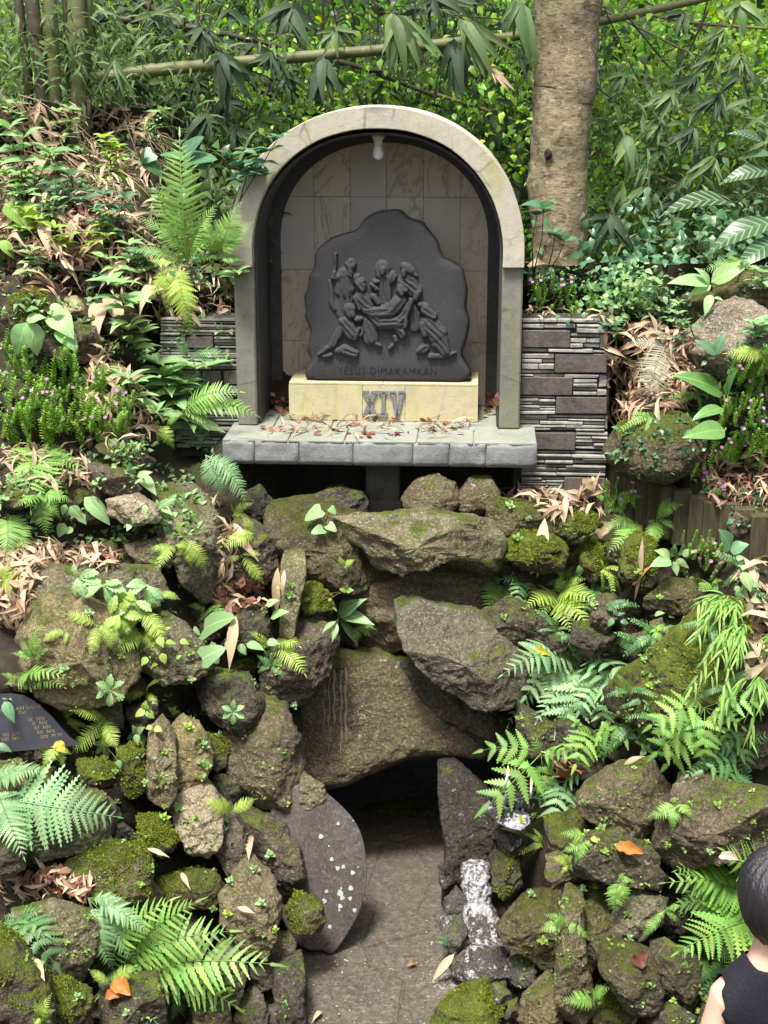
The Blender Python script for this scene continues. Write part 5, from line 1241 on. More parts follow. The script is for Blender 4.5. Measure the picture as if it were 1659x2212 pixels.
fern('A', (360,1290), [(330,1240),(470,1330),(410,1240),(440,1370)], 'button', 'fern_lime', 'curly pale fern at the right edge of the black plaque', 1.3, .04)
fern('A', (1480,990), [(1400,940),(1400,1040),(1560,960),(1540,1060),(1470,920)], 'pinnule', 'fern_dark', 'small dark fern hanging on the cracked brown rock', 1.0, .03)
fern('D', (-30,330), [(650,440)], 'lacy', 'fern_pale', 'broad pale fern frond spread over the flat topped slab', 1.25, .18)
fern('D', (-40,250), [(130,660),(40,560),(230,640),(250,180),(130,170)], 'lacy', 'fern_pale', 'pale fern with drooping fronds beside the broad frond', .8, .14)
fern('D', (620,1290), [(1260,1060),(1480,1240),(1290,1475),(930,890),(1070,900),(940,1240)], 'ladder', 'fern', 'bright green fern arching over the bottom of left rocks', .95, .16)
fern('D', (480,880), [(620,1280),(750,1240),(820,1080),(600,1150),(690,900)], 'lacy', 'fern_pale', 'faded yellowish fern hanging from the broad boulder', .75, .10)
fern('D', (600,1270), [(860,1570),(830,1400),(640,1500),(580,1480)], 'pinnule', 'fern_dark', 'dark fern in the shadow under the arching fern', 1.15, .08)
fern('D', (100,980), [(300,1240),(210,950),(30,1080),(120,1150),(250,1070),(20,990)], 'pteris', 'fern_dark', 'broad lobed fern on the smooth grey wedge', 1.0, .08)
fern('D', (320,60), [(230,190),(340,180),(270,60),(390,100)], 'pinnule', 'fern_lime', 'tiny lime fern beneath the black plaque', 1.0, .05)
fern('D', (220,1530), [(300,1490),(190,1440),(280,1400),(180,1590)], 'pinnule', 'fern_lime', 'tiny lime fern on the mossy boulders', 1.0, .05)
fern('D', (980,1420), [(930,1560),(1010,1540),(920,1450),(1060,1430)], 'pinnule', 'fern_dark', 'small dark fern between the bottom stones', 1.0, .05)
fern('D', (960,610), [(850,590),(830,640),(970,580)], 'pinnule', 'fern_dark', 'little fern below the pale tan stone', 1.0, .04)
fern('B', (20,300), [(130,255),(90,360),(60,300),(10,260)], 'pinnule', 'fern_lime', 'small lime fern left under the ledge', 1.0, .05)
fern('B', (580,570), [(555,520),(640,540),(600,590)], 'pinnule', 'fern_lime', 'tiny yellow fern on the olive boulder', 1.1, .03)
fern('B', (650,860), [(745,895),(720,935),(640,990),(700,870)], 'pinnule', 'fern', 'small fern behind the long leaved plant above the cave', 1.0, .05)
# right
fern('C', (100,590), [(95,820),(20,790),(10,600),(70,540),(180,740)], 'pinnule', 'fern', 'fern growing out of the slanting grey green rock', 1.2, .06)
fern('C', (230,560), [(150,640),(290,680),(200,700),(120,560)], 'pteris', 'fern_dark', 'dark fern in the cleft beside the slanting rock', .9, .05)
fern('C', (440,650), [(520,880),(640,870),(330,640),(250,730),(690,700),(590,560),(450,520),(340,800)], 'pinnule', 'fern_lime', 'yellow green fern cluster under the mossy stones', 1.1, .08)
fern('C', (480,560), [(360,600),(620,570),(400,510),(540,480)], 'pinnule', 'fern', 'green fern just above the yellow green cluster', 1.0, .05)
fern('C', (700,500), [(690,450),(800,640),(700,620),(820,520),(760,640)], 'button', 'fern_lime', 'small rounded leaflet fern between mossy stones', 1.1, .04)
fern('C', (780,130), [(650,70),(690,190),(930,80),(760,200),(880,40),(830,200)], 'pinnule', 'fern', 'bright fern at the foot of the slate wall beside the tree', 1.1, .08)
fern('C', (900,230), [(740,400),(850,370),(690,290),(780,260),(900,330)], 'pinnule', 'fern', 'fern drooping over the mossy stones below the wall', 1.1, .07)
fern('C', (1010,220), [(1110,270),(1000,350),(960,230),(1150,130),(1080,100),(950,370),(1080,340)], 'ladder', 'fern', 'green fern leaning on the timber edging', 1.3, .06)
fern('C', (620,310), [(500,360),(680,350),(660,290),(560,300)], 'pinnule', 'fern', 'little fern beside the bright mossy cushion', 1.1, .04)
fern('C', (520,990), [(110,1120),(145,1420),(310,1400),(240,1000),(420,970),(330,1130),(660,930),(400,1310)], 'pinnule', 'fern_pale', 'large drooping fern beside the cave mouth', .95, .12)
fern('C', (600,1060), [(460,1400),(640,1330),(830,1130),(700,1000),(520,1250),(740,1240),(830,1240)], 'pteris', 'fern_pale', 'broad toothed fern left of the huge mossy boulder', .95, .12)
fern('C', (640,1450), [(480,1560),(540,1640),(700,1600),(820,1440),(890,1500),(560,1440),(780,1560)], 'pteris', 'fern', 'lower toothed fern in front of the dark stones', .95, .10)
fern('C', (800,880), [(700,960),(860,1000),(740,1010),(840,940)], 'lacy', 'fern_dark', 'dark feathery fern behind the huge mossy boulder', 1.0, .05)
fern('C', (990,840), [(1090,870),(1040,960),(930,860),(880,1000)], 'pinnule', 'fern', 'small fern on the crest of the huge mossy boulder', .9, .04)
fern('C', (1330,590), [(1240,640),(1400,570),(1260,600),(1390,640)], 'pinnule', 'fern', 'fern tuft among pink flowers above the mossy boulder', 1.1, .05)
fern('C', (1560,470), [(1620,440),(1600,520),(1540,450)], 'pinnule', 'fern_lime', 'small lime fern below the timber edging', 1.0, .04)
fern('C', (1290,1310), [(980,1410),(1010,1570),(1070,1640),(1290,1620),(1420,1510),(1640,1275),(1510,1420),(1180,1270),(1130,1480)], 'pteris', 'fern', 'big bright jagged fern below the huge mossy boulder', .95, .14)
fern('C', (1540,1500), [(1310,1540),(1340,1640),(1500,1700),(1659,1470),(1620,1560),(1450,1460)], 'pteris', 'fern_dark', 'dark jagged fern behind the big bright one', .95, .10)
fern('F', (340,100), [(0,80),(30,400),(340,370),(470,210),(300,20),(520,110)], 'pteris', 'fern', 'jagged fern hanging in front of the lit candles', .85, .06)
fern('F', (480,260), [(300,390),(520,440),(400,480),(650,240),(300,300)], 'pteris', 'fern_pale', 'jagged fern drooping over the candle stone', .9, .10)
fern('F', (1490,180), [(1430,440),(1280,200),(1560,260),(1360,320)], 'pteris', 'fern_dark', 'dark drooping fern on the largest brown block', .95, .08)
fern('F', (790,830), [(850,975),(890,850),(830,790),(770,1050),(735,1000)], 'pinnule', 'fern', 'small bright fern on the flat charred rock', 1.2, .06)
fern('F', (500,740), [(400,700),(555,690),(450,800),(530,790),(460,680)], 'pinnule', 'fern_lime', 'small yellow green fern beside the flat charred rock', 1.1, .05)
fern('F', (1700,1050), [(1160,800),(1150,960),(1050,850),(1130,1255),(1270,1235),(1360,1290),(1400,660),(1200,900),(1080,1000)], 'lacy', 'fern', 'huge bright fern behind the person in black', 1.0, .16)
fern('F', (1560,1200), [(1430,1510),(1620,1330),(1350,1290),(1480,1420)], 'ladder', 'fern', 'fern frond hanging beside the shoulder of the person', 1.35, .12)
fern('F', (1060,1010), [(930,1170),(1140,1080),(1000,1090),(1160,980)], 'comb', 'fern', 'yellowing fern between the slanting stone and huge fern', 1.0, .05)
fern('F', (1400,1320), [(1230,1430),(1260,1530),(1320,1470)], 'button', 'fern_dark', 'small fern below the huge fern', 1.1, .05)
fern('F', (350,620), [(240,560),(290,680),(220,680),(300,540)], 'button', 'fern_lime', 'curly fern in the moss beneath the candle stone', 1.0, .04)
fern('E', (1150,1230), [(1100,1180),(1160,1260),(1080,1220)], 'button', 'fern_dark', 'tiny fern at the edge of the cave floor', 1.2, .02)
fern('G', (1010,560), [(880,920)], 'comb', 'withered', 'withered grey striped frond hanging beside the slate wall', 2.3, .06, baseY=7.9)
fern('G', (1000,600), [(760,560),(900,470),(1110,680)], 'comb', 'withered', 'dry fern fronds behind the withered grey frond', 1.2, .05, baseY=7.95)
fern('G', (1659,650), [(1390,630),(1430,600)], 'ladder', 'fern_lime', 'bright fern frond arching before the pale boulder', 1.1, .1)
fern('G', (1200,900), [(1010,920),(1310,930),(1060,980),(1230,990)], 'button', 'fern', 'fern with blunt leaflets on top of round boulder', 1.2, .05)
fern('G', (900,1040), [(780,1020),(700,1130),(870,1130),(830,1050)], 'button', 'fern', 'creeping fern on the moss of the round boulder', 1.2, .04)
fern('G', (1500,60), [(1250,90),(1400,0),(1600,120)], 'ladder', 'fern', 'fern on the brown overhanging rock', 1.1, .08)

fern('C', (680,1180), [(560,1330),(700,1390),(830,1300),(620,1240),(520,1180),(760,1120)], 'pteris', 'fern_pale', 'pale toothed fern low beside the huge mossy boulder', 1.0, .14)
fern('C', (420,1080), [(300,1180),(380,1290),(250,1240),(460,1230),(500,1110)], 'pteris', 'fern_pale', 'pale toothed fern between drooping fern and cave', 1.0, .12)
fern('C', (1100,1360), [(1000,1480),(1120,1600),(1240,1490),(1010,1400)], 'pteris', 'fern', 'jagged fern under the tip of the mossy boulder', 1.0, .14)
fern('F', (1330,830), [(1120,780),(1180,720),(1090,880),(1240,980),(1150,1010)], 'lacy', 'fern', 'feathery bright fern at the edge of largest brown block', .9, .14)
# ------------------------------------------------------------------ broad leaved plants
herb('L', (850,470), [(760,200),(830,300),(710,170)], 200, 'lance', 'herb', 'light green herb with whorled leaves behind the wall corner', 5, 1.1, 2)
herb('L', (880,720), [(920,500),(830,480)], 190, 'lance', 'herb', 'whorl leaved herb growing beside dry leaf heap', 5, 1.1, 2)
herb('L', (900,1000), [(875,830),(830,800)], 190, 'lance', 'herb', 'herb with narrow light leaves above the flat slab', 5, 1.15, 2)
herb('L', (1130,980), [(1030,700),(1120,860),(1270,735),(1060,780)], 240, 'lance', 'herb', 'tall light green herb covering the left slate wall', 6, 1.2, 3)
herb('L', (1110,1100), [(1000,1020),(1180,900),(1210,830)], 190, 'lance', 'herb', 'leafy herb clump at the left end of the ledge', 5, 1.2, 2)
leaves('L', (170,560), [(170,360,110,310),(170,360,250,340),(170,430,110,640),(180,430,240,650),(330,360,480,540),(320,340,410,330),(170,420,300,400),(370,470,500,630)], 'ovate', 'herb', 'plant with big soft light green leaves behind the flowering shrub', .95)
leaves('X', (40,470), [(10,440,70,505),(40,450,90,470),(0,520,30,560),(20,545,-10,570)], 'wide', 'herb_lime', 'bright lime leaved plant in the dry bamboo litter', 1.1)
herb('X', (60,430), [(50,300),(110,330),(20,280)], 60, 'lance', 'herb', 'pale leafy weed below the bamboo clump', 5, 1.1, 3)
herb('X', (140,450), [(150,380),(180,430),(120,400)], 46, 'lance', 'herb_dark', 'bluish leafy weed among the bamboo litter', 5, 1.2, 3)
herb('X', (270,600), [(230,560),(280,530),(300,590)], 44, 'lance', 'herb', 'young herb at the edge of the leaf litter', 5, 1.2, 2)
herb('X', (215,520), [(205,455),(240,480)], 36, 'lance', 'herb_dark', 'thin reddish stemmed weed in the litter', 4, 1.1, 4, mat=M_STEMD)
leaves('X', (395,350), [(395,340,345,335),(400,330,440,295),(400,345,470,345),(410,350,450,365),(330,330,300,355),(320,350,350,380)], 'heart', 'herb_dark', 'blue green maple like leaves behind the tall ladder fern', 1.2, baseY=9.0)
for i, (x, y, tops) in enumerate((((490, 640, [(480, 560), (510, 590)])), ((520, 430, [(560, 330), (600, 300)])), ((545, 380, [(500, 340), (560, 380)])))):
    herb('X', (x, y), tops, 40, 'wide', 'herb_dark' if i else 'herb', ['slender weeds behind left corner of the niche', 'dark leaved bush rising left of the arch top', 'shaded bush close to the arch shoulder'][i], 5, 1.0, 3, off=.05)
# weeds over the upper left slope
rw = np.random.default_rng(77)
for k in range(26):
    x, y = rw.uniform(0, 470), rw.uniform(270, 660); mk = ('herb', 'herb', 'herb_dark', 'herb_lime')[k % 4]
    lb = {'herb': 'light green leafy weed in the bamboo litter of the upper left slope', 'herb_dark': 'bluish green weed in the bamboo litter of the upper left slope', 'herb_lime': 'yellow green weed in the bamboo litter of the upper left slope'}[mk]
    herb('X', (x, y), [(x+rw.uniform(-25, 25), y-rw.uniform(25, 80)) for _ in range(rw.integers(1, 4))], rw.uniform(22, 40), 'lance', mk, lb, 5, 1.25, int(rw.integers(2, 5)), group=lb.replace('weed', 'weeds'), off=.04)
for k in range(14):
    x, y = rw.uniform(1330, 1650), rw.uniform(560, 1060); mk = ('herb', 'herb_dark')[k % 2]
    lb = {'herb': 'light green leafy weed on the slope right of the slate wall', 'herb_dark': 'bluish green weed on the slope right of the slate wall'}[mk]
    herb('X', (x, y), [(x+rw.uniform(-20, 20), y-rw.uniform(20, 50)) for _ in range(rw.integers(1, 3))], rw.uniform(20, 36), 'lance', mk, lb, 5, 1.3, 2, group=lb.replace('weed', 'weeds'), off=.03)
for k in range(64):
    x, y = (rw.uniform(20, 600), rw.uniform(1080, 2180)) if k % 3 == 1 else (rw.uniform(1130, 1640), rw.uniform(1100, 1640) if k % 3 else rw.uniform(1640, 2180)); h, nn, nm = hit(x, y)
    if nm.split('.')[0] not in ('rock', 'bank_left', 'bank_right') or (y > 1640 and k % 5): continue
    lb = 'small '+('light green', 'yellow green', 'dark green')[k % 3]+' fern sprouting between the stones of the %s bank' % ('left' if x < 800 else 'right')
    fern('X', (x, y), [(x+rw.uniform(-75, 75), y+rw.uniform(-40, 75)) for _ in range(rw.integers(3, 6))], ('pinnule', 'ladder', 'button')[k % 3], ('fern', 'fern_lime', 'fern_dark')[k % 3], lb, 1.1, .05, group=lb.replace('fern', 'ferns'))
# left lower
TR = [(420,520,'herb'),(560,560,'herb'),(640,600,'herb_lime'),(800,560,'herb'),(720,640,'herb'),(650,720,'herb_lime')]
for i, (x, y, mk) in enumerate(TR):
    r_ = np.random.default_rng(i); lst = []
    for k in range(7):
        a = r_.uniform(0, 6.28) if k else 1.2; L = r_.uniform(95, 140); lst.append((x, y, x+math.cos(a)*L, y+math.sin(a)*L*.8+15))
    leaves('A', (x, y+10), lst, 'toothed', mk, 'rosette of wavy toothed leaves on the broad grey rock', 1.0, group='toothed rosettes on the broad grey rock', stalk=False, reach=.05)
for i, (x, y, s, lab) in enumerate(((600,1130,90,'toothed leaf plant below the big tan boulder'),(1270,1250,70,'toothed leaf plant on the dark stone left of the lintel'))):
    leaves('A', (x, y), [(x, y, x+s*math.cos(a), y+s*math.sin(a)) for a in (-1.5, -.5, .5, 1.6, 2.6, 3.6)], 'toothed', 'herb', lab, 1.0, stalk=False, reach=.04)
leaves('A', (1200,960), [(1110,800,1280,735),(1130,900,1190,985),(1100,960,1228,900),(1050,800,1090,830)], 'heart', 'herb', 'heart leaf plant with big light leaves', 1.15, reach=.06)
leaves('A', (1390,890), [(1300,880,1340,940),(1340,880,1440,915),(1220,900,1300,860),(1475,735,1575,705),(1450,870,1530,880),(1450,670,1520,640)], 'wide', 'herb', 'scrambling plant with narrow oval leaves beside the upright slab', 1.2)
leaves('A', (800,820), [(820,850,830,790),(760,880,740,830),(900,800,930,790),(900,870,960,880),(880,930,900,990),(960,960,990,940),(800,950,770,1000),(820,1010,860,990),(860,840,890,900),(720,800,690,830),(980,860,1030,880)], 'obov' if False else 'wide', 'herb_lime', 'trailing small leaved plant on the lichen boulder', 1.3, stalk=False)
leaves('A', (790,1250), [(790,1240,795,1185),(790,1240,735,1275),(795,1245,840,1285)], 'ovate', 'herb_lime', 'three leaved seedling under the lichen boulder', 1.1)
leaves('A', (840,1335), [(830,1330,790,1340),(840,1335,885,1355)], 'ovate', 'herb_lime', 'two leaved seedling under the lichen boulder', 1.1)
leaves('A', (740,1370), [(740,1370,690,1400),(740,1370,800,1410),(740,1365,720,1320),(745,1365,790,1330),(740,1370,750,1430)], 'wide', 'herb', 'small leafy plant above the tall brown stone', 1.2)
leaves('A', (560,1430), [(560,1430,500,1420),(560,1430,630,1420),(565,1440,590,1500),(550,1425,580,1390),(640,1510,655,1560),(560,1440,520,1480)], 'wide', 'herb', 'small leafy plant right of the plaque', 1.2)
leaves('A', (600,200), [(460,80,600,235),(860,140,960,90),(870,130,940,180),(860,140,850,90),(790,120,785,190),(860,130,920,150)], 'wide', 'herb', 'grass like plant with broad blades by the flat slab', .9)
leaves('A', (380,190), [(380,130,450,200),(350,220,320,300),(420,170,470,230),(360,120,340,180),(400,250,350,280)], 'ovate', 'herb', 'ribbed oval leaved plant beside the drooping fern', 1.0)
leaves('L', (960,1440), [(890,1430,990,1400),(900,1420,1015,1555),(920,1450,870,1480)], 'wide', 'herb', 'lone plant with drooping blade below the flat slab', .9)
leaves('A', (60,1210), [(25,1190,80,1310),(40,1180,10,1175),(50,1175,70,1190)], 'wide', 'herb_dark', 'dark leaf hanging over the plaque lettering', .9, reach=.08)
leaves('A', (-20,1440), [(-20,1430,65,1468)], 'wide', 'herb_dark', 'single dark leaf at the bottom edge of the plaque', 1.0, reach=.08)
leaves('B', (490,350), [(465,290,382,345),(475,385,415,410),(500,365,542,400),(510,280,540,312)], 'heart', 'herb', 'vine with four heart shaped leaves on the olive boulder', 1.15, reach=.05, mat=M_STEMG)
leaves('B', (560,840), [(545,830,700,735),(550,810,735,870),(560,850,650,980),(540,850,470,910),(545,860,520,955),(560,800,590,735),(545,800,520,780),(555,850,640,850)], 'lance', 'herb', 'plant with long pale pointed leaves above the cave mouth', 1.15, reach=.08)
leaves('B', (590,700), [(590,700,555,690),(590,700,630,695),(590,690,595,665),(500,745,520,740),(380,745,410,740)], 'ovate', 'creeper', 'tiny round leaved sprig on the olive boulder', 1.3)
# right
leaves('C', (1100,470), [(1095,455,970,490),(1090,440,1000,395),(1100,430,1120,355),(1120,450,1200,500),(1110,460,1130,545),(1150,420,1165,350),(1160,420,1240,400)], 'wide', 'herb', 'plant with pointed light leaves below the timber edging', 1.1, reach=.07)
leaves('C', (1470,430), [(1440,390,1370,270),(1440,400,1550,360)], 'ovate', 'herb_dark', 'plant with one large pale grey leaf before the timber edging', 1.25, reach=.10)
leaves('C', (1520,560), [(1510,520,1560,640),(1560,600,1620,600),(1470,440,1530,440),(1480,480,1530,490),(1560,680,1620,700),(1470,600,1500,660)], 'wide', 'herb', 'leafy stalks at the right end of the timber edging', 1.1, reach=.08)
leaves('C', (770,780), [(760,790,730,840),(760,740,790,780),(780,770,830,760),(790,720,840,700),(800,800,850,820),(830,700,850,680)], 'wide', 'herb_dark', 'dark leaved sprig between the ferns', 1.2)
leaves('C', (960,800), [(940,800,910,800),(950,800,960,820),(1000,770,1060,760),(990,780,970,775),(1080,770,1120,790)], 'wide', 'herb', 'sprig of small leaves behind the mossy boulder', 1.2)
leaves('C', (800,1450), [(810,1440,760,1490),(820,1450,850,1520),(850,1470,905,1490),(860,1480,890,1530),(800,1500,770,1540)], 'ovate', 'herb_dark', 'clover leaved plant left under the mossy boulder', 1.1)
leaves('C', (950,1560), [(950,1555,915,1590),(955,1550,1000,1580),(950,1550,920,1520),(955,1550,970,1520)], 'ovate', 'herb', 'pale four leaved seedling beside the big bright fern', 1.1)
leaves('C', (560,540), [(565,545,560,480),(560,545,540,520)], 'toothed', 'herb', 'lone toothed leaf standing above the yellow ferns', 1.2)
leaves('G', (1390,1120), [(1370,900,1035,775),(1380,900,1450,780),(1370,990,1165,1070),(1380,1130,1100,1180),(1340,870,1350,810),(1400,900,1490,700)], 'wide', 'glossy', 'plant with huge glossy leaves on the right slope', .82, reach=.10, sr=.006, mat=M_STEMG)
leaves('G', (1290,240), [(1280,180,1005,180),(1280,180,1180,75),(1290,190,1140,260),(1290,170,1560,40),(1300,200,1380,110),(1290,250,1250,390),(1310,270,1370,290)], 'wide', 'herb', 'broad light leaves sprouting above the pale boulder', .8, reach=.06, sr=.005)
leaves('G', (1330,740), [(1325,640,1180,545),(1320,640,1390,490),(1310,650,1265,660)], 'wide', 'herb_dark', 'slim plant before the pale boulder', .9, reach=.04)
leaves('G', (1659,420), [(1720,430,1540,430),(1700,400,1560,470),(1720,460,1600,520)], 'wide', 'herb', 'leaf tips above the pale boulder', 1.0, reach=.05)
leaves('G', (720,380), [(580,200,630,240),(700,200,720,250),(880,200,940,300),(800,260,870,310),(960,260,1040,300),(1050,290,1000,360),(830,170,880,130),(640,120,700,100),(540,290,590,330),(740,300,780,350),(1060,330,1110,390),(900,280,950,250)], 'ovate', 'herb_dark', 'rounded blue green leaves behind the top of the slate wall', 1.0, reach=.05)
herb('G', (500,360), [(480,260),(560,230)], 60, 'wide', 'herb_dark', 'low plant on the terrace behind the wall', 5, 1.1, 2)
st = herb('G', (688,1000), [(670,420)], 110, 'wide', 'herb', 'tall green stalk rising beside the end of the slate wall', 4, 1.1, 2, mat=M_STEMG, sr=.008)
herb('U', (645,1180), [(660,930),(690,900)], 110, 'wide', 'herb_dark', 'dark leaved sapling before the tree trunk', 3, 1.2, 4, baseY=8.75, mat=M_STEMD, nodegap=.9)
herb('U', (700,1190), [(740,1010),(780,1040)], 95, 'wide', 'herb_dark', 'sapling with drooping leaves beside the tree trunk', 3, 1.2, 3, baseY=8.9, mat=M_STEMD, nodegap=.8)
leaves('U', (1680,760), [(1640,620,1480,580),(1680,670,1545,690),(1680,740,1445,800),(1520,880,1180,945),(1700,960,1385,1110),(1700,1040,1500,1180)], 'striped', 'calathea', 'striped leaf plant with long dark leaves on the right slope', 1.0, baseY=8.6, reach=.10, sr=.006)
# grass like bamboo trailing on the right
def spray(zone, base, tips, matk, label, n=16, L=.09, width=.7, cat='bamboo', group=None, off=.04, shape='blade', name='bamboo_sprig', sr=.002, hang=.5, mat=None, reach=.05):
    b = S(zone, *base, off); e = empty(name, b, label, cat, group); r_ = np.random.default_rng(int(base[0]+base[1]*3))
    for (x, y) in tips:
        t = toward(at(zone, x, y, b), reach); pts = [b+(t-b)*u+np.array((0, 0, .18*np.linalg.norm(t-b)*math.sin(math.pi*u))) for u in np.linspace(0, 1, 6)]
        stem(e, b, pts, sr, sr*.5, mat, 'twig', 5)
        for k in range(n):
            u = .25+.75*k/(n-1); i = min(4, int(u*5)); p = pts[i]+(pts[i+1]-pts[i])*(u*5-i); ax = pts[i+1]-pts[i]; ax /= np.linalg.norm(ax)
            s = np.array((r_.uniform(-1, 1), r_.uniform(-.7, .3), r_.uniform(-.3, .5))); d = ax*.9+s*.7+np.array((0, 0, -hang)); d /= np.linalg.norm(d)
            leaf_to(e, b, p, p+d*L*r_.uniform(.6, 1.2), shape, matk, width)
    return e
spray('C', (1480,690), [(1260,700),(1290,780),(1380,790),(1240,900),(1450,820)], 'fern', 'fine grassy bamboo tuft trailing over the mossy boulder', 14, .11, .75, reach=.1)
spray('C', (1520,830), [(1220,1180),(1330,1120),(1390,1240),(1290,1020),(1480,1010),(1500,930)], 'fern', 'fine grassy bamboo hanging down the face of the mossy boulder', 16, .11, .75, reach=.14)
spray('C', (1590,1130), [(1640,1240),(1420,1260),(1560,1500),(1600,1180),(1650,900)], 'fern', 'fine grassy bamboo beside the big bright fern', 12, .11, .75, reach=.12)
# ------------------------------------------------------------------ pink flowered shrubs
def shrub_branch(seed):
    r_ = np.random.default_rng(seed); m = MB(); n = 22
    pts = np.array([(t*.9*(.1*math.sin(seed)), .12*t*t*math.cos(seed*2), t) for t in np.linspace(0, 1, 6)]); m.add(*tube_vq(pts, np.linspace(.008, .003, 6), 4, False)[:2])
    LV, LQ = leaf_arrays('lance', .24, 4, .2, .1)
    for k in range(n):
        u = .12+.86*k/(n-1); p = np.array((np.interp(u, np.linspace(0, 1, 6), pts[:, 0]), np.interp(u, np.linspace(0, 1, 6), pts[:, 1]), u))
        for s in (0, 1):
            a = k*1.25+s*math.pi+r_.uniform(-.3, .3); d = np.array((math.cos(a), math.sin(a), .45)); d /= np.linalg.norm(d)
            L = (.17-.06*u)*r_.uniform(.8, 1.15); M = np.array(basis(p, d, (0, 0, 1), L, L, L)); m.add(LV@M[:3, :3].T+M[:3, 3], LQ)
    me = m.mesh('branch'); me.materials.append(LM['shrub']); return me
BR = [shrub_branch(i) for i in range(4)]
def flower_mesh():
    m = MB(); LV, LQ = leaf_arrays('ovate', .42, 4, .1, .1)
    for k in range(6):
        a = k*math.pi/3; M = np.array(basis((0, 0, 0), (math.cos(a), math.sin(a), .35), (0, 0, 1), .0075, .0075, .0075)); m.add(LV@M[:3, :3].T+M[:3, 3], LQ)
    me = m.mesh('flower'); me.materials.append(M_PINK); return me
FL = flower_mesh()
def cuphea(zone, poly, n, label, flowers=8, hpx=150, off=.02, group=None, seed=0, cut=None):
    r_ = np.random.default_rng(seed); pp = np.array(poly, float); x0, y0 = pp.min(axis=0); x1, y1 = pp.max(axis=0)
    def inside(x, y):
        c = False
        for i in range(len(pp)):
            a, b = pp[i], pp[i-1]
            if (a[1] > y) != (b[1] > y) and x < (b[0]-a[0])*(y-a[1])/(b[1]-a[1])+a[0]: c = not c
        return c
    root = S(zone, *pp.mean(axis=0), off); e = empty('flowering_shrub', root, label, 'shrub', group); k = 0; tops = []
    while k < n:
        x, y = r_.uniform(x0, x1), r_.uniform(y0, y1)
        if not inside(x, y): continue
        k += 1; t = toward(at(zone, x, y, root), r_.uniform(0, .10)); h = hpx*ZONES[zone][2]*mpp(root)*r_.uniform(.7, 1.25)
        d = np.array((r_.uniform(-.35, .35), -.25+r_.uniform(-.25, .2), 1)); d /= np.linalg.norm(d); p0 = t-d*h*.6
        M = basis(p0, np.cross((0, 1, .1), d), d, h, h, h); link('branch', BR[k % 4], None, e, M=child_matrix(M, root)); tops.append(p0+d*h*r_.uniform(.6, .98))
    for i in range(flowers):
        p = toward(tops[r_.integers(len(tops))]+r_.uniform(-.015, .015, 3), .012); link('flower', FL, None, e, M=child_matrix(basis(p, (1, 0, 0), (r_.uniform(-.3, .3), -.6, .6), 1.5, 1.5, 1.5), root))
    return e
cuphea('L', [(0,480),(60,560),(250,600),(420,580),(500,640),(480,760),(560,800),(600,900),(620,1000),(560,1150),(380,1180),(180,1220),(0,1160)], 130, 'big flowering shrub with tiny leaves and pink flowers on the left slope', 16, 170, seed=1)
cuphea('L', [(600,760),(690,720),(700,800),(640,860),(580,850)], 14, 'tip of flowering shrub before the mossy boulder', 2, 150, seed=2)
cuphea('L', [(600,960),(740,900),(860,860),(880,960),(840,1100),(720,1180),(600,1150)], 36, 'small flowering shrub right of the big one', 8, 150, seed=3)
cuphea('G', [(1200,1100),(1380,1070),(1500,1140),(1659,1100),(1659,1300),(1450,1300),(1300,1280)], 40, 'pink flowered shrub beside the round mossy boulder', 12, 150, seed=4)
cuphea('G', [(1430,620),(1659,600),(1700,800),(1659,960),(1480,900)], 36, 'pink flowered shrub before the pale boulder', 12, 150, seed=5)
cuphea('G', [(110,200),(260,140),(420,180),(600,200),(600,340),(420,390),(180,370)], 44, 'low pink flowered shrub on top of the slate wall', 14, 130, seed=6)
cuphea('U', [(1500,800),(1659,740),(1700,1100),(1560,1106),(1500,960)], 40, 'pink flowered shrub under the striped leaves', 12, 110, seed=7)
cuphea('C', [(1160,300),(1300,290),(1420,420),(1480,480),(1400,560),(1260,460),(1180,380)], 30, 'pink flowered plant below the timber edging', 12, 110, seed=8)
cuphea('C', [(640,20),(760,0),(900,20),(880,110),(720,140)], 14, 'pink flowered sprig at the foot of the slate wall', 6, 110, seed=9)
cuphea('G', [(1150,1330),(1300,1380),(1420,1500),(1300,1560),(1180,1420)], 14, 'sparse pink flowered sprig above the timber edging', 8, 100, seed=10)
cuphea('G', [(1380,940),(1659,900),(1659,1060),(1420,1060)], 24, 'leafy shrub under the huge glossy leaves', 6, 120, seed=11)

# ------------------------------------------------------------------ small seedlings in the cracks
def seedling_mesh(v):
    m = MB(); r_ = np.random.default_rng(v); LV, LQ = leaf_arrays('ovate', .36, 5, .15, .1)
    m.add(*tube_vq(np.array([(0, 0, -.3), (0, 0, .25), (.02, 0, .6)]), [.03, .025, .02], 4, False)[:2])
    for k in range(5+v):
        a = k*2.4; d = np.array((math.cos(a), math.sin(a), .35+.1*k)); d /= np.linalg.norm(d); M = np.array(basis((0, 0, .12*k), d, (0, 0, 1), .8-.06*k, .8-.06*k, .8)); m.add(LV@M[:3, :3].T+M[:3, 3], LQ)
    me = m.mesh('seedling'); me.materials.append(LM[['creeper', 'herb_lime', 'herb'][v]]); return me
SD = [seedling_mesh(v) for v in range(3)]
rs = np.random.default_rng(99)
spots = [(x, y, 'left bank') for x, y in zip(rs.uniform(120, 640, 95), rs.uniform(1150, 2190, 95))] + [(x, y, 'right bank') for x, y in zip(rs.uniform(1070, 1640, 95), rs.uniform(1080, 2190, 95))]
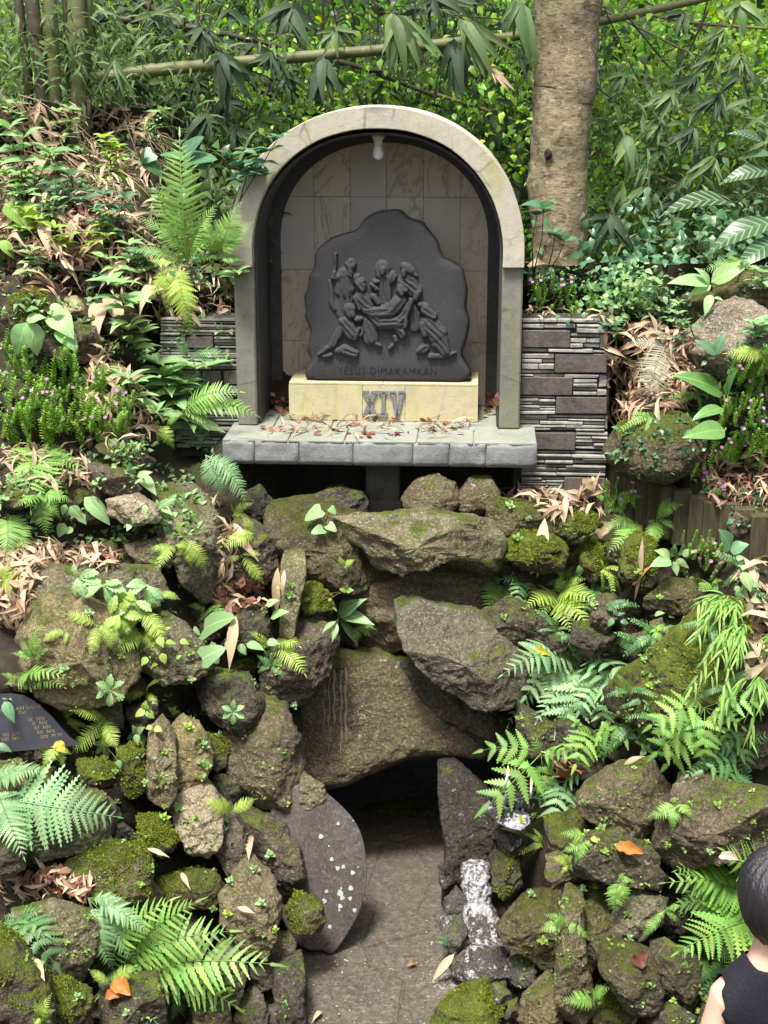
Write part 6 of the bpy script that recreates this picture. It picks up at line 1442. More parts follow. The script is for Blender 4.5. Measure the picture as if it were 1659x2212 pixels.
for (x, y, w) in spots:
    h, nn, nm = hit(x, y)
    if nm.split('.')[0] not in ('rock', 'bank_left', 'bank_right'): continue
    L = rs.uniform(10, 21)*mpp(h); o = link('seedling', SD[rs.integers(3)], None, None, M=basis(h, rs.uniform(-1, 1, 3)*np.array((1, .3, .2))+np.array((.2, 0, 0)), nn*.4+np.array((0, -.6, .7)), L, L, L))
    lab = 'tiny bright seedling rooted in a crack of the %s' % w; tag(o, lab, 'seedling', lab.replace('tiny bright seedling', 'tiny seedlings'))

# ------------------------------------------------------------------ scattered leaf masses (nobody could count them)
def leaf_cloud(name, roots, dirs, lens, norms, shape, matk, label, cat, width=1.0, rows=4, parent=None):
    LV, LQ = {'leaf': leaf_arrays('ovate', .30*width, rows, .2, .12), 'blade': leaf_arrays('blade', .075*width, rows, .3, .15), 'dry': leaf_arrays('blade', .085*width, rows, .5, .2, .0), 'tuft': leaf_arrays('lance', .16*width, 3, .1, .1)}[shape]
    keep = [0, 2, 4]
    R = len(LV)//5; idx = np.array([r*5+c for r in range(R) for c in keep]); LV = LV[idx]; LQ = np.array([(r*3+c, (r+1)*3+c, (r+1)*3+c+1, r*3+c+1) for r in range(R-1) for c in range(2)])
    x = dirs/np.linalg.norm(dirs, axis=1)[:, None]; z = norms-x*(norms*x).sum(1)[:, None]; z /= np.linalg.norm(z, axis=1)[:, None]+1e-9; y = np.cross(z, x); L = lens[:, None, None]
    V = roots[:, None]+L*(LV[None, :, :1]*x[:, None]+LV[None, :, 1:2]*y[:, None]+LV[None, :, 2:]*z[:, None])
    n = len(roots); Q = (LQ[None]+(np.arange(n)*len(LV))[:, None, None]).reshape(-1, 4)
    o = link(name, mesh(name, V.reshape(-1, 3), Q), LM[matk], parent)
    o['kind'] = 'stuff'
    if parent is None: tag(o, label, cat)
    return o
def poly_pts(poly, n, r_):
    pp = np.array(poly, float); out = []; x0, y0 = pp.min(axis=0); x1, y1 = pp.max(axis=0)
    while len(out) < n:
        x, y = r_.uniform(x0, x1), r_.uniform(y0, y1); c = False
        for i in range(len(pp)):
            a, b = pp[i], pp[i-1]
            if (a[1] > y) != (b[1] > y) and x < (b[0]-a[0])*(y-a[1])/(b[1]-a[1])+a[0]: c = not c
        if c: out.append((x, y))
    return out
def litter(zone, poly, n, matk, label, L=(.05, .16), seed=0, shape='dry', lift=.012, hang=0.0, cat='leaf litter', name='leaf_litter', width=1.0, flat=.35):
    r_ = np.random.default_rng(seed+31); R, D, Ln, N = [], [], [], []
    for (x, y) in poly_pts(poly, n, r_):
        h, nn, nm = hit(*Z(zone, x, y))
        if nm.split('.')[0] in ('hillside', ''): continue
        d = r_.normal(0, 1, 3); d -= nn*np.dot(d, nn)*(1-flat); d[2] -= hang; d /= np.linalg.norm(d)
        l_ = r_.uniform(*L); R.append(h+nn*r_.uniform(.001, lift)-d*l_*.5); D.append(d); Ln.append(l_); N.append(nn+r_.normal(0, .45, 3))
    if R: leaf_cloud(name, np.array(R), np.array(D), np.array(Ln), np.array(N), shape, matk, label, cat, width)
litter('X', [(0,110),(150,110),(330,180),(330,280),(400,330),(380,440),(500,560),(500,680),(330,680),(200,640),(0,640)], 1000, 'dry', 'pale dry bamboo leaves lying thick on the upper left slope', (.05, .2), 1, lift=.05, flat=.6, hang=.3)
litter('X', [(0,420),(250,440),(360,560),(300,640),(0,630)], 420, 'dry_red', 'red brown dead leaves on the upper left slope', (.05, .13), 2, lift=.04, flat=.6, hang=.3)
litter('L', [(600,600),(780,560),(800,700),(1100,1050),(900,1200),(640,1240),(0,1250),(0,1500),(640,1500),(520,1300),(560,1100)], 300, 'dry', 'dry leaves caught around the left shrubs', (.05, .16), 3, lift=.03)
litter('A', [(0,380),(160,350),(520,360),(720,430),(560,480),(240,440),(180,640),(120,780),(0,780)], 260, 'dry', 'dry leaves drifted above the big tan boulder', (.06, .2), 4, lift=.03)
litter('A', [(0,380),(160,350),(520,360),(720,430),(560,480),(240,440),(180,640),(120,780),(0,780)], 120, 'dry_red', 'reddish dead leaves drifted above the big tan boulder', (.05, .12), 5, lift=.03)
litter('A', [(1180,560),(1300,530),(1480,560),(1530,620),(1440,690),(1260,700),(1180,660)], 150, 'dry_red', 'heap of red brown leaves beside the upright grey slab', (.03, .08), 6, lift=.025, shape='leaf')
litter('A', [(1160,100),(1240,200),(1280,300),(1240,500),(1300,560),(1500,600),(1460,700),(1180,680),(1200,300)], 80, 'dry', 'pale dry leaves caught below the left end of the ledge', (.06, .16), 7, lift=.03)
litter('D', [(0,780),(300,720),(500,800),(480,900),(300,890),(0,900)], 110, 'dry', 'dry leaves in the hollow above the grey wedge rock', (.04, .13), 8, lift=.03)
litter('D', [(60,760),(300,720),(500,800),(480,890),(240,880)], 60, 'dry_red', 'red leaves in the hollow above the grey wedge rock', (.04, .09), 9, lift=.03, shape='leaf')
litter('B', [(1340,210),(1520,200),(1660,215),(1700,300),(1620,330),(1540,260)], 90, 'dry', 'dry bamboo leaves at the foot of the slate wall beside tree', (.07, .22), 10, lift=.02)
litter('H', [(0,770),(200,800),(420,740),(520,700),(560,860),(460,960),(200,920),(100,900)], 110, 'dry', 'dry leaves drifted against the timber edging', (.06, .2), 11, lift=.03)
litter('G', [(600,400),(760,430),(1100,480),(1220,640),(1250,760),(1100,1000),(900,1040),(700,1080),(620,900)], 330, 'dry', 'dry leaf litter between the slate wall and pale boulder', (.06, .2), 12, lift=.04, flat=.5)
litter('G', [(600,400),(760,430),(1100,480),(1220,640),(1250,760),(1100,1000),(900,1040),(700,1080),(620,900)], 260, 'dry_red', 'red brown litter between the slate wall and pale boulder', (.04, .11), 13, lift=.04, flat=.5)
litter('G', [(1200,1280),(1659,1250),(1659,1659),(1300,1600),(1180,1420)], 130, 'dry_red', 'dark red leaves above the timber edging', (.04, .10), 14, lift=.03)
litter('G', [(1200,1280),(1659,1250),(1659,1659),(1300,1600),(1180,1420)], 70, 'dry', 'pale leaves above the timber edging', (.05, .14), 15, lift=.03)
litter('C', [(1480,500),(1659,480),(1659,1100),(1560,1120),(1520,800)], 60, 'dry', 'dry stalks and leaves at the right edge of the bank', (.08, .26), 16, lift=.04, hang=.6)
litter('F', [(350,100),(520,90),(560,240),(420,260)], 30, 'dry', 'dry leaves behind the jagged ferns', (.04, .12), 17, lift=.03)
litter('X', [(560,925),(640,905),(780,905),(1000,905),(1010,938),(860,950),(700,945),(600,945)], 70, 'dry_red', 'curled brown leaves lying on the ledge before the pedestal', (.03, .065), 18, lift=.014, shape='leaf', flat=.4)
litter('X', [(530,930),(640,900),(780,905),(1060,915),(1020,945),(860,955),(700,945),(600,950)], 60, 'dry', 'pale straw and bamboo leaves strewn on the ledge', (.08, .24), 19, lift=.012, flat=.2, width=.5)
litter('X', [(585,850),(622,850),(622,900),(580,915)], 14, 'dry_red', 'dead leaves in the left corner of the niche', (.04, .08), 20, lift=.02, shape='leaf')
litter('X', [(1045,850),(1075,850),(1075,900),(1040,905)], 22, 'dry_red', 'dead leaves in the right corner of the niche', (.04, .08), 21, lift=.03, shape='leaf')
litter('X', [(345,660),(505,640),(505,690),(345,690)], 60, 'dry', 'dry leaves on top of the left slate wall', (.06, .18), 22, lift=.03)
litter('X', [(1130,660),(1310,670),(1310,692),(1130,690)], 40, 'dry', 'dry leaves on top of the slate wall by the tree', (.05, .14), 23, lift=.03)
# green creepers that fill the joints between the stones
for i, (pl, n, mk, lb, L) in enumerate((
  ([(0,1150),(500,1100),(640,1400),(640,2212),(0,2212)], 1100, 'creeper', 'tiny green creepers between the stones of the left bank', (.010, .024)),
  ([(1060,1100),(1659,1080),(1659,2212),(1080,2212),(1180,1900)], 1300, 'creeper', 'tiny green creepers between the stones of the right bank', (.010, .024)),
  ([(0,560),(500,640),(480,1150),(0,1200)], 1500, 'herb', 'low green weeds covering the left slope', (.02, .05)),
  ([(1310,560),(1659,520),(1659,1180),(1330,1080)], 1200, 'herb_dark', 'low green weeds covering the right slope', (.02, .045)),
  ([(0,230),(500,330),(500,640),(0,560)], 900, 'herb', 'weeds growing through the bamboo litter', (.02, .06)),
  ([(1140,560),(1340,560),(1340,690),(1140,685)], 500, 'herb_dark', 'weeds at the foot of the tree', (.02, .05)))):
    r_ = np.random.default_rng(500+i); R, D, Ln, N = [], [], [], []
    cl = poly_pts(pl, n//12, r_)
    for (cx, cy) in cl:
        for k in range(12):
            x, y = cx+r_.normal(0, 12), cy+r_.normal(0, 9); h, nn, nm = hit(x, y)
            if nm.split('.')[0] not in ('rock', 'bank_left', 'bank_right', 'terrace_ground', 'stone_strip'): continue
            if np.linalg.norm(h-P(cx, cy, h[1])) > .2: continue
            d = r_.normal(0, .7, 3)+nn*.35+np.array((0, -.25, .35)); R.append(h); D.append(d); Ln.append(r_.uniform(*L)); N.append(np.array((0, -.4, .8))+r_.normal(0, .4, 3))
    leaf_cloud('ground_creeper', np.array(R), np.array(D), np.array(Ln), np.array(N), 'leaf', mk, lb, 'creeper', 1.1)
# moss grown on the mossy stones, as fine tufts
rm = np.random.default_rng(3)
for (o, wp, Q, nw, mk, np_, nt_) in ROCKS:
    if mk not in ('moss', 'mossy'): continue
    c = wp[Q].mean(axis=1); v1 = wp[Q[:, 2]]-wp[Q[:, 0]]; v2 = wp[Q[:, 3]]-wp[Q[:, 1]]; nn = np.cross(v1, v2); ar = np.linalg.norm(nn, axis=1)/2; nn = nn/(2*ar[:, None]+1e-12)
    msk = (nn[:, 2]*.6+1.0*fbm(c*7, 40, 3) > (.55 if mk == 'moss' else .85)) & (nn[:, 1] < .45)
    if msk.sum() < 5: continue
    w = ar*msk; tot = w.sum(); n = int(min(2600, tot*34000)); 
    if n < 10: continue
    ii = rm.choice(len(c), n, p=w/tot); pos = c[ii]+(rm.random((n, 1))-.5)*v1[ii]*.6+(rm.random((n, 1))-.5)*v2[ii]*.6
    d = nn[ii]+rm.normal(0, .55, (n, 3))
    t = leaf_cloud('moss', pos-np.array(o.location), d, rm.uniform(.006, .016, n), rm.normal(0, 1, (n, 3)), 'tuft', 'moss', None, None, 1.6, parent=o)

# ------------------------------------------------------------------ single fallen leaves one can point at
def fallen(zone, a, b, shape, matk, label, width=1.0, group=None, off=.02):
    p = S(zone, *a, off); q = at(zone, *b, p); q = toward(q, .01); d = q-p; L = np.linalg.norm(d)
    _v[0] += 1
    o = link('fallen_leaf', leaf_proto(shape, matk, _v[0] % 2), None, None, M=basis(p, d, CAMUP, L, L*width, L)); tag(o, label, 'leaf', group); return o
fallen('B', (1590,330), (1550,635), 'dry', 'dry', 'long dry leaf hanging down over the mossy stones by the wall', 1.5, off=.06)
fallen('E', (1190,1290), (1055,1460), 'dry', 'dry', 'long tan leaf lying on the cave floor', 1.6)
fallen('E', (400,1630), (340,1705), 'dry', 'dry', 'tan leaf at the left edge of cave floor', 1.7)
fallen('E', (955,1345), (905,1365), 'dryoval', 'dry_red', 'small curled brown leaf on the cave floor', 1.2)
fallen('D', (1290,930), (1395,970), 'dry', 'dry', 'tan leaf stuck on the leaf shaped slab', 1.8)
fallen('D', (1360,540), (1355,680), 'dry', 'dry', 'narrow dry leaf above the leaf shaped slab', 1.2)
fallen('D', (985,740), (1040,845), 'dry', 'dry', 'dry leaf hanging on the dark mossy stone', 1.5)
fallen('D', (800,610), (925,660), 'dry', 'dry', 'dry leaf below the pale tan stone', 1.4)
fallen('D', (620,1330), (715,1410), 'dryoval', 'dry_orange', 'orange fallen leaf on the arching fern', 1.4, off=.06)
fallen('D', (575,1410), (655,1420), 'dryoval', 'dry_orange', 'smaller orange leaf beside the orange fallen leaf', 1.4, off=.06)
fallen('D', (300,30), (355,90), 'dryoval', 'yellow', 'yellow brown curled leaf under the plaque corner', 1.6, off=.05)
fallen('D', (190,1210), (245,1335), 'dry', 'dry', 'tan leaf on the smooth grey wedge', 2.0, off=.04)
fallen('D', (430,860), (500,820), 'dryoval', 'dry_red', 'dark red leaf above the smooth grey wedge', 1.3, off=.03)
fallen('C', (255,1000), (405,1010), 'lance' if False else 'dryoval', 'yellow', 'bright yellow leaf lying on the large drooping fern', .7, off=.12)
fallen('C', (670,300), (790,230), 'dryoval', 'dry', 'striped pinkish leaf below the bright fern', 1.1, off=.05)
fallen('C', (870,600), (985,480), 'dry', 'dry_orange', 'brown leaf leaning on the rounded mossy stone', 1.3, off=.05)
fallen('C', (930,320), (880,700), 'dry', 'dry', 'long straw leaf propped on the rounded mossy stone', .6, off=.06)
fallen('C', (480,810), (505,690), 'dry', 'dry', 'dry leaf among the yellow green ferns', 1.3, off=.05)
fallen('F', (770,640), (940,680), 'dryoval', 'dry_orange', 'curled orange brown leaf on the flat charred rock', .9, off=.03)
fallen('F', (630,590), (670,620), 'dryoval', 'yellow', 'yellow leaf on the flat charred rock', 1.4, off=.03)
fallen('F', (890,1330), (960,1250), 'dryoval', 'dry_red', 'purple leaf on the yellow green tinged boulder', 1.6, off=.03)
fallen('F', (530,270), (575,220), 'dryoval', 'dry_orange', 'red leaf tip beside the jagged fern', 1.5, off=.06)
fallen('F', (820,165), (950,115), 'dry', 'dry', 'tan leaf on top of the rock with pale mossy edge', 1.6, off=.03)
fallen('F', (1370,700), (1490,720), 'dryoval', 'dry', 'tan curled leaf on the huge bright fern', .9, off=.25)
fallen('F', (1120,900), (1220,880), 'dryoval', 'dry', 'pale dead leaf behind the huge bright fern', 1.0, off=.05)
fallen('H', (460,1110), (590,1000), 'dryoval', 'dry', 'pinkish ribbed leaf over the small fern', 1.1, off=.06)
fallen('H', (350,690), (420,780), 'dryoval', 'dry', 'pinkish oval leaf leaning on the slate wall foot', 1.5, off=.05)
fallen('X', (45,430), (20,560), 'dry', 'dry', 'broad pale bamboo sheath at the left of the slope', 2.0, off=.06)
for (a, b) in (((60,262),(95,330)),((15,262),(55,330)),((120,330),(60,420)),((170,460),(140,560)),((200,480),(215,560)),((90,470),(110,560)),((250,500),(170,570)),((30,500),(75,580)),((280,560),(210,640)),((130,560),(170,610)),((340,620),(300,690)),((240,640),(265,720)),((225,660),(210,760))):
    fallen('X', a, b, 'dry', 'dry', 'large curled dry bamboo leaf on the upper left slope', 1.6, 'large dry bamboo leaves on the upper left slope', .07)
for (a, b) in (((500,1150),(560,1215)),((505,1130),(540,1200)),((600,1225),(598,1330)),((615,1230),(610,1290)),((510,1330),(495,1450))):
    fallen('X', a, b, 'dry', 'dry', 'pale dry bamboo leaf hanging near the upright grey slab', 1.3, 'dry leaves hanging near the upright grey slab', .05)
# ------------------------------------------------------------------ tree, bamboo, jungle
def bark_mat():
    n = NT('tan_lichen_bark'); p = n.pos()
    a = n.noise(5, 5, .65, dist=.6); b = n.noise(22, 6, .7, n.scale(p, (1, 1, 1.8))); f = n.noise(90, 4, .7)
    col = n.mix(n.ramp(a, .35, .68), (.29, .235, .145), (.21, .17, .105))
    col = n.mix(n.ramp(b, .50, .66, 0, .85), col, (.075, .055, .036))
    col = n.mix(n.ramp(n.noise(8, 5, .7, n.scale(p, (1, 1, .6)), .8), .56, .66, 0, .7), col, (.10, .075, .045))
    col = n.mix(n.ramp(n.noise(30, 4, .7), .58, .66, 0, .8), col, (.40, .37, .29))
    col = n.mix(n.ramp(n.noise(40, 4, .7, n.scale(p, (.5, .5, 2.5))), .36, .46, .75, 0), col, (.06, .045, .03))
    col = n.mix(n.ramp(n.noise(3, 4, .6), .50, .70, 0, .6), col, (.15, .155, .065))
    h = n.math('ADD', b, n.math('MULTIPLY', f, .4))
    return n.done(n.bsdf(col, .9, n.bump(h, .6, .012), .2))
M_BARK = bark_mat()
tz = P(1205, 612, 9.7); tree = empty('tree', tz, 'thick pale brown tree trunk standing behind the slate wall', 'tree')
prof = [(1205,640,128),(1205,600,122),(1206,560,118),(1207,500,120),(1207,440,126),(1206,400,128),(1209,350,120),(1213,290,124),(1215,220,128),(1222,190,134),(1223,120,136),(1224,60,140),(1226,0,146),(1228,-150,150),(1230,-400,148),(1232,-900,140)]
pts = np.array([P(x, y, 9.7) for x, y, w in prof]); pts[:, 1] = 9.7; rad = np.array([w*.5*mpp(p) for (x, y, w), p in zip(prof, pts)])
uu = np.linspace(0, len(prof)-1, 120); PT = np.stack([np.interp(uu, np.arange(len(prof)), pts[:, i]) for i in range(3)], 1); RD = np.interp(uu, np.arange(len(prof)), rad)
V, Q, T = tube_vq(PT, RD, 64); nb = 120*64; cn = np.repeat(PT, 64, axis=0); nd = V[:nb]-cn; nd /= np.linalg.norm(nd, axis=1)[:, None]
dz = .013*fbm(V[:nb]*4, 3, 2)+.0035*fbm(V[:nb]*24, 5, 3)+.008*np.clip((fbm(V[:nb]*np.array((14, 14, 9)), 8, 3)-.12)*6, 0, 1)*np.clip(fbm(V[:nb]*2.2, 15, 2)*3, 0, 1); V[:nb] += nd*dz[:, None]
trunk = link('trunk', mesh('trunk', V-tz, Q, T), M_BARK, tree)
M_KNOT = plain('dark_knot', (.02, .014, .012), (.04, .028, .022), 40, .8, .4)
hp, hn, _ = hit(1188, 333) if False else (P(1184, 333, 9.53), None, None)
m = MB(); a_ = np.linspace(0, 2*np.pi, 12, endpoint=False); kn = np.array([(math.cos(a)*.024, .012*abs(math.sin(a*1.5)), math.sin(a)*.036) for a in a_]); m.add(np.concatenate((kn+(hp-tz)+np.array((0, -.004, 0)), kn*.6+(hp-tz)+np.array((0, -.02, 0)), (hp-tz)[None]+np.array((0, -.012, 0)))), [(i, (i+1) % 12, 12+(i+1) % 12, 12+i) for i in range(12)], [(12+i, 12+(i+1) % 12, 24) for i in range(12)]); link('knot', m.mesh('knot'), M_KNOT, trunk)
for y0, y1, w in ((612, 660, 20), (600, 665, -30)):
    b0 = P(1205+w, y0-20, 9.65)-tz; m = MB(); m.add(*tube_vq(np.array([b0, b0+np.array((w*.004, -.06, -.10)), b0+np.array((w*.008, -.12, -.2))]), [.09, .075, .05], 12)); link('root', m.mesh('root'), M_BARK, tree)

def culm_mat(name, c1, c2):
    n = NT(name); p = n.pos(); a = n.noise(6, 5, .6, dist=.4)
    col = n.mix(n.ramp(a, .35, .68), c1, c2); col = n.mix(n.ramp(n.noise(26, 3), .63, .70, 0, .7), col, (.24, .26, .18)); col = n.mix(n.ramp(n.noise(12, 4), .58, .75, 0, .6), col, tuple(c*.35 for c in c1))
    return n.done(n.bsdf(col, .55, n.bump(n.noise(50, 4), .2, .004), .35))
M_CULM = culm_mat('olive_bamboo_culm', (.105, .115, .042), (.14, .145, .06)); M_CULMD = culm_mat('dark_bamboo_culm', (.05, .045, .025), (.075, .065, .038)); M_CULMT = culm_mat('tan_bamboo_culm', (.21, .165, .09), (.15, .12, .065))
def culm(path, r0, r1, mat, label, gap=.38, group=None, name='bamboo_culm', cat='bamboo'):
    pts = np.array([P(x, y, Y) for x, y, Y in path]); seg = np.linalg.norm(np.diff(pts, axis=0), axis=1); s = np.concatenate(([0], np.cumsum(seg))); n = max(12, int(s[-1]/.03)); u = np.linspace(0, s[-1], n)
    c = np.stack([np.interp(u, s, pts[:, i]) for i in range(3)], 1)
    for _ in range(3): c[1:-1] = (c[:-2]+2*c[1:-1]+c[2:])/4
    ph = (u % gap); r = r0+(r1-r0)*u/s[-1]; r = r*(1+.16*np.exp(-((ph-.02)/.011)**2)+.0*u)*(1-.05*np.exp(-((ph-.05)/.02)**2))
    o = link(name, None if False else MBm(tube_vq(c-c[0], r, 14), name), mat, None, c[0]); tag(o, label, cat, group); return o
def MBm(t, name): m = MB(); m.add(*t); return m.mesh(name)
culm([(196,170,10.15),(350,150,10.2),(500,136,10.3),(800,110,10.4),(1100,80,10.5),(1300,46,10.6),(1500,2,10.7),(1620,-30,10.8)], .044, .024, M_CULM, 'thick green bamboo culm fallen across behind the arch and tree')
culm([(180,38,10.9),(330,46,11),(450,66,11),(600,100,11.1),(780,145,11.2),(960,215,11.2)], .026, .016, M_CULMD, 'dark bamboo culm leaning behind the thick fallen one')
culm([(930,200,10.9),(1040,234,10.9),(1140,270,10.9),(1280,322,10.9),(1400,368,10.9),(1540,430,10.9)], .013, .010, M_CULMT, 'thin tan bamboo pole slanting down behind the tree')
culm([(270,-20,11.2),(330,20,11.2),(430,80,11.2),(560,190,11.3),(640,260,11.4)], .028, .02, M_CULMD, 'dark branch slanting down from upper left')
culm([(428,-40,10.6),(429,100,10.6),(427,200,10.6),(424,300,10.6)], .011, .011, M_CULMD, 'thin dark upright stem behind the fallen bamboo')
for i, (x0, x1, w, yb, mat, lab) in enumerate(((108,118,28,190,M_CULM,'green upright bamboo culm of the left clump'),(164,172,38,200,M_CULM,'widest upright bamboo culm of the left clump'),(190,186,20,170,M_CULM,'slim bamboo culm at the right of the left clump'),(68,92,30,170,M_CULMD,'brown leaning bamboo culm of the left clump'),(140,150,12,180,M_CULMD,'thin dark culm inside the left clump'),(40,60,20,150,M_CULMD,'dark culm at the left of the clump'))):
    Yc = 10.05+.08*(i % 3); culm([(x0-10,-160,Yc+.1),(x0,0,Yc),((x0+x1)/2,90,Yc),(x1,yb,Yc),(x1+4,yb+120,Yc)], w*.5*.0030, w*.5*.0031, mat, lab, .3)
for i, (pp_, r_) in enumerate((([(730,125,10.8),(640,270,10.8),(540,410,10.7)],.012),([(640,40,10.9),(560,240,10.8),(505,400,10.8)],.012),([(560,-20,11),(520,120,11),(470,300,10.9)],.009),([(330,-10,11),(300,90,11),(275,230,10.8)],.010),([(480,150,10.7),(520,230,10.7),(545,330,10.7)],.008),([(700,-20,11.4),(690,130,11.4),(670,300,11.3)],.010),([(1350,30,10.6),(1440,140,10.7),(1560,260,10.7)],.007),([(1530,20,10.6),(1470,150,10.7),(1430,330,10.8)],.008),([(1330,516,10.2),(1430,518,10.2),(1540,516,10.2)],.008),([(1300,420,10.5),(1420,470,10.5),(1520,560,10.4)],.006),([(1390,30,10.8),(1500,50,10.8),(1660,62,10.8)],.012),([(1300,20,10.9),(1480,110,10.9),(1660,170,10.9)],.008))):
    culm(pp_, r_, r_*.8, M_CULMD if i < 8 else M_CULMT, 'thin bare stem crossing the thicket %s' % ('left of the tree' if i < 6 else 'right of the tree'), .3, 'thin bare stems %s' % ('left of the tree' if i < 6 else 'right of the tree'))
# hanging bamboo leaf fans
def fan(zone, twig, tips, matk, label, Y=9.6, width=1.0, group=None):
    tw = np.array([P(*Z(zone, x, y), Y) for x, y in twig]); b = tw[0]; e = empty('bamboo_spray', b, label, 'bamboo', group); stem(e, b, tw, .004, .002, M_STEM, 'twig', 5)
    rr_ = np.random.default_rng(len(tips)*7+int(twig[0][0])); tips = list(tips)+[(q[0]+rr_.uniform(-35, 35), q[1]+rr_.uniform(-45, 30)) for q in tips]
    for i, q in enumerate(tips):
        root = tw[0]+(tw[-1]-tw[0])*(q[2] if len(q) > 2 else (.55+.45*i/max(1, len(tips)-1))); tip = toward(P(*Z(zone, q[0], q[1]), Y), .02+.1*((i*7) % 5)/5)
        leaf_to(e, b, root, tip, 'bamboo', matk, width, np.array((0, -1, .25)))
fan('U', [(-40,10),(90,90)], [(15,275),(50,325),(95,355),(140,312),(190,292),(262,252),(205,200),(-10,240)], 'bamboo', 'fan of long bamboo leaves hanging above the arch crown')
fan('U', [(240,40),(390,110)], [(372,292),(420,330),(470,352),(520,272),(345,240),(540,210)], 'bamboo', 'second fan of hanging bamboo leaves above the arch')
fan('U', [(270,130),(330,200)], [(240,360),(300,400),(340,440),(275,420),(360,400)], 'bamboo_dark', 'dark bamboo leaves behind the second fan', 9.75, 1.2)
fan('U', [(540,-60),(600,20)], [(560,180),(600,195),(640,300),(500,100),(520,150),(630,180)], 'bamboo', 'bamboo leaves hanging against the tree trunk')
fan('U', [(120,-60),(250,0)], [(200,120),(330,60),(270,140),(150,60),(380,90),(420,20)], 'bamboo_dark', 'shaded bamboo leaves at the top above the arch', 9.7)
fan('U', [(440,260),(470,300)], [(545,408),(520,380),(500,330)], 'dry', 'few dry bamboo leaves beside the hanging fans', 9.6, .8)
fan('T', [(930,180),(965,255)], [(890,305),(930,405),(1000,385),(1080,425),(1110,335),(1050,300),(960,470)], 'bamboo_dark', 'dark bamboo leaf cluster over the fallen culm', 9.7, 1.2)
fan('T', [(1420,180),(1380,280)], [(1325,440),(1360,470),(1400,465),(1440,465),(1485,430),(1320,380)], 'bamboo_dark', 'dark drooping bamboo leaves left of the fans', 9.7, 1.2)
fan('T', [(1290,-20),(1240,40)], [(1160,115),(1330,190),(1120,90),(1290,200),(1200,170),(1380,120)], 'bamboo_dark', 'upper dark bamboo leaves above the fallen culm', 9.8, 1.3)
fan('T', [(700,30),(640,70)], [(735,135),(600,60),(560,100),(690,130),(730,70)], 'bamboo', 'small bright bamboo leaves beside the left clump', 9.8)
fan('T', [(500,240),(490,265)], [(415,410),(600,470),(545,440)], 'bamboo', 'arching striped grass blades under the fallen culm', 9.7, .5)
fan('T', [(900,440),(880,520)], [(850,640),(920,620),(800,610),(960,580),(830,700)], 'bamboo_dark', 'broad dark leaves hanging behind the ladder fern', 10.0, 1.5)
fan('T', [(1010,20),(980,50)], [(1040,120),(1000,150),(930,110),(1080,90)], 'bamboo_dark', 'dark leaves under the top edge left of the arch', 9.9, 1.3)
fan('U', [(1060,560),(1050,600)], [(1045,790),(985,680),(1080,760),(1010,700)], 'bamboo', 'large hanging leaves right of the tree trunk', 9.4, 1.3)
fan('U', [(990,900),(970,940)], [(900,1100),(880,980),(1085,1090),(1010,1080),(990,1060)], 'bamboo_dark', 'dark leaves at the foot of the tree right side', 9.4, 1.2)
fan('U', [(1540,-20),(1540,20)], [(1500,120),(1540,190),(1659,110),(1600,100),(1460,60)], 'bamboo', 'bamboo leaves hanging in the upper right thicket', 9.8, 1.2)
for i, (x, y) in enumerate(((1290,60),(1460,130),(1040,320),(1340,340),(1530,240),(1430,240),(1560,300),(1190,520),(1240,400),(1440,420),(1130,700),(1200,640),(1330,560),(1120,820),(1320,760),(1260,850),(1420,690))):
    r_ = np.random.default_rng(i); fan('U', [(x+20, y-30), (x, y)], [(x+r_.uniform(-120, 40), y+r_.uniform(20, 120)) for _ in range(9)], 'bamboo' if i % 3 else 'bamboo_dark', ('light green' if i % 3 else 'dark')+' bamboo leaf spray in the thicket right of the tree', 10.1+.1*(i % 4), 1.0, ('light' if i % 3 else 'dark')+' bamboo leaf sprays right of the tree')
for i, (x, y) in enumerate(((420,160),(560,330),(700,60),(760,400),(880,130),(1020,560),(1130,520),(1240,330),(1180,240),(640,440),(980,440),(850,350),(1450,130),(1100,200),(480,60))):
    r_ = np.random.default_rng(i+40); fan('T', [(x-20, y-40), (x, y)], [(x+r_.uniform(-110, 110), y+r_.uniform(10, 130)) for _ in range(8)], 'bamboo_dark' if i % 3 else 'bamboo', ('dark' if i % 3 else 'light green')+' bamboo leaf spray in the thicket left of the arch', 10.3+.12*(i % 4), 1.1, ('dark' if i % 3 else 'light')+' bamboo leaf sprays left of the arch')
# the thicket and the wooded hillside: one mass of leaves each
def mass(n_cl, per, box, Yr, size, shape, mk, label, seed, name='thicket_foliage', width=1.0, rad=.35, hang=.6):
    r_ = np.random.default_rng(seed); x0, x1, y0, y1 = box; R, D, Ln, N = [], [], [], []
    for k in range(n_cl):
        px, py, Y = r_.uniform(x0, x1), r_.uniform(y0, y1), r_.uniform(*Yr); c = P(px, py, Y); hz_ = hill_z(c[1]) if c[1] > 11 else 2.75
        if c[2] < hz_-.05: c[2] = hz_+r_.uniform(0, .25)
        n = int(per*r_.uniform(.5, 1.5)); q = c+r_.normal(0, 1, (n, 3))*np.array((rad, rad*.6, rad*.5))
        ax = r_.normal(0, 1, 3)*np.array((1, .6, .3)); R.append(q); D.append(ax*.5+r_.normal(0, .6, (n, 3))+np.array((0, -.25, -hang))); Ln.append(r_.uniform(*size, n)); N.append(np.array((0, -.45, .9))+r_.normal(0, .45, (n, 3)))
    leaf_cloud(name, np.concatenate(R), np.concatenate(D), np.concatenate(Ln), np.concatenate(N), shape, mk, label, 'foliage', width)
mass(700, 52, (-80,1740,-120,330), (12.6,16.5), (.045,.10), 'leaf', 'jungle', 'bright leafy woodland on the hillside behind everything', 1, 'woodland_foliage', rad=.42)
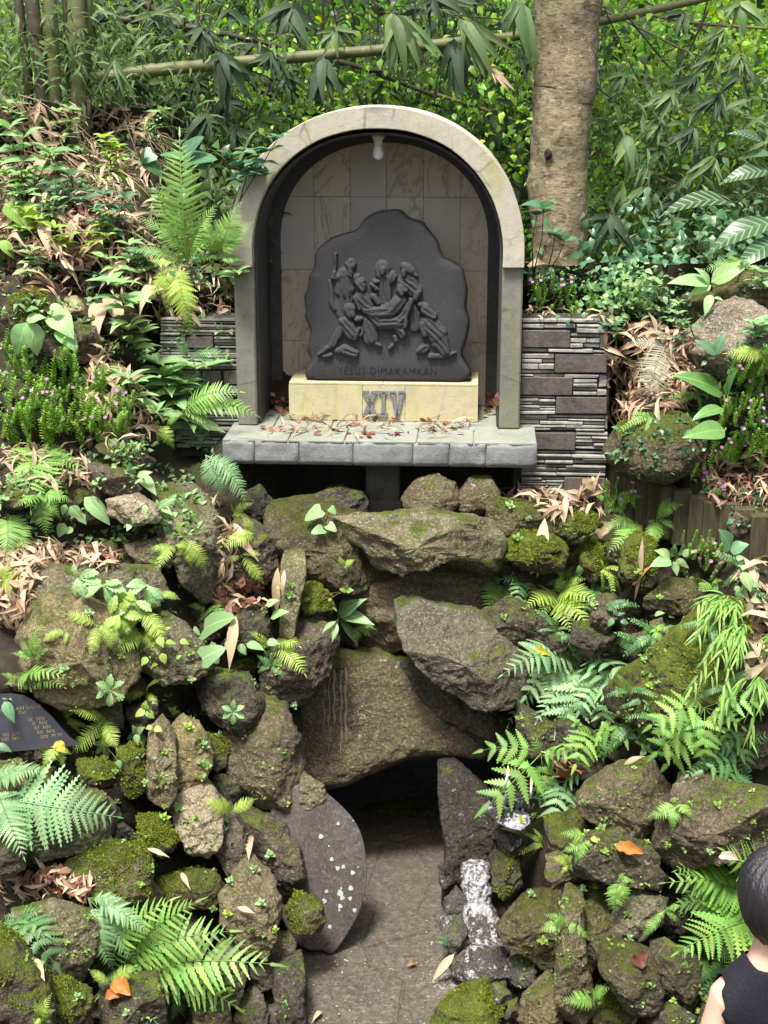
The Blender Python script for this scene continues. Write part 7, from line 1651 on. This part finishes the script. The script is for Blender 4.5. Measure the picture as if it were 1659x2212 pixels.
mass(230, 32, (-80,1740,-60,620), (11.6,14.0), (.06,.14), 'leaf', 'jungle_dark', 'dark leafy undergrowth behind the bamboo', 2, 'undergrowth_foliage', rad=.34)
mass(330, 26, (380,1740,40,620), (10.4,12.6), (.035,.085), 'leaf', 'jungle', 'sunlit leaves scattered through the undergrowth', 3, 'undergrowth_foliage', rad=.26)
mass(95, 22, (1270,1740,180,600), (10.2,12.0), (.12,.26), 'blade', 'bamboo', 'bamboo foliage hanging right of the tree', 4, width=1.0, rad=.25, hang=.5)
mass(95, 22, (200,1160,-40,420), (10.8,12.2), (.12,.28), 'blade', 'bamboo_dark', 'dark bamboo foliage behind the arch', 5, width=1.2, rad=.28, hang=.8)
mass(50, 20, (220,620,100,520), (10.3,11.2), (.10,.24), 'blade', 'bamboo', 'bamboo undergrowth on the slope left of the arch', 6, rad=.22, hang=.3)
mass(60, 16, (-40,330,40,190), (9.9,10.5), (.08,.18), 'blade', 'bamboo', 'bamboo shoots around the left clump', 7, rad=.2, hang=.2)
mass(30, 20, (1280,1700,450,620), (9.2,10.0), (.04,.09), 'leaf', 'herb_dark', 'leafy growth along the top of the right slope', 8, rad=.2)
mass(50, 22, (430,560,380,640), (8.9,9.8), (.05,.10), 'leaf', 'jungle_dark', 'leafy growth between left slope and niche', 9, rad=.16)
mass(46, 22, (1300,1520,575,650), (8.75,9.3), (.03,.07), 'leaf', 'herb_dark', 'low round leaved growth behind the wall end', 10, rad=.10, hang=.1)
mass(30, 20, (1310,1480,600,680), (8.5,8.9), (.03,.06), 'leaf', 'herb', 'pale low growth behind the wall end', 11, rad=.08, hang=.1)
# the tree's crown and limbs, out of view, added to shade the thicket
rc = np.random.default_rng(64); top = PT[-1]; R, D, Ln, N = [], [], [], []
for k in range(9):
    a = rc.uniform(0, 6.28); e_ = top+np.array((math.cos(a)*rc.uniform(1.5, 3.6), math.sin(a)*rc.uniform(.6, 2.2)+1.2, rc.uniform(.4, 1.6))); m_l = (top+e_)/2+np.array((0, 0, .25))
    m = MB(); m.add(*tube_vq(np.array([top-np.array((0, 0, .3)), (top+m_l)/2, m_l, e_])-tz, [.12, .085, .055, .02], 8)); link('limb', m.mesh('limb'), M_BARK, tree)
for k in range(170):
    c_ = np.array((rc.uniform(-5.5, 6.5), rc.uniform(9.6, 15.5), rc.uniform(6.9, 9.2))); n = int(rc.uniform(20, 50)); R.append(c_+rc.normal(0, 1, (n, 3))*np.array((.34, .34, .16))); D.append(rc.normal(0, 1, (n, 3))+np.array((0, 0, -.3))); Ln.append(rc.uniform(.10, .22, n)); N.append(np.array((0, 0, 1))+rc.normal(0, .5, (n, 3)))
leaf_cloud('crown', np.concatenate(R)-tz, np.concatenate(D), np.concatenate(Ln), np.concatenate(N), 'leaf', 'jungle_dark', None, None, 1.2, parent=tree)
# fine twigs criss-crossing
r_ = np.random.default_rng(5); m = MB()
for k in range(150):
    x, y, Y = r_.uniform(150, 1659), r_.uniform(-40, 520), r_.uniform(10.3, 12); a = r_.uniform(0, 3.14); L = r_.uniform(60, 260)
    m.add(*tube_vq(np.array([P(x, y, Y), P(x+math.cos(a)*L*.5+r_.uniform(-15, 15), y+math.sin(a)*L*.5, Y), P(x+math.cos(a)*L, y+math.sin(a)*L, Y+r_.uniform(-.2, .2))]), [.005, .004, .0025], 4, False)[:2])
o = link('twig_tangle', m.mesh('twig_tangle'), M_STEMD); stuff(o, 'tangle of thin dry twigs threading the bamboo thicket', 'twigs')
# broken stalks lying in the litter on the left slope
m = MB()
for k in range(170):
    x, y = r_.uniform(0, 470), r_.uniform(200, 560); h, nn, nm = hit(x, y)
    if nm.startswith('hill'): continue
    a = r_.uniform(.3, 1.4) if r_.random() < .7 else r_.uniform(-.6, .4); L = r_.uniform(.1, .42); d = np.array((math.cos(a), -.15, -math.sin(a))); c_ = toward(h, r_.uniform(.02, .12))
    m.add(*tube_vq(np.array([c_-d*L/2, c_+np.array((0, 0, .02)), c_+d*L/2]), [.0035, .003, .002], 4, False)[:2])
M_STRAW = plain('dry_straw', (.34, .26, .16), (.22, .16, .10), 30, .8, .2)
o = link('straw', m.mesh('straw'), M_STRAW); stuff(o, 'broken straw coloured stalks strewn over the upper left slope', 'straw')

# ------------------------------------------------------------------ the person
M_SKIN = NT('skin'); M_SKIN = M_SKIN.done(M_SKIN.bsdf(M_SKIN.mix(M_SKIN.ramp(M_SKIN.noise(30, 3), .4, .7), (.62, .40, .29), (.55, .34, .24)), .5, None, .4, **{'Subsurface Weight': .08}))
def hair_mat():
    n = NT('black_hair'); s = n.noise(60, 4, .6, n.scale(n.obj(), (3.2, 3.2, .25)))
    return n.done(n.bsdf(n.mix(s, (.008, .008, .010), (.022, .020, .022)), n.ramp(s, .3, .7, .30, .48), n.bump(s, .7, .006), .6))
M_HAIR = hair_mat(); M_TOP = plain('black_knit_top', (.010, .010, .014), (.018, .018, .024), 140, .9, .5, .003, .2); M_TRIM = plain('grey_black_binding', (.03, .03, .032), (.04, .04, .042), 80, .8, .3)
M_PANTS = plain('dark_trousers', (.02, .022, .03), (.03, .032, .04), 90, .9, .3)
YPn = 3.3; hc = P(1676, 1918, YPn); gp = np.array((hc[0]+.01, hc[1]-.02, .72))
person = empty('person', gp, 'person with black hair in a sleeveless black top standing before the right bank', 'person')
hz0 = hc[2]
# skeleton: one continuous body grown by a skin modifier
J = {'pelvis': (0,0,hz0-.70,.125),'waist': (0,0,hz0-.55,.112),'chest': (0,.0,hz0-.36,.128),'upper': (0,.0,hz0-.275,.10),'neck': (0,-.01,hz0-.165,.052),'skull0': (0,.02,hz0-.08,.062),'skull1': (0,.03,hz0+.005,.082),'skull2': (0,.02,hz0+.06,.07),
 'shL': (-.120,-.01,hz0-.30,.052),'elL': (-.172,-.03,hz0-.52,.038),'wrL': (-.14,.14,hz0-.66,.026),'haL': (-.10,.20,hz0-.68,.032),'shR': (.120,-.01,hz0-.30,.052),'elR': (.172,-.03,hz0-.52,.038),'wrR': (.14,.14,hz0-.66,.026),'haR': (.10,.20,hz0-.68,.032),
 'hipL': (-.085,0,hz0-.80,.088),'knL': (-.09,.02,hz0-1.10,.056),'anL': (-.09,0,.72+.08,.038),'toL': (-.095,.13,.72+.03,.03),'hipR': (.085,0,hz0-.80,.088),'knR': (.09,.02,hz0-1.10,.056),'anR': (.09,0,.72+.08,.038),'toR': (.095,.13,.72+.03,.03)}
Ed = [('pelvis','waist'),('waist','chest'),('chest','upper'),('upper','neck'),('neck','skull0'),('skull0','skull1'),('skull1','skull2'),('upper','shL'),('shL','elL'),('elL','wrL'),('wrL','haL'),('upper','shR'),('shR','elR'),('elR','wrR'),('wrR','haR'),('pelvis','hipL'),('hipL','knL'),('knL','anL'),('anL','toL'),('pelvis','hipR'),('hipR','knR'),('knR','anR'),('anR','toR')]
for sd, sx in (('L', -1), ('R', 1)):                    # five fingers on each hand, loosely curled
    h0 = np.array(J['ha'+sd][:3])
    for f_ in range(5):
        off_ = np.array((sx*(-.028+.014*f_), .045+.012*math.sin(f_*.9), -.006)) if f_ < 4 else np.array((-sx*.045, .01, .012))
        J['f%s%da' % (sd, f_)] = tuple(h0+off_*.7)+(.0095,); J['f%s%db' % (sd, f_)] = tuple(h0+off_*1.35+np.array((0, .008, -.014)))+(.0085,); J['f%s%dc' % (sd, f_)] = tuple(h0+off_*1.6+np.array((0, .004, -.036)))+(.0075,)
        Ed += [('ha'+sd, 'f%s%da' % (sd, f_)), ('f%s%da' % (sd, f_), 'f%s%db' % (sd, f_)), ('f%s%db' % (sd, f_), 'f%s%dc' % (sd, f_))]
nm = list(J); me = bpy.data.meshes.new('body'); me.from_pydata([(J[k][0], J[k][1], J[k][2]-gp[2]) for k in nm], [(nm.index(a), nm.index(b)) for a, b in Ed], [])
bo = link('body', me, None, person); sk = bo.modifiers.new('skin', 'SKIN'); sk.use_smooth_shade = True
for i, k in enumerate(nm):
    v = me.skin_vertices[0].data[i]; r_ = J[k][3]; v.radius = (r_, r_*(.72 if k in ('pelvis', 'waist', 'chest', 'upper') else 1)); v.use_root = (k == 'pelvis')
sb = bo.modifiers.new('subd', 'SUBSURF'); sb.levels = 2; sb.render_levels = 2
bpy.context.view_layer.update(); bm_ = bpy.data.meshes.new_from_object(bo.evaluated_get(bpy.context.evaluated_depsgraph_get())); bo.modifiers.clear(); bo.data = bm_; bm_.materials.clear(); bm_.materials.append(M_SKIN)
for p_ in bm_.polygons: p_.use_smooth = True
BV = np.array([v.co for v in bm_.vertices]); BN = np.array([v.normal for v in bm_.vertices]); BF = [tuple(p_.vertices) for p_ in bm_.polygons]
def garment(name, keep, mat, grow):
    fs = [f for f in BF if all(keep(BV[i]) for i in f)]; us = sorted({i for f in fs for i in f}); mp = {u: i for i, u in enumerate(us)}
    me = bpy.data.meshes.new(name); me.from_pydata([tuple(BV[i]+BN[i]*grow) for i in us], [], [tuple(mp[i] for i in f) for f in fs])
    for p_ in me.polygons: p_.use_smooth = True
    o = link(name, me, mat, person); sd = o.modifiers.new('cloth', 'SOLIDIFY'); sd.thickness = .004; sd.offset = 1; sb = o.modifiers.new('sub', 'SUBSURF'); sb.levels = 1; sb.render_levels = 1; return o
zz = lambda d: hz0+d-gp[2]
garment('sleeveless_top', lambda p: zz(-.76) < p[2] < zz(-.165) and abs(p[0]) < .136, M_TOP, .007)
garment('trousers', lambda p: p[2] < zz(-.73) and p[2] > .10 and abs(p[0]) < .2 and not (p[1] > .1), M_PANTS, .010)
# hair: a rounded cap that falls to the nape, with loose strands
ph = np.linspace(0, math.pi, 34); th = np.linspace(0, 2*np.pi, 64, endpoint=False); V = []
for p_ in ph:
    for t in th:
        x, y, z = math.sin(p_)*math.cos(t), math.sin(p_)*math.sin(t), math.cos(p_)
        rx, ry, rz = .104, .118, .108
        front = max(0, y)
        q = np.array((x*rx, y*ry, z*rz))
        if z < 0: q[2] *= 1.32-.75*front; q[0] *= 1-.22*z*z; q[1] = q[1]*(1-.12*z*z)-.0
        q += .0035*np.array((x, y, z))*math.sin(t*23+z*4)+.0025*np.array((x, y, z))*math.sin(t*41-z*7)
        V.append(q)
V = np.array(V)+np.array((0, 0, hz0-gp[2])); k = np.arange(64)
Q = np.concatenate([np.stack((i*64+k, (i+1)*64+k, (i+1)*64+(k+1) % 64, i*64+(k+1) % 64), 1) for i in range(33)])
link('hair', mesh('hair', V, Q), M_HAIR, person)
for s_ in (-1, 1):
    a_ = np.linspace(0, 2*np.pi, 12, endpoint=False); m = MB(); m.add(*tube_vq(np.array([(s_*(.083), .02+.012*math.cos(a), zz(-.035)+.028*math.sin(a)) for a in np.linspace(-1.2, 4.2, 12)]), .007, 8)); link('ear', m.mesh('ear'), M_SKIN, person)
m = MB(); m.add(*tube_vq(np.array([(0, .10, zz(-.01)), (0, .122, zz(-.035)), (0, .105, zz(-.045))]), [.008, .013, .008], 10)); link('nose', m.mesh('nose'), M_SKIN, person)
M_EYE = plain('dark_eye', (.02, .015, .012), (.03, .02, .015), 30, .2, .0); M_LIP = plain('lips', (.35, .13, .11), (.30, .11, .09), 30, .5, .1)
for s_ in (-1, 1): m = MB(); m.add(*lathe([(.001, .007), (.009, .003), (.011, 0), (.009, -.003), (.001, -.007)], 12, (s_*.032, .098, zz(.0)))); link('eye', m.mesh('eye'), M_EYE, person)
m = MB(); m.add(*tube_vq(np.array([(-.022, .088, zz(-.075)), (0, .098, zz(-.074)), (.022, .088, zz(-.075))]), [.003, .006, .003], 8)); link('mouth', m.mesh('mouth'), M_LIP, person)
